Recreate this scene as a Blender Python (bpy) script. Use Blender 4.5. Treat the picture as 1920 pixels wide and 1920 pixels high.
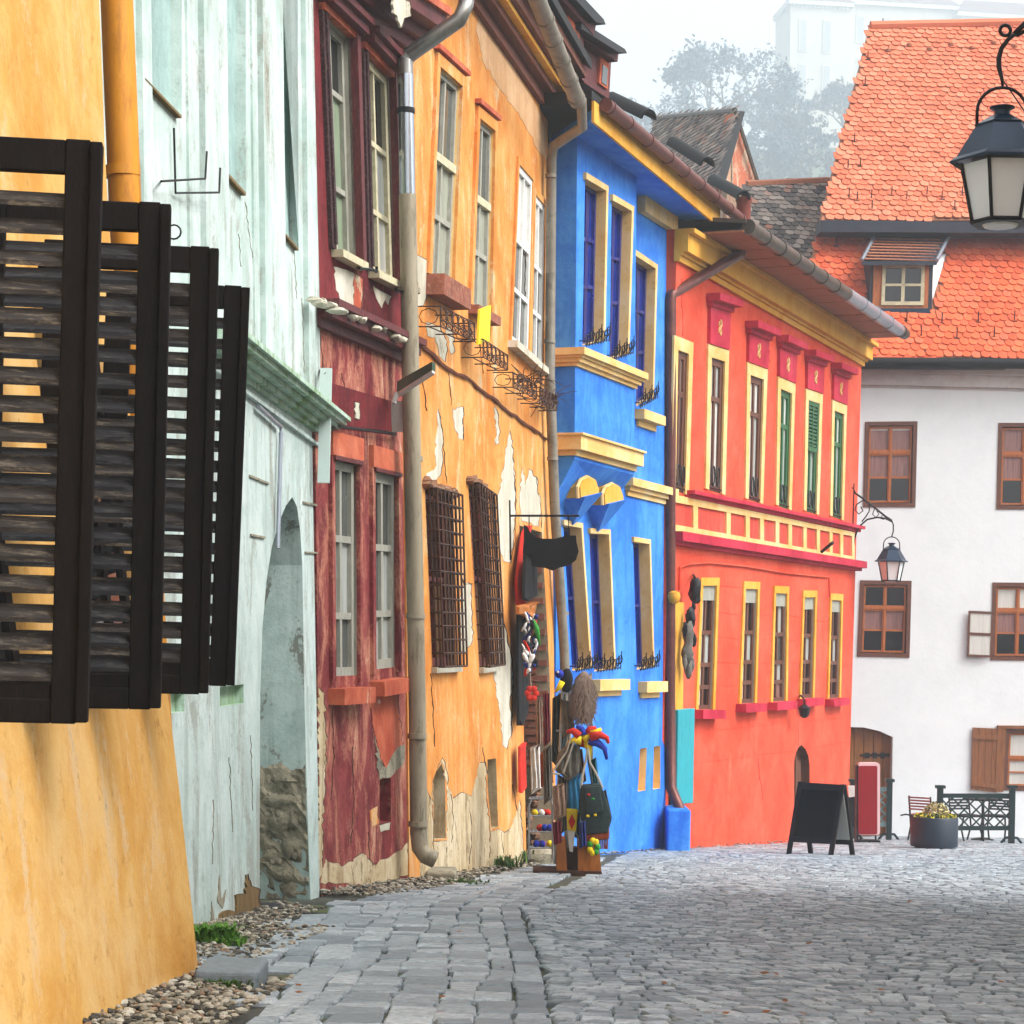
import bpy, bmesh, math, random
import numpy as np
from mathutils import Vector, Matrix
from mathutils.geometry import tessellate_polygon
R = math.radians
rnd = random.Random(7)
scene = bpy.context.scene
for o in list(bpy.data.objects): bpy.data.objects.remove(o)

# ---------------------------------------------------------------- camera
FOC = 4000.0            # focal length in photo pixels (1920 px wide frame)
PPX, PPY = 960.0, 1215.0
ROLL = 0.018
CZ = 1.6
CS, SN = math.cos(ROLL), math.sin(ROLL)
cam_d = bpy.data.cameras.new('camera')
cam = bpy.data.objects.new('camera', cam_d)
scene.collection.objects.link(cam)
cam_d.sensor_width = 36.0
cam_d.lens = 36.0 * FOC / 1920.0
cam_d.shift_y = (PPY - 960.0) / 1920.0
cam_d.clip_start = 0.1
cam_d.clip_end = 3000.0
cam.matrix_world = Matrix(((CS, -SN, 0, 0), (0, 0, -1, 0), (SN, CS, 0, CZ), (0, 0, 0, 1)))
scene.camera = cam

# ---------------------------------------------------------------- sky, sun, exposure
SUN_EL, SUN_AZ = R(48), R(112)          # azimuth clockwise from +Y
world = bpy.data.worlds.new('World'); scene.world = world
world.use_nodes = True
wn = world.node_tree.nodes; wl = world.node_tree.links
bg = wn['Background']
sky = wn.new('ShaderNodeTexSky'); sky.sky_type = 'NISHITA'; sky.sun_disc = False
sky.sun_elevation = SUN_EL; sky.sun_rotation = SUN_AZ
sky.air_density = 1.0; sky.dust_density = 6.0; sky.ozone_density = 1.0
hsv = wn.new('ShaderNodeHueSaturation'); hsv.inputs['Saturation'].default_value = 0.06
wl.new(sky.outputs[0], hsv.inputs['Color'])
wl.new(hsv.outputs[0], bg.inputs[0]); bg.inputs[1].default_value = 0.15
sun_d = bpy.data.lights.new('sun', 'SUN'); sun_d.energy = 0.75; sun_d.angle = R(30); sun_d.color = (1, .98, .95)
sun = bpy.data.objects.new('sun', sun_d); scene.collection.objects.link(sun)
sdir = Vector((math.sin(SUN_AZ) * math.cos(SUN_EL), math.cos(SUN_AZ) * math.cos(SUN_EL), math.sin(SUN_EL)))
sun.rotation_euler = (-sdir).to_track_quat('-Z', 'Y').to_euler()
sun.location = (20, -20, 40)
vs = scene.view_settings
vs.view_transform = 'Standard'; vs.look = 'None'; vs.gamma = 1.0; vs.use_curve_mapping = False
vs.exposure = 1.3
scene.cycles.use_denoising = True
scene.cycles.max_bounces = 6; scene.cycles.diffuse_bounces = 3; scene.cycles.glossy_bounces = 3
scene.cycles.volume_bounces = 1; scene.cycles.transparent_max_bounces = 6
scene.cycles.caustics_reflective = False; scene.cycles.caustics_refractive = False

# ---------------------------------------------------------------- geometry helpers
C0 = Vector((0, 0, CZ)); ZV = Vector((0, 0, 1))
def ray(px, py):
    dx, dy = px - PPX, py - PPY
    return Vector(((CS * dx + SN * dy) / FOC, 1.0, (SN * dx - CS * dy) / FOC))
def P3(px, py, Y): return C0 + ray(px, py) * Y
def gz(Y): return CZ - 0.75 - 0.066 * min(Y, 46.0)
def PG(px, py):                         # pixel -> point on the sloping street
    d = ray(px, py)
    Y = -0.75 / (d.z + 0.066)
    return C0 + d * Y

class Fac:
    """Vertical (or leaning) plane: u along the wall, v = height, w = out towards the street."""
    def __init__(s, A, B, k=0.0):
        PA, PB = P3(*A), P3(*B)
        d = PB - PA; d.z = 0; s.U = d.normalized()
        s.N = Vector((s.U.y, -s.U.x, 0)); s.k = k
        s.V = ZV - k * s.N; s.O = PA - s.V * PA.z; s.n = s.N + k * ZV
    def uv(s, px, py, w=0.0):
        d = ray(px, py)
        t = (w - s.n.dot(C0 - s.O)) / s.n.dot(d)
        p = C0 + d * t
        return ((p - s.O).dot(s.U), p.z)
    def W(s, u, v, w=0.0): return s.O + s.U * u + s.V * v + s.N * w
    def PW(s, px, py, w=0.0): u, v = s.uv(px, py, w); return s.W(u, v, w)
    def frame(s):                       # orthonormal axes: along, up the slope, outward
        return s.U, s.V.normalized(), s.n.normalized()

class MB:
    def __init__(s): s.v = []; s.f = []; s.a = []
    def add(s, vs, fs, a=None):
        b = len(s.v); s.v += [tuple(x) for x in vs]; s.f += [tuple(i + b for i in f) for f in fs]
        if a is not None: s.a += [a] * len(vs)
        return s
    def loft(s, front, back):
        n = len(front); q = [tuple(range(n)), tuple(reversed(range(n, 2 * n)))]
        q += [((i + 1) % n, i, n + i, n + (i + 1) % n) for i in range(n)]
        return s.add(list(front) + list(back), q)
    def prism(s, F, uvs, w0, w1):
        return s.loft([F.W(u, v, w1) for u, v in uvs], [F.W(u, v, w0) for u, v in uvs])
    def pix(s, F, pts, w0, w1, wr=None):
        wr = w1 if wr is None else wr
        return s.prism(F, [F.uv(x, y, wr) for x, y in pts], w0, w1)
    def fbox(s, F, u0, u1, v0, v1, w0, w1):
        return s.prism(F, [(u0, v0), (u1, v0), (u1, v1), (u0, v1)], w0, w1)
    def box(s, x0, x1, y0, y1, z0, z1):
        return s.loft([Vector(p) for p in ((x0, y0, z1), (x1, y0, z1), (x1, y1, z1), (x0, y1, z1))],
                      [Vector(p) for p in ((x0, y0, z0), (x1, y0, z0), (x1, y1, z0), (x0, y1, z0))])
    def tube(s, pts, r, n=8, closed=False):
        pts = [Vector(p) for p in pts]; m = len(pts)
        rs = r if isinstance(r, (list, tuple)) else [r] * m
        rings = []; ref = None
        for i, p in enumerate(pts):
            if closed: d = pts[(i + 1) % m] - pts[i - 1]
            else: d = pts[min(i + 1, m - 1)] - pts[max(i - 1, 0)]
            d = d.normalized() if d.length > 1e-9 else ZV
            if ref is None: ref = Vector((0, 0, 1)) if abs(d.z) < .9 else Vector((1, 0, 0))
            x = (ref - d * ref.dot(d))
            if x.length < 1e-4: x = Vector((0, 1, 0)).cross(d)
            x.normalize(); y = d.cross(x); ref = x
            rings.append([p + (x * math.cos(2 * math.pi * j / n) + y * math.sin(2 * math.pi * j / n)) * rs[i] for j in range(n)])
        vs_ = [q for rg in rings for q in rg]; fs = []
        for i in range(m if closed else m - 1):
            a, b = i * n, ((i + 1) % m) * n
            fs += [(a + j, a + (j + 1) % n, b + (j + 1) % n, b + j) for j in range(n)]
        if not closed: fs += [tuple(reversed(range(n))), tuple(range((m - 1) * n, m * n))]
        return s.add(vs_, fs)
    def lathe(s, c, prof, n=16, rot=0.0, M=None):
        c = Vector(c); vs_ = []; fs = []
        for r, z in prof:
            for j in range(n):
                a = rot + 2 * math.pi * j / n
                q = Vector((r * math.cos(a), r * math.sin(a), z))
                vs_.append(c + (M @ q if M else q))
        for i in range(len(prof) - 1):
            fs += [(i * n + j, i * n + (j + 1) % n, (i + 1) * n + (j + 1) % n, (i + 1) * n + j) for j in range(n)]
        fs += [tuple(reversed(range(n))), tuple(range((len(prof) - 1) * n, len(prof) * n))]
        return s.add(vs_, fs)
    def blob(s, c, rx, ry, rz, seed=0, jit=.15, n=8, m=5, M=None):
        g = random.Random(seed); c = Vector(c); vs_ = []; fs = []
        top = Vector((0, 0, rz)); bot = Vector((0, 0, -rz))
        pts = [bot]
        for i in range(1, m):
            ph = math.pi * i / m
            for j in range(n):
                a = 2 * math.pi * (j + .5 * (i % 2)) / n; q = 1 + g.uniform(-jit, jit)
                pts.append(Vector((rx * math.sin(ph) * math.cos(a) * q, ry * math.sin(ph) * math.sin(a) * q, -rz * math.cos(ph) * (1 + g.uniform(-jit, jit)))))
        pts.append(top)
        vs_ = [c + (M @ p if M else p) for p in pts]
        fs += [(0, 1 + (j + 1) % n, 1 + j) for j in range(n)]
        for i in range(m - 2):
            a, b = 1 + i * n, 1 + (i + 1) * n
            fs += [(a + j, a + (j + 1) % n, b + (j + 1) % n, b + j) for j in range(n)]
        a = 1 + (m - 2) * n; L = len(pts) - 1
        fs += [(a + j, a + (j + 1) % n, L) for j in range(n)]
        return s.add(vs_, fs)
    def build(s, name, mat, parent=None, smooth=False, loc=None):
        base = ROOT.get(parent.name) if parent else (Vector(loc) if loc is not None else Vector((0, 0, 0)))
        me = bpy.data.meshes.new(name)
        me.from_pydata([(x - base.x, y - base.y, z - base.z) for x, y, z in s.v], [], s.f)
        if s.a:
            at = me.attributes.new('rnd', 'FLOAT', 'POINT'); at.data.foreach_set('value', s.a)
        o = bpy.data.objects.new(name, me); scene.collection.objects.link(o)
        me.materials.append(MT[mat] if isinstance(mat, str) else mat)
        bm = bmesh.new(); bm.from_mesh(me); bmesh.ops.recalc_face_normals(bm, faces=bm.faces); bm.to_mesh(me); bm.free()
        if smooth:
            me.polygons.foreach_set('use_smooth', [True] * len(me.polygons))
            if smooth is not True:
                try: me.set_sharp_from_angle(angle=R(smooth))
                except Exception: pass
        if parent: o.parent = parent
        else: o.location = base
        ROOT[o.name] = base
        return o
ROOT = {}
def tag(o, label, cat=None, group=None, kind=None):
    if label: o['label'] = label
    if cat: o['category'] = cat
    if group: o['group'] = group
    if kind: o['kind'] = kind
    return o
def thing(name, label, cat, loc, group=None):
    o = bpy.data.objects.new(name, None); scene.collection.objects.link(o)
    o.location = loc; o.empty_display_size = .2
    ROOT[o.name] = Vector(loc)
    return tag(o, label, cat, group)
def put(name, me, parent, M):           # shared-mesh piece placed by a world matrix
    o = bpy.data.objects.new(name, me); scene.collection.objects.link(o)
    o.parent = parent
    b = ROOT.get(parent.name) if parent else Vector((0, 0, 0))
    M = M.copy(); M.translation = M.translation - b
    o.matrix_local = M
    return o
def axes(x, y, z, p):
    return Matrix(((x.x, y.x, z.x, p.x), (x.y, y.y, z.y, p.y), (x.z, y.z, z.z, p.z), (0, 0, 0, 1)))

# ---------------------------------------------------------------- materials
MT = {}
def lin(c):
    return tuple(.74 * ((v / 255) / 12.92 if v / 255 <= .04045 else ((v / 255 + .055) / 1.055) ** 2.4) for v in c) + (1,)
class NT:
    def __init__(s, name):
        s.m = bpy.data.materials.new(name); s.m.use_nodes = True; s.t = s.m.node_tree
        s.b = s.t.nodes['Principled BSDF']; MT[name] = s.m
    def n(s, ty, **kw):
        x = s.t.nodes.new(ty)
        for k, v in kw.items():
            if k.startswith('_'): setattr(x, k[1:], v)
            else:
                i = x.inputs[int(k[1:])] if k[0] == 'i' and k[1:].isdigit() else x.inputs[k.replace('__', ' ')]
                if isinstance(v, bpy.types.NodeSocket): s.t.links.new(v, i)
                else: i.default_value = v
        return x
    def link(s, a, b): s.t.links.new(a, b)
    def coord(s, sc=(1, 1, 1)):
        tc = s.n('ShaderNodeTexCoord'); mp = s.n('ShaderNodeMapping'); s.link(tc.outputs['Object'], mp.inputs[0])
        mp.inputs['Scale'].default_value = sc; return mp.outputs[0]
    def noise(s, vec, scale, detail=4, rough=.6, dist=0.0):
        return s.n('ShaderNodeTexNoise', Vector=vec, Scale=scale, Detail=detail, Roughness=rough, Distortion=dist).outputs[0]
    def ramp(s, fac, stops):
        r = s.n('ShaderNodeValToRGB', Fac=fac); e = r.color_ramp.elements
        while len(e) < len(stops): e.new(.5)
        for i, (p, c) in enumerate(stops): e[i].position = p; e[i].color = c if len(c) == 4 else lin(c)
        return r.outputs[0]
    def step(s, fac, a, b):
        return s.n('ShaderNodeMapRange', Value=fac, i1=a, i2=b).outputs[0]
    def mix(s, fac, a, b, mode='MIX'):
        x = s.n('ShaderNodeMix', _data_type='RGBA', _blend_type=mode)
        for i, v in ((0, fac), (6, a), (7, b)):
            if isinstance(v, bpy.types.NodeSocket): s.link(v, x.inputs[i])
            else: x.inputs[i].default_value = v
        return x.outputs[2]
    def math(s, op, a, b=0.0):
        x = s.n('ShaderNodeMath', _operation=op)
        for i, v in ((0, a), (1, b)):
            if isinstance(v, bpy.types.NodeSocket): s.link(v, x.inputs[i])
            else: x.inputs[i].default_value = v
        return x.outputs[0]
    def bump(s, h, strength=.3, dist=.02):
        x = s.n('ShaderNodeBump', Height=h, Strength=strength, Distance=dist); s.link(x.outputs[0], s.b.inputs['Normal'])
    def out(s, col=None, rough=.8, metal=0.0, spec=.3):
        if col is not None:
            if isinstance(col, bpy.types.NodeSocket): s.link(col, s.b.inputs['Base Color'])
            else: s.b.inputs['Base Color'].default_value = col
        if isinstance(rough, bpy.types.NodeSocket): s.link(rough, s.b.inputs['Roughness'])
        else: s.b.inputs['Roughness'].default_value = rough
        s.b.inputs['Metallic'].default_value = metal
        s.b.inputs['Specular IOR Level'].default_value = spec
        return s.m
def dk(c, f): return tuple(v * f for v in c)
def plaster(name, dark, mid, light, streak=None, sa=.5, peel=None, pt=(.62, .66), peel2=None, pt2=(.66, .69), bs=.35, sc=1.0):
    t = NT(name); c = t.coord(); cs = t.coord((4 * sc, 4 * sc, .6 * sc))
    big = t.noise(c, 1.1 * sc, 6, .65, .4); col = t.ramp(big, [(.37, dark), (.5, mid), (.63, light)])
    st = t.noise(cs, 1.3, 6, .72, .8)
    bl = t.noise(c, 4.3 * sc, 7, .7, .6); col = t.mix(t.math('MULTIPLY', t.step(bl, .5, .66), .55), col, lin(dark)); col = t.mix(t.math('MULTIPLY', t.step(bl, .5, .36), .4), col, lin(light))
    if streak: col = t.mix(t.math('MULTIPLY', t.step(st, .47, .64), sa), col, lin(streak))
    fine = t.noise(c, 38, 3, .7)
    if peel:
        pn = t.math('ADD', t.math('MULTIPLY', t.noise(t.coord((2.2, 2.2, .8)), 1.6 * sc, 9, .72, .6), .82), t.math('MULTIPLY', fine, .18))
        col = t.mix(t.step(pn, pt[0] - .07, pt[1] - .07), col, lin(peel))
        if peel2: col = t.mix(t.step(pn, pt2[0] - .07, pt2[1] - .07), col, lin(peel2))
    sp = t.step(t.noise(c, 9, 6, .8), .58, .68)
    col = t.mix(t.math('MULTIPLY', sp, .08 if min(dark) > 235 else .5), col, dk(lin(dark), .5)[:3] + (1,))
    t.bump(t.math('ADD', t.noise(c, 5, 6, .65), t.math('MULTIPLY', fine, .25)), bs, .03)
    return t.out(col, .85, 0, .2)
def simple(name, c, var=.25, scale=6, rough=.6, metal=0.0, spec=.35, bump=.12, dirt=None, da=.5, stretch=(1, 1, 1)):
    t = NT(name); co = t.coord(stretch); n = t.noise(co, scale, 5, .65)
    a = lin(c); lo = tuple(v * (1 - var) for v in a[:3]) + (1,); hi = tuple(min(1, v * (1 + var)) for v in a[:3]) + (1,)
    col = t.ramp(n, [(.3, lo), (.7, hi)])
    if dirt: col = t.mix(t.math('MULTIPLY', t.step(t.noise(co, scale * 2.3, 6, .75), .52, .66), da), col, lin(dirt))
    t.bump(t.noise(co, scale * 5, 4, .7), bump, .01)
    return t.out(col, rough, metal, spec)
plaster('yellow_plaster', (220, 156, 70), (236, 182, 98), (244, 200, 132), (214, 146, 62), .3, (234, 196, 146), (.62, .70), (176, 168, 140), (.72, .735), sc=.8)
plaster('mint_plaster', (192, 214, 206), (216, 233, 227), (230, 242, 238), (176, 192, 184), .7, (180, 186, 176), (.60, .66), (150, 146, 128), (.71, .74))
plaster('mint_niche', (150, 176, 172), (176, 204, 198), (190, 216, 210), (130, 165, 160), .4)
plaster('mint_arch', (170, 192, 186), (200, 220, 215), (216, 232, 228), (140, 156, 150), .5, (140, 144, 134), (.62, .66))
plaster('mint_moss', (150, 176, 140), (190, 218, 196), (214, 238, 222), (120, 158, 84), .9)
plaster('maroon_plaster', (84, 20, 26), (118, 32, 38), (138, 50, 52), (70, 16, 22), .5, (150, 84, 74), (.64, .7), (214, 186, 146), (.73, .75))
plaster('maroon_worn', (104, 32, 38), (144, 54, 56), (166, 82, 76), (90, 24, 32), .5, (198, 128, 104), (.55, .65), (214, 182, 150), (.66, .72), sc=1.3)
plaster('salmon_plaster', (178, 76, 52), (208, 104, 72), (222, 130, 96), (150, 58, 44), .5, (226, 200, 170), (.66, .70))
plaster('ochre_plaster', (218, 130, 48), (234, 158, 78), (242, 176, 102), (214, 120, 44), .6, (236, 190, 136), (.60, .68), (196, 184, 158), (.70, .73))
plaster('ochre_pale', (206, 158, 112), (222, 176, 128), (234, 190, 146), (200, 140, 90), .5)
plaster('bare_plaster', (196, 188, 166), (218, 210, 190), (232, 226, 208), (170, 160, 136), .5, (150, 140, 118), (.66, .70))
plaster('base_plaster', (196, 170, 126), (220, 198, 158), (234, 216, 182), (160, 130, 90), .6, (150, 126, 92), (.62, .67), (110, 92, 70), (.70, .73), sc=1.6)
plaster('blue_plaster', (44, 120, 228), (62, 144, 242), (84, 162, 248), (34, 108, 228), .6, (110, 176, 248), (.68, .78), bs=.3)
plaster('orange_plaster', (230, 74, 46), (244, 90, 60), (248, 104, 76), (226, 76, 52), .4, (250, 118, 90), (.68, .78), bs=.3)
plaster('white_plaster', (243, 247, 248), (248, 252, 253), (251, 254, 255), bs=.15)
plaster('grey_plaster', (206, 196, 192), (220, 212, 208), (228, 222, 218), bs=.15)
plaster('old_gable', (206, 170, 140), (224, 198, 170), (236, 216, 194), (200, 140, 100), .5, (206, 118, 84), (.55, .60), sc=.8)
plaster('cream_plaster', (214, 200, 170), (226, 214, 188), (234, 224, 202))
plaster('trim_yellow', (238, 186, 106), (248, 208, 138), (252, 220, 164), (240, 180, 100), .3, bs=.15)
plaster('trim_gold', (232, 160, 44), (242, 178, 66), (248, 190, 88), (226, 150, 42), .4, bs=.15)
plaster('trim_crimson', (182, 30, 56), (206, 44, 70), (220, 62, 86), bs=.15)
plaster('panel_red', (222, 74, 56), (234, 88, 68), (242, 102, 82), (170, 50, 44), .6, bs=.15)
simple('brown_timber', (112, 52, 26), .35, 5, .65, dirt=(60, 26, 16), stretch=(4, .6, 4))
simple('soffit_wood', (160, 96, 56), .3, 5, .7, dirt=(150, 76, 44), stretch=(1, 6, 1))
simple('shutter_black', (15, 10, 10), .3, 9, .75, spec=.12, dirt=(40, 32, 30), da=.35, stretch=(3, 3, .5), bump=.3)
simple('slat_worn', (52, 49, 48), .35, 4, .8, spec=.15, dirt=(150, 138, 120), da=.45, stretch=(1.2, 6, 6), bump=.5)
simple('slat_dark', (42, 42, 45), .35, 4, .8, spec=.15, dirt=(110, 108, 106), da=.35, stretch=(1.2, 6, 6), bump=.5)
simple('iron', (22, 20, 22), .3, 10, .5, .4)
simple('rust_iron', (72, 48, 38), .4, 14, .8, .1, dirt=(120, 74, 44))
simple('zinc', (168, 166, 160), .12, 4, .38, .85, dirt=(110, 104, 94), da=.5, stretch=(2, 2, .4))
simple('zinc_new', (196, 204, 212), .1, 4, .22, .95, stretch=(2, 2, .4))
simple('pipe_dull', (168, 156, 132), .22, 3, .6, .15, dirt=(104, 92, 70), da=.7, stretch=(3, 3, .5))
simple('gutter_grey', (150, 142, 128), .2, 4, .55, .3, dirt=(86, 78, 66))
simple('gutter_dark', (92, 84, 72), .35, 5, .42, .5, dirt=(46, 40, 34))
simple('gutter_light', (176, 184, 196), .1, 4, .35, .6)
simple('copper_brown', (112, 62, 54), .25, 6, .4, .35, dirt=(66, 38, 36))
simple('pipe_red', (150, 74, 58), .2, 6, .5, .1, dirt=(90, 44, 38))
simple('pipe_yellow', (224, 150, 40), .25, 3, .6, dirt=(150, 92, 26), stretch=(2, 2, .5))
simple('frame_grey', (168, 166, 152), .2, 8, .7, dirt=(128, 120, 104), stretch=(3, 3, .7))
simple('frame_cream', (214, 204, 168), .18, 8, .65, dirt=(150, 138, 104))
simple('frame_white', (232, 230, 224), .1, 8, .55, dirt=(180, 172, 160), da=.3)
simple('frame_brown', (108, 62, 42), .3, 9, .5, dirt=(56, 34, 28), stretch=(4, 4, .7))
simple('frame_oak', (186, 104, 46), .3, 9, .45, dirt=(112, 60, 30), stretch=(4, 4, .7))
simple('frame_green', (44, 104, 58), .25, 9, .5, dirt=(28, 66, 40))
simple('frame_maroon', (96, 24, 30), .35, 8, .6, dirt=(190, 150, 130), da=.25, stretch=(3, 3, .8), bump=.4)
simple('stone_crust', (66, 34, 38), .45, 22, .95, dirt=(150, 122, 118), da=.45, bump=1.2)
simple('sage_paint', (136, 152, 124), .2, 3, .7, dirt=(110, 118, 92), stretch=(2, 2, .5))
simple('grey_panel', (158, 160, 142), .18, 3, .75, dirt=(96, 92, 76), stretch=(3, 3, .5))
simple('curtain', (224, 222, 214), .12, 3, .3, stretch=(8, 8, .6))
simple('curtain_grey', (186, 190, 184), .15, 3, .2, stretch=(8, 8, .6))
simple('curtain_rose', (150, 110, 104), .35, 3, .2, stretch=(9, 9, .6))
simple('pane_dark', (22, 23, 26), .4, 2, .06, spec=.6, bump=0)
simple('pane_blue', (16, 40, 128), .35, 2, .08, spec=.5, bump=0)
simple('pane_mid', (84, 88, 86), .4, 2, .07, spec=.6, bump=0)
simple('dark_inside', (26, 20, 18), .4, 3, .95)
simple('brown_inside', (92, 58, 20), .4, 5, .95)
simple('brick', (150, 84, 62), .35, 9, .9, dirt=(196, 170, 146), bump=.8)
simple('brick_dull', (132, 92, 66), .35, 9, .9, dirt=(176, 158, 130), bump=.8)
simple('mortar', (186, 168, 140), .25, 12, .95, bump=.8)
simple('rubble', (164, 156, 134), .4, 5, .95, dirt=(58, 54, 44), da=.8, bump=1.6)
simple('rotten_wood', (146, 116, 72), .35, 7, .95, dirt=(92, 68, 40), stretch=(5, 5, .5), bump=1)
simple('yellow_plastic', (246, 226, 40), .06, 3, .35)
simple('sign_black', (9, 10, 14), .2, 5, .6, spec=.15)
simple('sign_mint', (214, 232, 226), .06, 3, .5)
simple('lamp_green', (28, 84, 58), .2, 6, .45)
simple('lamp_navy', (26, 50, 74), .2, 5, .3, .3)
simple('door_oak', (150, 92, 34), .35, 5, .5, dirt=(100, 56, 22), stretch=(5, 5, .6))
simple('door_brown', (106, 66, 44), .3, 6, .6, dirt=(74, 44, 30), stretch=(4, 4, .6))
simple('shutter_oak', (142, 86, 44), .3, 5, .5, dirt=(98, 56, 30), stretch=(5, 5, .6))
simple('slate_black', (34, 35, 40), .3, 6, .6)
simple('tar_black', (22, 23, 26), .3, 8, .75)
simple('beam_navy', (36, 40, 56), .25, 6, .5)
simple('turquoise', (36, 166, 178), .15, 4, .5, dirt=(26, 128, 136), stretch=(3, 3, .6))
simple('tile_brown', (186, 116, 82), .25, 12, .85)

class Q:
    """Window opening given by its four corners in the picture, put on the wall plane."""
    def __init__(s, F, TL, TR, BR, BL, w=0.0):
        s.F = F; s.w = w
        s.c = [F.uv(*p, w) for p in (BL, BR, TR, TL)]
        s.wd = ((s.c[1][0] - s.c[0][0]) + (s.c[2][0] - s.c[3][0])) / 2
        s.ht = ((s.c[3][1] - s.c[0][1]) + (s.c[2][1] - s.c[1][1])) / 2
    def at(s, a, t):
        (u0, v0), (u1, v1), (u2, v2), (u3, v3) = s.c
        return (u0 * (1 - a) * (1 - t) + u1 * a * (1 - t) + u2 * a * t + u3 * (1 - a) * t,
                v0 * (1 - a) * (1 - t) + v1 * a * (1 - t) + v2 * a * t + v3 * (1 - a) * t)
    def box(s, mb, a0, a1, t0, t1, w0, w1):
        return mb.prism(s.F, [s.at(a0, t0), s.at(a1, t0), s.at(a1, t1), s.at(a0, t1)], s.w + w0, s.w + w1)
    def poly(s): return list(s.c)

def wall(F, root, outer, holes, mat, name='wall', w=0.0, D=3.0, uv=False):
    o = outer if uv else [F.uv(*p, w) for p in outer]
    loops = [[Vector((a, b, 0)) for a, b in o]] + [[Vector((a, b, 0)) for a, b in h] for h in holes]
    pts = [p for l in loops for p in l]
    mb = MB(); mb.add([F.W(p.x, p.y, w) for p in pts], tessellate_polygon(loops))
    n = len(o); mb.add([F.W(a, b, w) for a, b in o] + [F.W(a, b, w - D) for a, b in o],
                       [(i, (i + 1) % n, n + (i + 1) % n, n + i) for i in range(n)] + [tuple(range(n, 2 * n))])
    return mb.build(name, mat, root)
def reveal(F, parent, poly, w, rec, mat, back=None, name='window_reveal', skip=()):
    n = len(poly); mb = MB()
    mb.add([F.W(a, b, w) for a, b in poly] + [F.W(a, b, w - rec) for a, b in poly],
           [(i, (i + 1) % n, n + (i + 1) % n, n + i) for i in range(n) if i not in skip])
    if back is True: mb.add([F.W(a, b, w - rec) for a, b in poly], [tuple(range(n))])
    o = mb.build(name, mat, parent)
    if isinstance(back, str):
        b = MB(); b.add([F.W(a, c, w - rec) for a, c in poly], [tuple(range(n))]); b.build('niche_back', back, parent)
    return o
def window(F, root, q, rec=.12, fw=.06, cols=(.5,), rows=(.66,), fm='frame_white', pm='pane_dark', rm=None, ft=.05, mw=.04, name='window'):
    a, t = fw / q.wd, fw / q.ht; ma, mt = mw / q.wd / 2, mw / q.ht / 2
    mb = MB(); z0, z1 = -rec, -rec + ft
    q.box(mb, 0, a, 0, 1, z0, z1); q.box(mb, 1 - a, 1, 0, 1, z0, z1)
    q.box(mb, a, 1 - a, 0, t, z0, z1 - .001); q.box(mb, a, 1 - a, 1 - t, 1, z0, z1 - .001)
    cs = [a] + [c for c in cols] + [1 - a]; rs = [t] + [r for r in rows] + [1 - t]
    for c in cols: q.box(mb, c - ma, c + ma, t, 1 - t, z0, z1 - .006)
    for r in rows: q.box(mb, a, 1 - a, r - mt, r + mt, z0, z1 - .003)
    o = mb.build(name, fm, root)
    k = 0
    for i in range(len(cs) - 1):
        for j in range(len(rs) - 1):
            p = MB(); q.box(p, cs[i], cs[i + 1], rs[j], rs[j + 1], z0 + .004, z0 + .016)
            p.build('pane', pm if isinstance(pm, str) else pm[k % len(pm)], o); k += 1
    if rm: reveal(F, o, q.poly(), q.w, rec + .002, rm)
    return o
def surround(F, root, q, b, pr, mat, sides='LRT', name='window_surround', bb=None):
    a, t = b / q.wd, b / q.ht; mb = MB(); tb = 0 if 'B' not in sides else t
    if 'L' in sides: q.box(mb, -a, 0, -tb, 1, 0, pr)
    if 'R' in sides: q.box(mb, 1, 1 + a, -tb, 1, 0, pr)
    if 'T' in sides: q.box(mb, -a, 1 + a, 1, 1 + t, 0, pr + .002)
    if 'B' in sides: q.box(mb, -a, 1 + a, -t, 0, 0, pr + .002)
    return mb.build(name, mat, root)
def sill(F, root, q, h=.07, pr=.12, e=.08, mat='trim_crimson', name='window_sill', lip=True):
    mb = MB(); a = e / q.wd; t = h / q.ht
    q.box(mb, -a, 1 + a, -t * .55, .002, -.1, pr)
    q.box(mb, -a * .6, 1 + a * .6, -t, -t * .55, -.02, pr * .6)
    return mb.build(name, mat, root)
def band(F, root, L, Rr, steps, mat, name='cornice', w=0.0):
    """L, Rr = (x, ytop, ybottom); steps = [(t0, t1, w_out)] from bottom to top."""
    q = Q(F, (L[0], L[1]), (Rr[0], Rr[1]), (Rr[0], Rr[2]), (L[0], L[2]), w)
    mb = MB()
    for t0, t1, wo in steps: q.box(mb, 0, 1, t0, t1, -.02, wo)
    return mb.build(name, mat, root)
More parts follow.
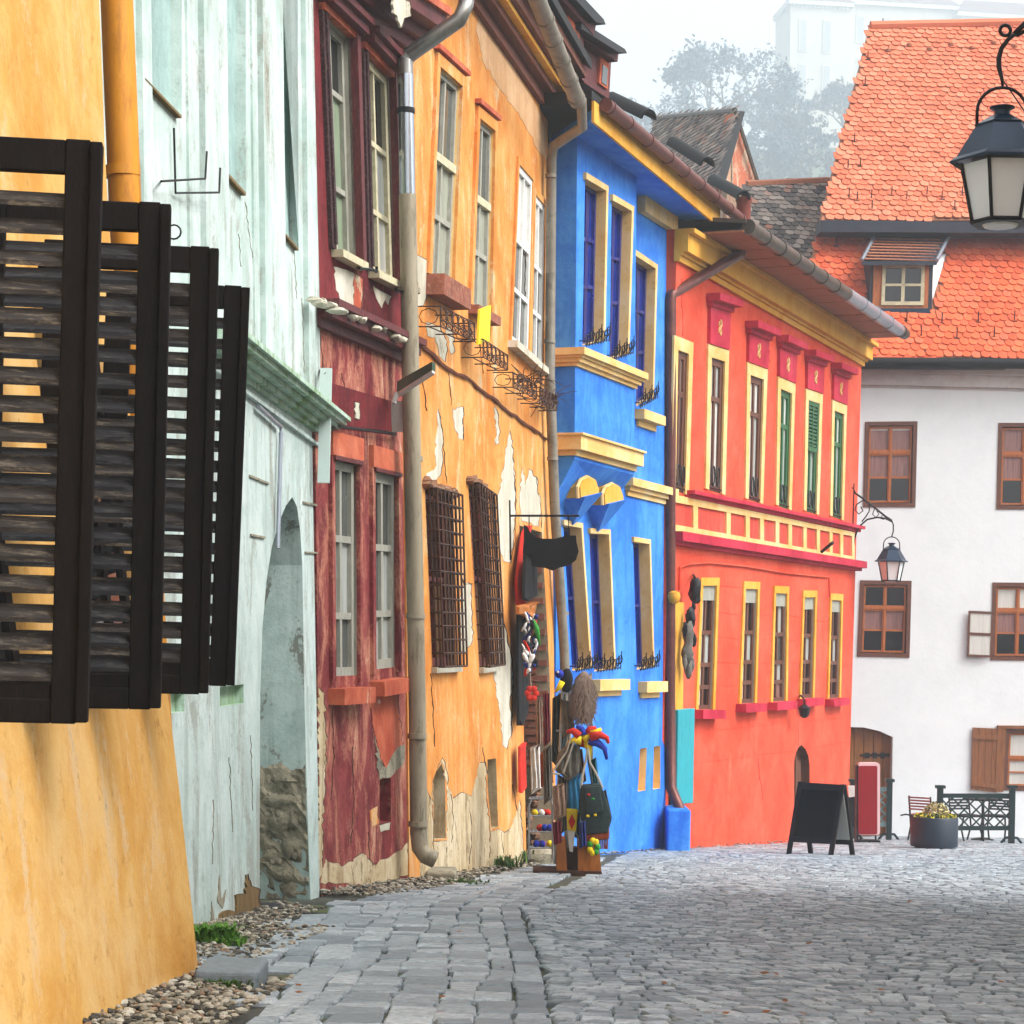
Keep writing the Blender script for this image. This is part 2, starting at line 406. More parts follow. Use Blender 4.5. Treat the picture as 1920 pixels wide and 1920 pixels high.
def patch(F, root, pts, mat, name='plaster_patch', w=.004, jit=1.6, w0=0.0, seed=1):
    g = random.Random(seed + int(pts[0][0])); out = []
    for i, p in enumerate(pts):
        q = pts[(i + 1) % len(pts)]; L = math.hypot(q[0] - p[0], q[1] - p[1]); n = max(1, int(L / 7))
        for j in range(n):
            f = j / n; k = jit if j else 0
            out.append((p[0] + (q[0] - p[0]) * f + g.uniform(-k, k), p[1] + (q[1] - p[1]) * f + g.uniform(-k, k)))
    mb = MB(); uvs = [F.uv(x, y, w0 + w) for x, y in out]
    mb.prism(F, uvs, w0 - .01, w0 + w)
    o = mb.build(name, mat, root)
    if mat in ('bare_plaster', 'base_plaster', 'salmon_plaster', 'rotten_wood') and w < .02:      # dark rim stands in for the shadow of the paint coat's edge
        cx = sum(p[0] for p in out) / len(out); cy = sum(p[1] for p in out) / len(out); ed = MB()
        ed.prism(F, [F.uv(x + (.9 if x > cx else -.5) * g.uniform(.5, 1.6), y + (-1.2 if y < cy else .3) * g.uniform(.4, 1.6), w0) for x, y in out], w0 - .01, w0 + w * .55); ed.build('edge_shadow', 'edge_dark', o)
    return o
def crack(F, root, pts, r=.006, seed=3, mat='edge_dark'):
    g = random.Random(seed + int(pts[0][0])); q = []
    for (xa, ya), (xb, yb) in zip(pts, pts[1:]):
        n = max(2, int(math.hypot(xb - xa, yb - ya) / 9))
        q += [(xa + (xb - xa) * i / n + g.uniform(-1.3, 1.3), ya + (yb - ya) * i / n + g.uniform(-1.5, 1.5)) for i in range(n)]
    q.append(pts[-1]); mb = MB(); mb.tube([F.PW(x, y, .002) for x, y in q], [r * g.uniform(.4, 1.3) for _ in q], 4); return mb.build('plaster_crack', mat, root)
simple('edge_dark', (78, 56, 40), .4, 20, .95)
def rods(F, root, segs, r, mat, name, n=5):
    mb = MB()
    for s in segs: mb.tube(s, r, n)
    return mb.build(name, mat, root)
def pipe(root, pts, r, mat, name='downpipe', collars=(), cm=None, n=14):
    mb = MB(); mb.tube(pts, r, n); o = mb.build(name, mat, root, smooth=50)
    for p, d in collars:
        d = Vector(d).normalized(); p = Vector(p); c = MB(); c.tube([p - d * .02, p + d * .02], r * 1.12, n)
        c.build('pipe_collar', cm or mat, o, smooth=50)
    return o
# ================================================================ street surface
ground = MB()
ys = [-5, 0, 46, 90, 200]
xs = [-250, -20, 0, 20, 370]
ground.add([(x, y, (CZ - .75 - .066 * min(y, 46)) - .022) for y in ys for x in xs],
           [(i * 5 + j, i * 5 + j + 1, i * 5 + j + 6, i * 5 + j + 5) for i in range(4) for j in range(4)])
t = NT('joint_sand'); c = t.coord(); n1 = t.noise(c, 2.2, 6, .7)
col = t.ramp(n1, [(.38, (58, 60, 58)), (.52, (88, 88, 80)), (.64, (98, 110, 60))])
t.bump(t.noise(c, 40, 4, .7), .6, .02); t.out(col, .95)
tag(ground.build('ground', 'joint_sand'), None, kind='structure')

def stone_mat(name, a, b, c2, rough=.42):
    t = NT(name); c = t.coord()
    at = t.n('ShaderNodeAttribute', _attribute_name='rnd').outputs['Fac']
    ob = t.n('ShaderNodeObjectInfo').outputs['Random']
    f = t.math('FRACT', t.math('ADD', at, ob))
    col = t.ramp(f, [(0, a), (.5, b), (1, c2)])
    g = t.n('ShaderNodeNewGeometry').outputs['Position']
    n = t.noise(g, 26, 6, .75); col = t.mix(t.step(n, .42, .72), col, dk(lin(a), .62)[:3] + (1,))
    n2 = t.noise(g, 1.1, 5, .6); col = t.mix(t.math('MULTIPLY', t.step(n2, .45, .75), .35), col, dk(lin(b), .6)[:3] + (1,))
    t.bump(t.noise(g, 60, 5, .7), .35, .01)
    return t.out(col, rough, 0, .22)
stone_mat('sett_stone', (128, 140, 147), (172, 182, 189), (206, 214, 219), .5)
stone_mat('slab_stone', (134, 145, 152), (176, 186, 192), (208, 215, 219), .5)
stone_mat('gutter_stone', (122, 134, 142), (158, 169, 177), (188, 198, 204), .5)

def stone_template(seed):
    g = random.Random(seed); j = lambda s: g.uniform(-s, s)
    b = [(-.5, -.5), (.5, -.5), (.5, .5), (-.5, .5)]; b = [(x + j(.085), y + j(.085)) for x, y in b]
    tilt = (j(.09), j(.09))
    v = [(x, y, -1.0) for x, y in b] + [(x, y, -.22 + tilt[0] * x + tilt[1] * y) for x, y in b]
    v += [(x * .9, y * .9, .0 + tilt[0] * x + tilt[1] * y + j(.06)) for x, y in b]
    f = [(0, 1, 5, 4), (1, 2, 6, 5), (2, 3, 7, 6), (3, 0, 4, 7), (4, 5, 9, 8), (5, 6, 10, 9), (6, 7, 11, 10), (7, 4, 8, 11), (8, 9, 10, 11)]
    return np.array(v), f
TPL = [stone_template(i) for i in range(12)]
SV = Vector((0, 1, -.066)).normalized(); SNRM = Vector((0, .066, 1)).normalized()
def lay_stones(name, spots, parent, mat, hh=.035, most=300):
    """spots: (x, y, sx, sy, rot). The ones that show largest become pieces of their own, the rest one joined piece."""
    spots = sorted(spots, key=lambda s: s[1])
    vis = [s for s in spots if s[1] > 6.6 and abs(s[0]) < .242 * s[1] + .05]
    own = set(id(s) for s in vis[:most])
    mes = []
    for v, f in TPL:
        me = bpy.data.meshes.new(name); me.from_pydata(v.tolist(), [], f); me.materials.append(MT[mat]); mes.append(me)
    V, Fc, A = [], [], []
    for k, s in enumerate(spots):
        x, y, sx, sy, rt = s; ti = rnd.randrange(12); dz = rnd.uniform(-.004, .003)
        p = Vector((x, y, gz(y) + dz)); cr, sr = math.cos(rt), math.sin(rt)
        ex = Vector((cr, sr, -.066 * sr)) * sx; ey = Vector((-sr, cr, -.066 * cr)) * sy; ez = SNRM * hh
        if id(s) in own:
            put(name, mes[ti], parent, axes(ex, ey, ez, p))
        else:
            M = np.array([[ex.x, ey.x, ez.x], [ex.y, ey.y, ez.y], [ex.z, ey.z, ez.z]])
            q = TPL[ti][0] @ M.T + np.array(p); b = len(V) * 12
            V.append(q); Fc += [tuple(i + b for i in f) for f in TPL[ti][1]]; A += [rnd.random()] * 12
    if V:
        me = bpy.data.meshes.new(name); me.from_pydata(np.concatenate(V).tolist(), [], Fc)
        at = me.attributes.new('rnd', 'FLOAT', 'POINT'); at.data.foreach_set('value', A)
        me.materials.append(MT[mat]); o = bpy.data.objects.new(name + '_field', me); scene.collection.objects.link(o)
        o.parent = parent; o.location = -ROOT[parent.name]; o['kind'] = 'stuff'
def struct(name):
    o = bpy.data.objects.new(name, None); scene.collection.objects.link(o); ROOT[o.name] = Vector((0, 0, 0)); o['kind'] = 'structure'; return o

def kerb_x(y):                                   # line between pavement slabs and road setts
    return .04 if y < 9 else .04 - (y - 9) * .016 if y < 13.6 else -.034 + (y - 13.6) * .11
def wall_x(y):                                   # foot of the house fronts
    pts = [(3, -1.40), (8.3, -1.23), (8.31, -1.85), (11, -1.63), (14.8, -1.33), (17, -.75), (23.9, .33), (28, 2.0), (37.8, 6.1), (46, 9)]
    for (a, xa), (b, xb) in zip(pts, pts[1:]):
        if a <= y <= b: return xa + (xb - xa) * (y - a) / (b - a)
    return pts[0][1]
road = struct('road'); spots = []
y = 5.6; row = 0
while y < 43:
    g = 1.0 if y < 16 else 1.25 if y < 26 else 1.6
    sy = .112 * g; x = max(kerb_x(y) + .11, wall_x(y) + .05) + rnd.uniform(0, .04); xe = .25 * y + 1.2
    while x < xe:
        sx = rnd.uniform(.074, .125) * g
        wv = .10 * math.sin(x * 2.4 + .5 * y) + .05 * math.sin(x * 5.1 - 1.3 * y)
        sl = math.atan(.24 * math.cos(x * 2.4 + .5 * y) + .25 * math.cos(x * 5.1 - 1.3 * y))
        yy = y + wv + rnd.uniform(-.012, .012)
        if x > wall_x(yy) + .1 or yy > 38:
            spots.append((x + sx / 2, yy, sx * .93, sy * .93, sl + rnd.uniform(-.09, .09)))
        x += sx
    y += sy; row += 1
lay_stones('sett', spots, road, 'sett_stone', .034)
pavement = struct('pavement'); spots = []
cw = [rnd.uniform(.115, .175) for _ in range(15)]
for ci in range(14):
    y = 5.6 + rnd.uniform(0, .3)
    while y < 24:
        L = rnd.choice([rnd.uniform(.12, .2), rnd.uniform(.18, .38)])
        w = cw[ci]; wig = lambda k: .02 * math.sin(1.3 * y + 1.9 * k) + .01 * math.sin(3.7 * y + k); xr_ = kerb_x(y + L / 2) - .01 - sum(cw[:ci]) + (wig(ci) if ci else 0); xl_ = kerb_x(y + L / 2) - .01 - sum(cw[:ci + 1]) + wig(ci + 1); x = (xr_ + xl_) / 2; w = xr_ - xl_
        if x - w / 2 > wall_x(y) + .30 + .06 * math.sin(y * 3.1):
            spots.append((x + rnd.uniform(-.006, .006), y + L / 2, w * rnd.uniform(.93, .98), L * .965, rnd.uniform(-.02, .02) + (0 if y < 9 else .016 if y < 13.6 else -.1)))
        y += L
lay_stones('paving_slab', spots, pavement, 'slab_stone', .036)
gutter = struct('gutter_channel'); spots = []; y = 5.8
while y < 16:
    L = rnd.uniform(.16, .34); spots.append((kerb_x(y + L / 2) + .048, y + L / 2, .112, L * .98, 0 if y < 9 else .016 if y < 13.6 else -.1)); y += L
lay_stones('gutter_stone', spots, gutter, 'gutter_stone', .024)

# gravel along the house fronts
def pebbles(name, regions, parent=None, size=(.008, .021), mat='gravel_stone', lift=.0):
    V, Fc, A = [], [], []
    base = [(math.cos(a) * r_, math.sin(a) * r_, z_) for r_, z_ in ((.6, -.6), (1, 0), (.75, .55)) for a in [k * math.pi / 3 + (.5 if z_ == 0 else 0) for k in range(6)]] + [(0, 0, .8)]
    fs = [(i * 6 + j, i * 6 + (j + 1) % 6, i * 6 + 6 + (j + 1) % 6, i * 6 + 6 + j) for i in range(2) for j in range(6)] + [(12 + j, 12 + (j + 1) % 6, 18) for j in range(6)]
    for cnt, fn in regions:
        for _ in range(cnt):
            x, y, z = fn(); s = rnd.uniform(*size); a = rnd.uniform(0, 6.3); ca, sa = math.cos(a), math.sin(a); b = len(V)
            kx, ky, kz = rnd.uniform(.7, 1.5), rnd.uniform(.6, 1.1), rnd.uniform(.4, .9)
            for p in base:
                px, py, pz = p[0] * s * kx * rnd.uniform(.7, 1.2), p[1] * s * ky * rnd.uniform(.7, 1.2), p[2] * s * kz * rnd.uniform(.7, 1.2)
                V.append((x + px * ca - py * sa, y + px * sa + py * ca, gz(y) + z + pz))
            Fc += [tuple(i + b for i in f) for f in fs]; A += [rnd.random()] * 19
    me = bpy.data.meshes.new(name); me.from_pydata(V, [], Fc)
    at = me.attributes.new('rnd', 'FLOAT', 'POINT'); at.data.foreach_set('value', A)
    me.materials.append(MT[mat]); o = bpy.data.objects.new(name, me); scene.collection.objects.link(o); o['kind'] = 'stuff'
    return o
t = NT('gravel_stone'); at = t.n('ShaderNodeAttribute', _attribute_name='rnd').outputs['Fac']
t.out(t.ramp(at, [(0, (54, 50, 46)), (.3, (112, 106, 94)), (.6, (158, 148, 128)), (.85, (200, 194, 178)), (1, (140, 104, 74))]), .9)
def strip(y0, y1, wd, off=0.0):
    def f():
        y = rnd.uniform(y0, y1); d = abs(rnd.gauss(0, .5)); d = min(d, 1.1)
        return wall_x(y) + off + d * wd, y, rnd.uniform(-.01, .03) * max(0, 1.1 - d)
    return f
gv = pebbles('gravel', [(2200, strip(5.6, 8.4, .36)), (2200, strip(8.4, 11.4, .62)), (1100, strip(11.2, 13.2, .3)), (1500, strip(14.7, 17.4, .42)),
                        (900, strip(17.2, 22.6, .35)), (500, strip(23.6, 28.2, .22)), (250, strip(28, 36, .08))])
tag(gv, 'pale gravel and rubble strewn along the foot of the house fronts', 'gravel')

# ================================================================ yellow house (nearest)
yh = thing('yellow_house', 'ochre yellow house with flared base wall and four black louvred shutters swung open', 'house', (-1.6, 8.0, gz(8)))
prof_px = [(183, -160), (186, 0), (192, 150), (196, 270), (204, 420), (228, 640), (256, 880), (288, 1120), (318, 1330), (336, 1480), (349, 1600), (361, 1710), (370, 1800), (374, 1920)]
prof = [P3(x, y_, 8.3) for x, y_ in prof_px]
YT = .035; mb = MB(); nY = 26; m = len(prof)
rows = []
for i in range(nY):
    yy = 8.3 - i * .28
    rows.append([Vector((p.x - YT * (8.3 - yy) + (rnd.uniform(-.0015, .0015) if 0 < i else 0), yy, p.z)) for p in prof])
vsx = [p for r_ in rows for p in r_]
fsx = [(i * m + j, i * m + j + 1, (i + 1) * m + j + 1, (i + 1) * m + j) for i in range(nY - 1) for j in range(m - 1)]
mb.add(vsx, fsx)
back = [(-5, 8.3), (-5, rows[-1][0].y)]
mb.add([prof[j] for j in range(m)] + [Vector((-5, 8.3, prof[-1].z)), Vector((-5, 8.3, prof[0].z))], [tuple(range(m + 2))])
mb.add([rows[0][0], rows[-1][0], Vector((-5, back[1][1], prof[0].z)), Vector((-5, 8.3, prof[0].z))], [(0, 1, 2, 3)])
mb.build('wall', 'yellow_plaster', yh, smooth=True)
def yx(y_, z):                                   # wall face x of the yellow house
    for a, b in zip(prof, prof[1:]):
        if b.z <= z <= a.z: return a.x + (b.x - a.x) * (a.z - z) / (a.z - b.z) - YT * (8.3 - y_)
    return prof[0].x
rf = MB(); zt = prof[0].z
rf.loft([Vector((prof[0].x + .12, 8.4, zt)), Vector((prof[0].x - .15, 1, zt)), Vector((-5, 1, zt + 2.6)), Vector((-5, 8.4, zt + 2.6))],
        [Vector((prof[0].x + .12, 8.4, zt + .1)), Vector((prof[0].x - .15, 1, zt + .1)), Vector((-5, 1, zt + 2.7)), Vector((-5, 8.4, zt + 2.7))])
rf.build('roof', 'tile_brown', yh)
LEAF = [((195, 270), (166, 1357), 5.4), ((322, 385), (302, 1330), 6.2), ((411, 467), (391, 1302), 7.0), ((469, 540), (440, 1287), 7.8)]
for li, (tp, bt, Yl) in enumerate(LEAF):
    T, B = P3(*tp, Yl), P3(*bt, Yl); ev = (T - B); H = ev.length; ev.normalize()
    ex = Vector((.985, .12, -.05)); ex = (ex - ev * ex.dot(ev)).normalized(); en = ex.cross(ev)     # en faces away (+Y)
    if en.y > 0: en = -en
    wd = B.x - yx(Yl, (T.z + B.z) / 2) + .05; wd = min(wd, .56)
    def L(a, h, d): return B - ex * (wd - a) + ev * h + en * d
    def lb(mb, a0, a1, h0, h1, d0, d1):
        mb.loft([L(a0, h0, d1), L(a1, h0, d1), L(a1, h1, d1), L(a0, h1, d1)], [L(a0, h0, d0), L(a1, h0, d0), L(a1, h1, d0), L(a0, h1, d0)])
    fr = MB(); sw = .092
    lb(fr, wd - sw, wd - .03, 0, H, 0, .04); lb(fr, wd - .03, wd, .004, H - .006, -.004, .052)
    lb(fr, 0, sw, 0, H, 0, .04)
    lb(fr, sw, wd - sw, H - .085, H - .002, .002, .036); lb(fr, sw, wd - sw, 0, .062, .002, .036); lb(fr, sw, wd - sw, .03, .10, .004, .032)
    sh = fr.build('shutter', 'shutter_black', yh)
    md = sh.modifiers.new('bevel', 'BEVEL'); md.width = .004; md.segments = 2
    h = .118; k = 0
    while h < H - .10:
        s_ = MB(); dz = rnd.uniform(-.0015, .0015); an = .033 + rnd.uniform(-.002, .002)
        # sloping slat: back edge high, front edge low
        f_, b_ = .036, -.006; tk = .013; sg = rnd.uniform(-.0025, .0025)
        s_.loft([L(sw - .012, h + dz, f_), L(wd - sw + .012, h + dz + sg, f_), L(wd - sw + .012, h + an + dz + sg, b_), L(sw - .012, h + an + dz, b_)],
                [L(sw - .012, h + dz - tk, f_), L(wd - sw + .012, h + dz - tk + sg, f_), L(wd - sw + .012, h + an + dz - tk + sg, b_), L(sw - .012, h + an + dz - tk, b_)])
        s_.build('slat', 'slat_worn' if li in (0, 2) else 'slat_dark', sh); h += .0745; k += 1
    hg = MB()
    for hh_ in (.2, H - .25): hg.tube([L(-.03, hh_, .02), L(.05, hh_, .02)], .012, 6)
    hg.build('hinge', 'iron', sh)
for y0, y1 in ((5.46, 6.14), (7.06, 7.74)):
    z1, z0 = P3(300, 420, 6.6).z, P3(300, 1310, 6.6).z
    wmb = MB()
    for a, b, c_, d in ((y0, y0 + .07, z0, z1), (y1 - .07, y1, z0, z1), (y0, y1, z1 - .07, z1), (y0, y1, z0, z0 + .07), ((y0 + y1) / 2 - .03, (y0 + y1) / 2 + .03, z0, z1)):
        wmb.loft([Vector((yx(a, c_) + .02, a, c_)), Vector((yx(b, c_) + .02, b, c_)), Vector((yx(b, d) + .02, b, d)), Vector((yx(a, d) + .02, a, d))],
                 [Vector((yx(a, c_) - .1, a, c_)), Vector((yx(b, c_) - .1, b, c_)), Vector((yx(b, d) - .1, b, d)), Vector((yx(a, d) - .1, a, d))])
    wo = wmb.build('window', 'shutter_black', yh)
    pn = MB(); pn.loft([Vector((yx(a, c_) + .008, a, c_)) for a, c_ in ((y0, z0), (y1, z0), (y1, z1), (y0, z1))], [Vector((yx(a, c_) - .1, a, c_)) for a, c_ in ((y0, z0), (y1, z0), (y1, z1), (y0, z1))])
    pn.build('pane', 'pane_dark', wo)
a_, b_ = P3(214, -120, 8.55), P3(236, 420, 8.55); c_ = P3(300, 1500, 8.6)
pp = pipe(yh, [a_, b_, c_, Vector((c_.x + .02, c_.y, gz(8.6)))], .066, 'pipe_yellow', collars=[(P3(229, 322, 8.55), b_ - a_)])
def rect(u0, u1, v0, v1): return [(u0, v0), (u1, v0), (u1, v1), (u0, v1)]
def hole(F, pts, w=0.0): return [F.uv(*p, w) for p in pts]
def bars(F, parent, q, nx, ny, r, w, mat='rust_iron', name='grille', side=True):
    mb = MB()
    for i in range(nx + 1):
        a = i / nx; (u0, v0), (u1, v1) = q.at(a, 0), q.at(a, 1); mb.tube([F.W(u0, v0, w), F.W(u1, v1, w)], r, 4)
    for j in range(ny + 1):
        tt = j / ny; (u0, v0), (u1, v1) = q.at(0, tt), q.at(1, tt); mb.tube([F.W(u0, v0, w), F.W(u1, v1, w)], r, 4)
        if side:
            mb.tube([F.W(u0, v0, w), F.W(u0, v0, -.02)], r, 4); mb.tube([F.W(u1, v1, w), F.W(u1, v1, -.02)], r, 4)
    if side:
        for a in (0, 1):
            for d in (.35, .7):
                (u0, v0), (u1, v1) = q.at(a, 0), q.at(a, 1); mb.tube([F.W(u0, v0, w * d), F.W(u1, v1, w * d)], r, 4)
    return mb.build(name, mat, parent)
def basket(F, parent, TL, TR, BR, BL, wo, nx=6, r=.006):
    """Wrought-iron window basket: front lattice with rings, side and floor bars."""
    q = Q(F, TL, TR, BR, BL, wo); mb = MB()
    def p(a, t, w): u, v = q.at(a, t); return F.W(u, v, w)
    for t in (0, .33, 1): mb.tube([p(0, t, wo), p(1, t, wo)], r, 4)
    for i in range(nx + 1): mb.tube([p(i / nx, 0, wo), p(i / nx, 1, wo)], r, 4)
    for i in range(nx):
        c = (i + .5) / nx; mb.tube([p(c + .42 / nx * math.cos(k), .66 + .3 * math.sin(k), wo) for k in np.linspace(0, 2 * math.pi, 9)[:-1]], r * .8, 4, True)
        mb.tube([p(i / nx, .33, wo), p((i + 1) / nx, 0, wo)], r * .8, 4); mb.tube([p((i + 1) / nx, .33, wo), p(i / nx, 0, wo)], r * .8, 4)
    for a in (0, .5, 1):
        for t in (0, 1): mb.tube([p(a, t, wo), p(a, t, -.01)], r, 4)
    mb.tube([p(0, 0, wo * .5), p(1, 0, wo * .5)], r, 4)
    for a in (0, 1):
        mb.tube([p(a, .5 + .4 * math.sin(k), wo * (.5 + .4 * math.cos(k))) for k in np.linspace(0, 2 * math.pi, 9)[:-1]], r * .8, 4, True)
    return mb.build('window_basket', 'rust_iron', parent)

# ================================================================ mint house
FM = Fac((375, 1740, 11.0), (600, 1655, 14.8), .035)
uR = FM.uv(598, 1600)[0]; vT = FM.uv(480, -230)[1]; vB = gz(15) - .4
mh = thing('mint_house', 'pale mint house with blind window niches, moulded cornice and deep arched doorway', 'house', FM.W(1.5, gz(12.5), -.5))
n1 = hole(FM, [(272, -120), (341, -120), (341, 217), (272, 145)]); n2 = hole(FM, [(415, -120), (461, -120), (461, 361), (415, 310)])
n3 = hole(FM, [(522, -120), (558, -120), (560, 466), (522, 421)])
n4 = hole(FM, [(412, 1288), (457, 1283), (457, 1318), (412, 1326)]); n5 = hole(FM, [(318, 1300), (346, 1297), (346, 1334), (318, 1338)])
AR = [(487, 1720), (487, 1500), (488, 1300), (492, 1180), (500, 1085), (510, 1025), (522, 982), (536, 948), (548, 932), (557, 950), (563, 995), (567, 1060), (570, 1280), (575, 1480), (583, 1715)]
ar = hole(FM, AR)
ordr = lambda h: h if sum((h[i][0] * h[(i + 1) % len(h)][1] - h[(i + 1) % len(h)][0] * h[i][1]) for i in range(len(h))) > 0 else h[::-1]
arv = ar
wall(FM, mh, rect(-2.3, uR, vB, vT), [n1, n2, n3, n4, n5, arv], 'mint_plaster', D=2.5, uv=True)
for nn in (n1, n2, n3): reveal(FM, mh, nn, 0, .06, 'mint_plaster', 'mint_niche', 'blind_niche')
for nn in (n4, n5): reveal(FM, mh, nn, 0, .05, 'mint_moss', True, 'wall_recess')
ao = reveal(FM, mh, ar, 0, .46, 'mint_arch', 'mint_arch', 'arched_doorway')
# exposed rubble on the far jamb of the arch
(ua, va), (ub, vb) = FM.uv(575, 1500), FM.uv(583, 1690)
M_ = Matrix((FM.U, FM.N, ZV)).transposed(); mbk = MB(); gr_ = random.Random(9); nw, nv = 14, 26; pv_ = []
for a in range(nv):
    v2 = gz(14.3) - .1 + 1.0 * a / (nv - 1); uu = ua + (ub - ua) * max(0, min(1.4, (va - v2) / (va - vb)))
    for b in range(nw):
        w_ = -.004 - .42 * b / (nw - 1) * (1 - .35 * max(0, a - 12) / nv); edge = a == nv - 1 or b == nw - 1
        pv_.append(FM.W(uu + .004 - (0 if edge else abs(gr_.gauss(.012, .012))), v2 + (gr_.uniform(-.06, .03) if a == nv - 1 else 0), w_ + (gr_.uniform(-.05, .05) if b == nw - 1 else 0)))
mbk.add(pv_, [(a * nw + b, a * nw + b + 1, (a + 1) * nw + b + 1, (a + 1) * nw + b) for a in range(nv - 1) for b in range(nw - 1)]); mbk.build('rubble_core', 'rubble', ao)
gr_ = random.Random(3); vz = gz(14.3) - .02; i = 0
while vz < gz(14.3) + .75:
    hh = gr_.uniform(.08, .22); w_ = -.015 - gr_.uniform(0, .08)
    while w_ > -.46 + .28 * max(0, vz - gz(14.3) - .3):
        wl_ = gr_.uniform(.10, .30); v2 = vz + hh / 2 + gr_.uniform(-.04, .04)
        uu = ua + (ub - ua) * max(0, min(1.3, (va - v2) / (va - vb)))
        M_ = Matrix((FM.U, FM.N, ZV)).transposed()
        s_ = MB(); s_.blob(FM.W(uu + .045 + gr_.uniform(-.01, .012), v2, w_ - wl_ / 2), .08, wl_ * .62, hh * .68, i, .24, 10, 7, M_); s_.build('stone', 'rubble', ao, smooth=60)
        w_ -= wl_; i += 1
    vz += hh
for x0, x1, pr in ((344, 364, .014), (368, 412, .035), (466, 475, .014), (480, 519, .035), (562, 583, .035), (252, 270, .03)):
    sl = .011
    m_ = MB(); m_.pix(FM, [(x0, -150), (x1, -150), (x1 + 9, 618 + (x1 - 380) * .77), (x0 + 9, 618 + (x0 - 380) * .77)], -.01, pr, 0); m_.build('pilaster', 'mint_plaster', mh)
band(FM, mh, (380, 609, 664), (606, 783, 822), [(0, .2, .03), (.2, .42, .07), (.42, .62, .12), (.62, .82, .17), (.82, 1, .2)], 'mint_moss', 'cornice')
band(FM, mh, (380, 676, 684), (600, 838, 844), [(0, 1, .03)], 'mint_plaster', 'moulding')
for pts in ([(470, 890), (505, 905), (505, 909), (470, 894)], [(472, 1001), (498, 1006), (498, 1010), (472, 1005)], [(570, 940), (598, 946), (598, 950), (570, 944)], [(574, 1034), (598, 1035), (598, 1038), (574, 1037)]):
    m_ = MB(); m_.pix(FM, pts, -.01, .012); m_.build('plaster_joint', 'rubble', mh)
pipe(mh, [FM.PW(484, 762, .03), FM.PW(526, 800, .03), FM.PW(527, 812, .03), FM.PW(521, 1028, .03)], .014, 'gutter_light', 'conduit', n=8)
rods(FM, mh, [[FM.PW(302, 340, .0), FM.PW(303, 340, .08), FM.PW(385, 335, .08), FM.PW(388, 284, .08)], [FM.PW(326, 240, .02), FM.PW(329, 362, .02), FM.PW(411, 361, .1), FM.PW(413, 315, .1)]], .006, 'iron', 'wire_bracket')
cc = FM.PW(326, 435, .03); ml = MB(); ml.tube([cc + Vector((math.cos(a) * .035, 0, math.sin(a) * .035)) for a in np.linspace(0, 2 * math.pi, 13)[:-1]], .005, 5, True); ml.build('iron_ring', 'iron', mh)
for pts in ([(272, 145), (341, 217), (341, 222), (272, 150)], [(415, 310), (461, 361), (461, 367), (415, 316)], [(522, 421), (560, 466), (560, 470), (522, 425)]):
    m_ = MB(); m_.pix(FM, pts, -.03, .03); m_.build('niche_sill', 'rotten_wood', mh)
patch(FM, mh, [(418, 1748), (414, 1714), (430, 1706), (444, 1712), (443, 1678), (462, 1676), (463, 1640), (470, 1662), (486, 1668), (488, 1725)], 'rotten_wood', 'bare_plinth', jit=2.4, w=.012)
patch(FM, mh, [(395, 1740), (397, 1690), (402, 1720), (404, 1745)], 'rubble', 'plaster_gap', jit=1.0)
patch(FM, mh, [(408, 1690), (412, 1640), (416, 1688), (424, 1668), (418, 1704)], 'rubble', 'plaster_gap', jit=1.0)
patch(FM, mh, [(496, 1250), (520, 1246), (568, 1238), (569, 1262), (540, 1258), (512, 1266)], 'rubble', 'stain_patch', w0=-.0, w=.0) if False else None
rf = MB(); rf.loft([FM.W(-2.4, vT, .15), FM.W(uR + .1, vT, .15), FM.W(uR + .1, vT + 2, -2.6), FM.W(-2.4, vT + 2, -2.6)], [FM.W(-2.4, vT + .1, .15), FM.W(uR + .1, vT + .1, .15), FM.W(uR + .1, vT + 2.1, -2.6), FM.W(-2.4, vT + 2.1, -2.6)])
rf.build('roof', 'tile_brown', mh)

# ================================================================ maroon house
FR = Fac((600, 1655, 14.8), (768, 1630, 17.0), .03)
uR = FR.uv(770, 1600)[0]; vT = FR.uv(690, -190)[1]; vB = gz(17) - .4
rh = thing('maroon_house', 'narrow maroon house with peeling plaster and tall weathered windows', 'house', FR.W(1.1, gz(16), -.5))
w1 = Q(FR, (606, 26), (656, 72), (668, 492), (624, 468)); w2 = Q(FR, (682, 98), (729, 146), (741, 532), (693, 508))
w3 = Q(FR, (621, 862), (668, 872), (669, 1266), (623, 1268)); w4 = Q(FR, (697, 884), (741, 894), (742, 1250), (699, 1256))
c1 = hole(FR, [(712, 1462), (733, 1458), (733, 1540), (712, 1548)])
vm = FR.uv(680, 640)[1]
wall(FR, rh, rect(-.0, uR, vm, vT), [w1.poly(), w2.poly()], 'maroon_plaster', 'upper_wall', D=2.5, uv=True)
wall(FR, rh, rect(-.0, uR, vB, vm), [w3.poly(), w4.poly(), c1], 'maroon_worn', 'lower_wall', D=2.5, uv=True)
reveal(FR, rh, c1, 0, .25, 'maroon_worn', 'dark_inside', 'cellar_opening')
window(FR, rh, w1, .10, .05, (.5,), (.3, .72), 'frame_grey', ['sage_paint', 'sage_paint', 'pane_dark'], 'frame_grey')
window(FR, rh, w2, .07, .06, (.5,), (.3, .62), 'frame_cream', ['pane_mid', 'sage_paint', 'pane_dark', 'curtain', 'curtain_grey', 'pane_dark'], 'frame_grey')
window(FR, rh, w3, .07, .06, (.5,), (.28, .64), 'frame_grey', ['pane_mid', 'curtain_grey', 'pane_mid'], 'frame_grey', mw=.05)
window(FR, rh, w4, .06, .07, (.5,), (.28, .62), 'frame_grey', ['curtain_grey', 'pane_mid', 'pane_dark', 'curtain_grey'], 'frame_grey', mw=.05)
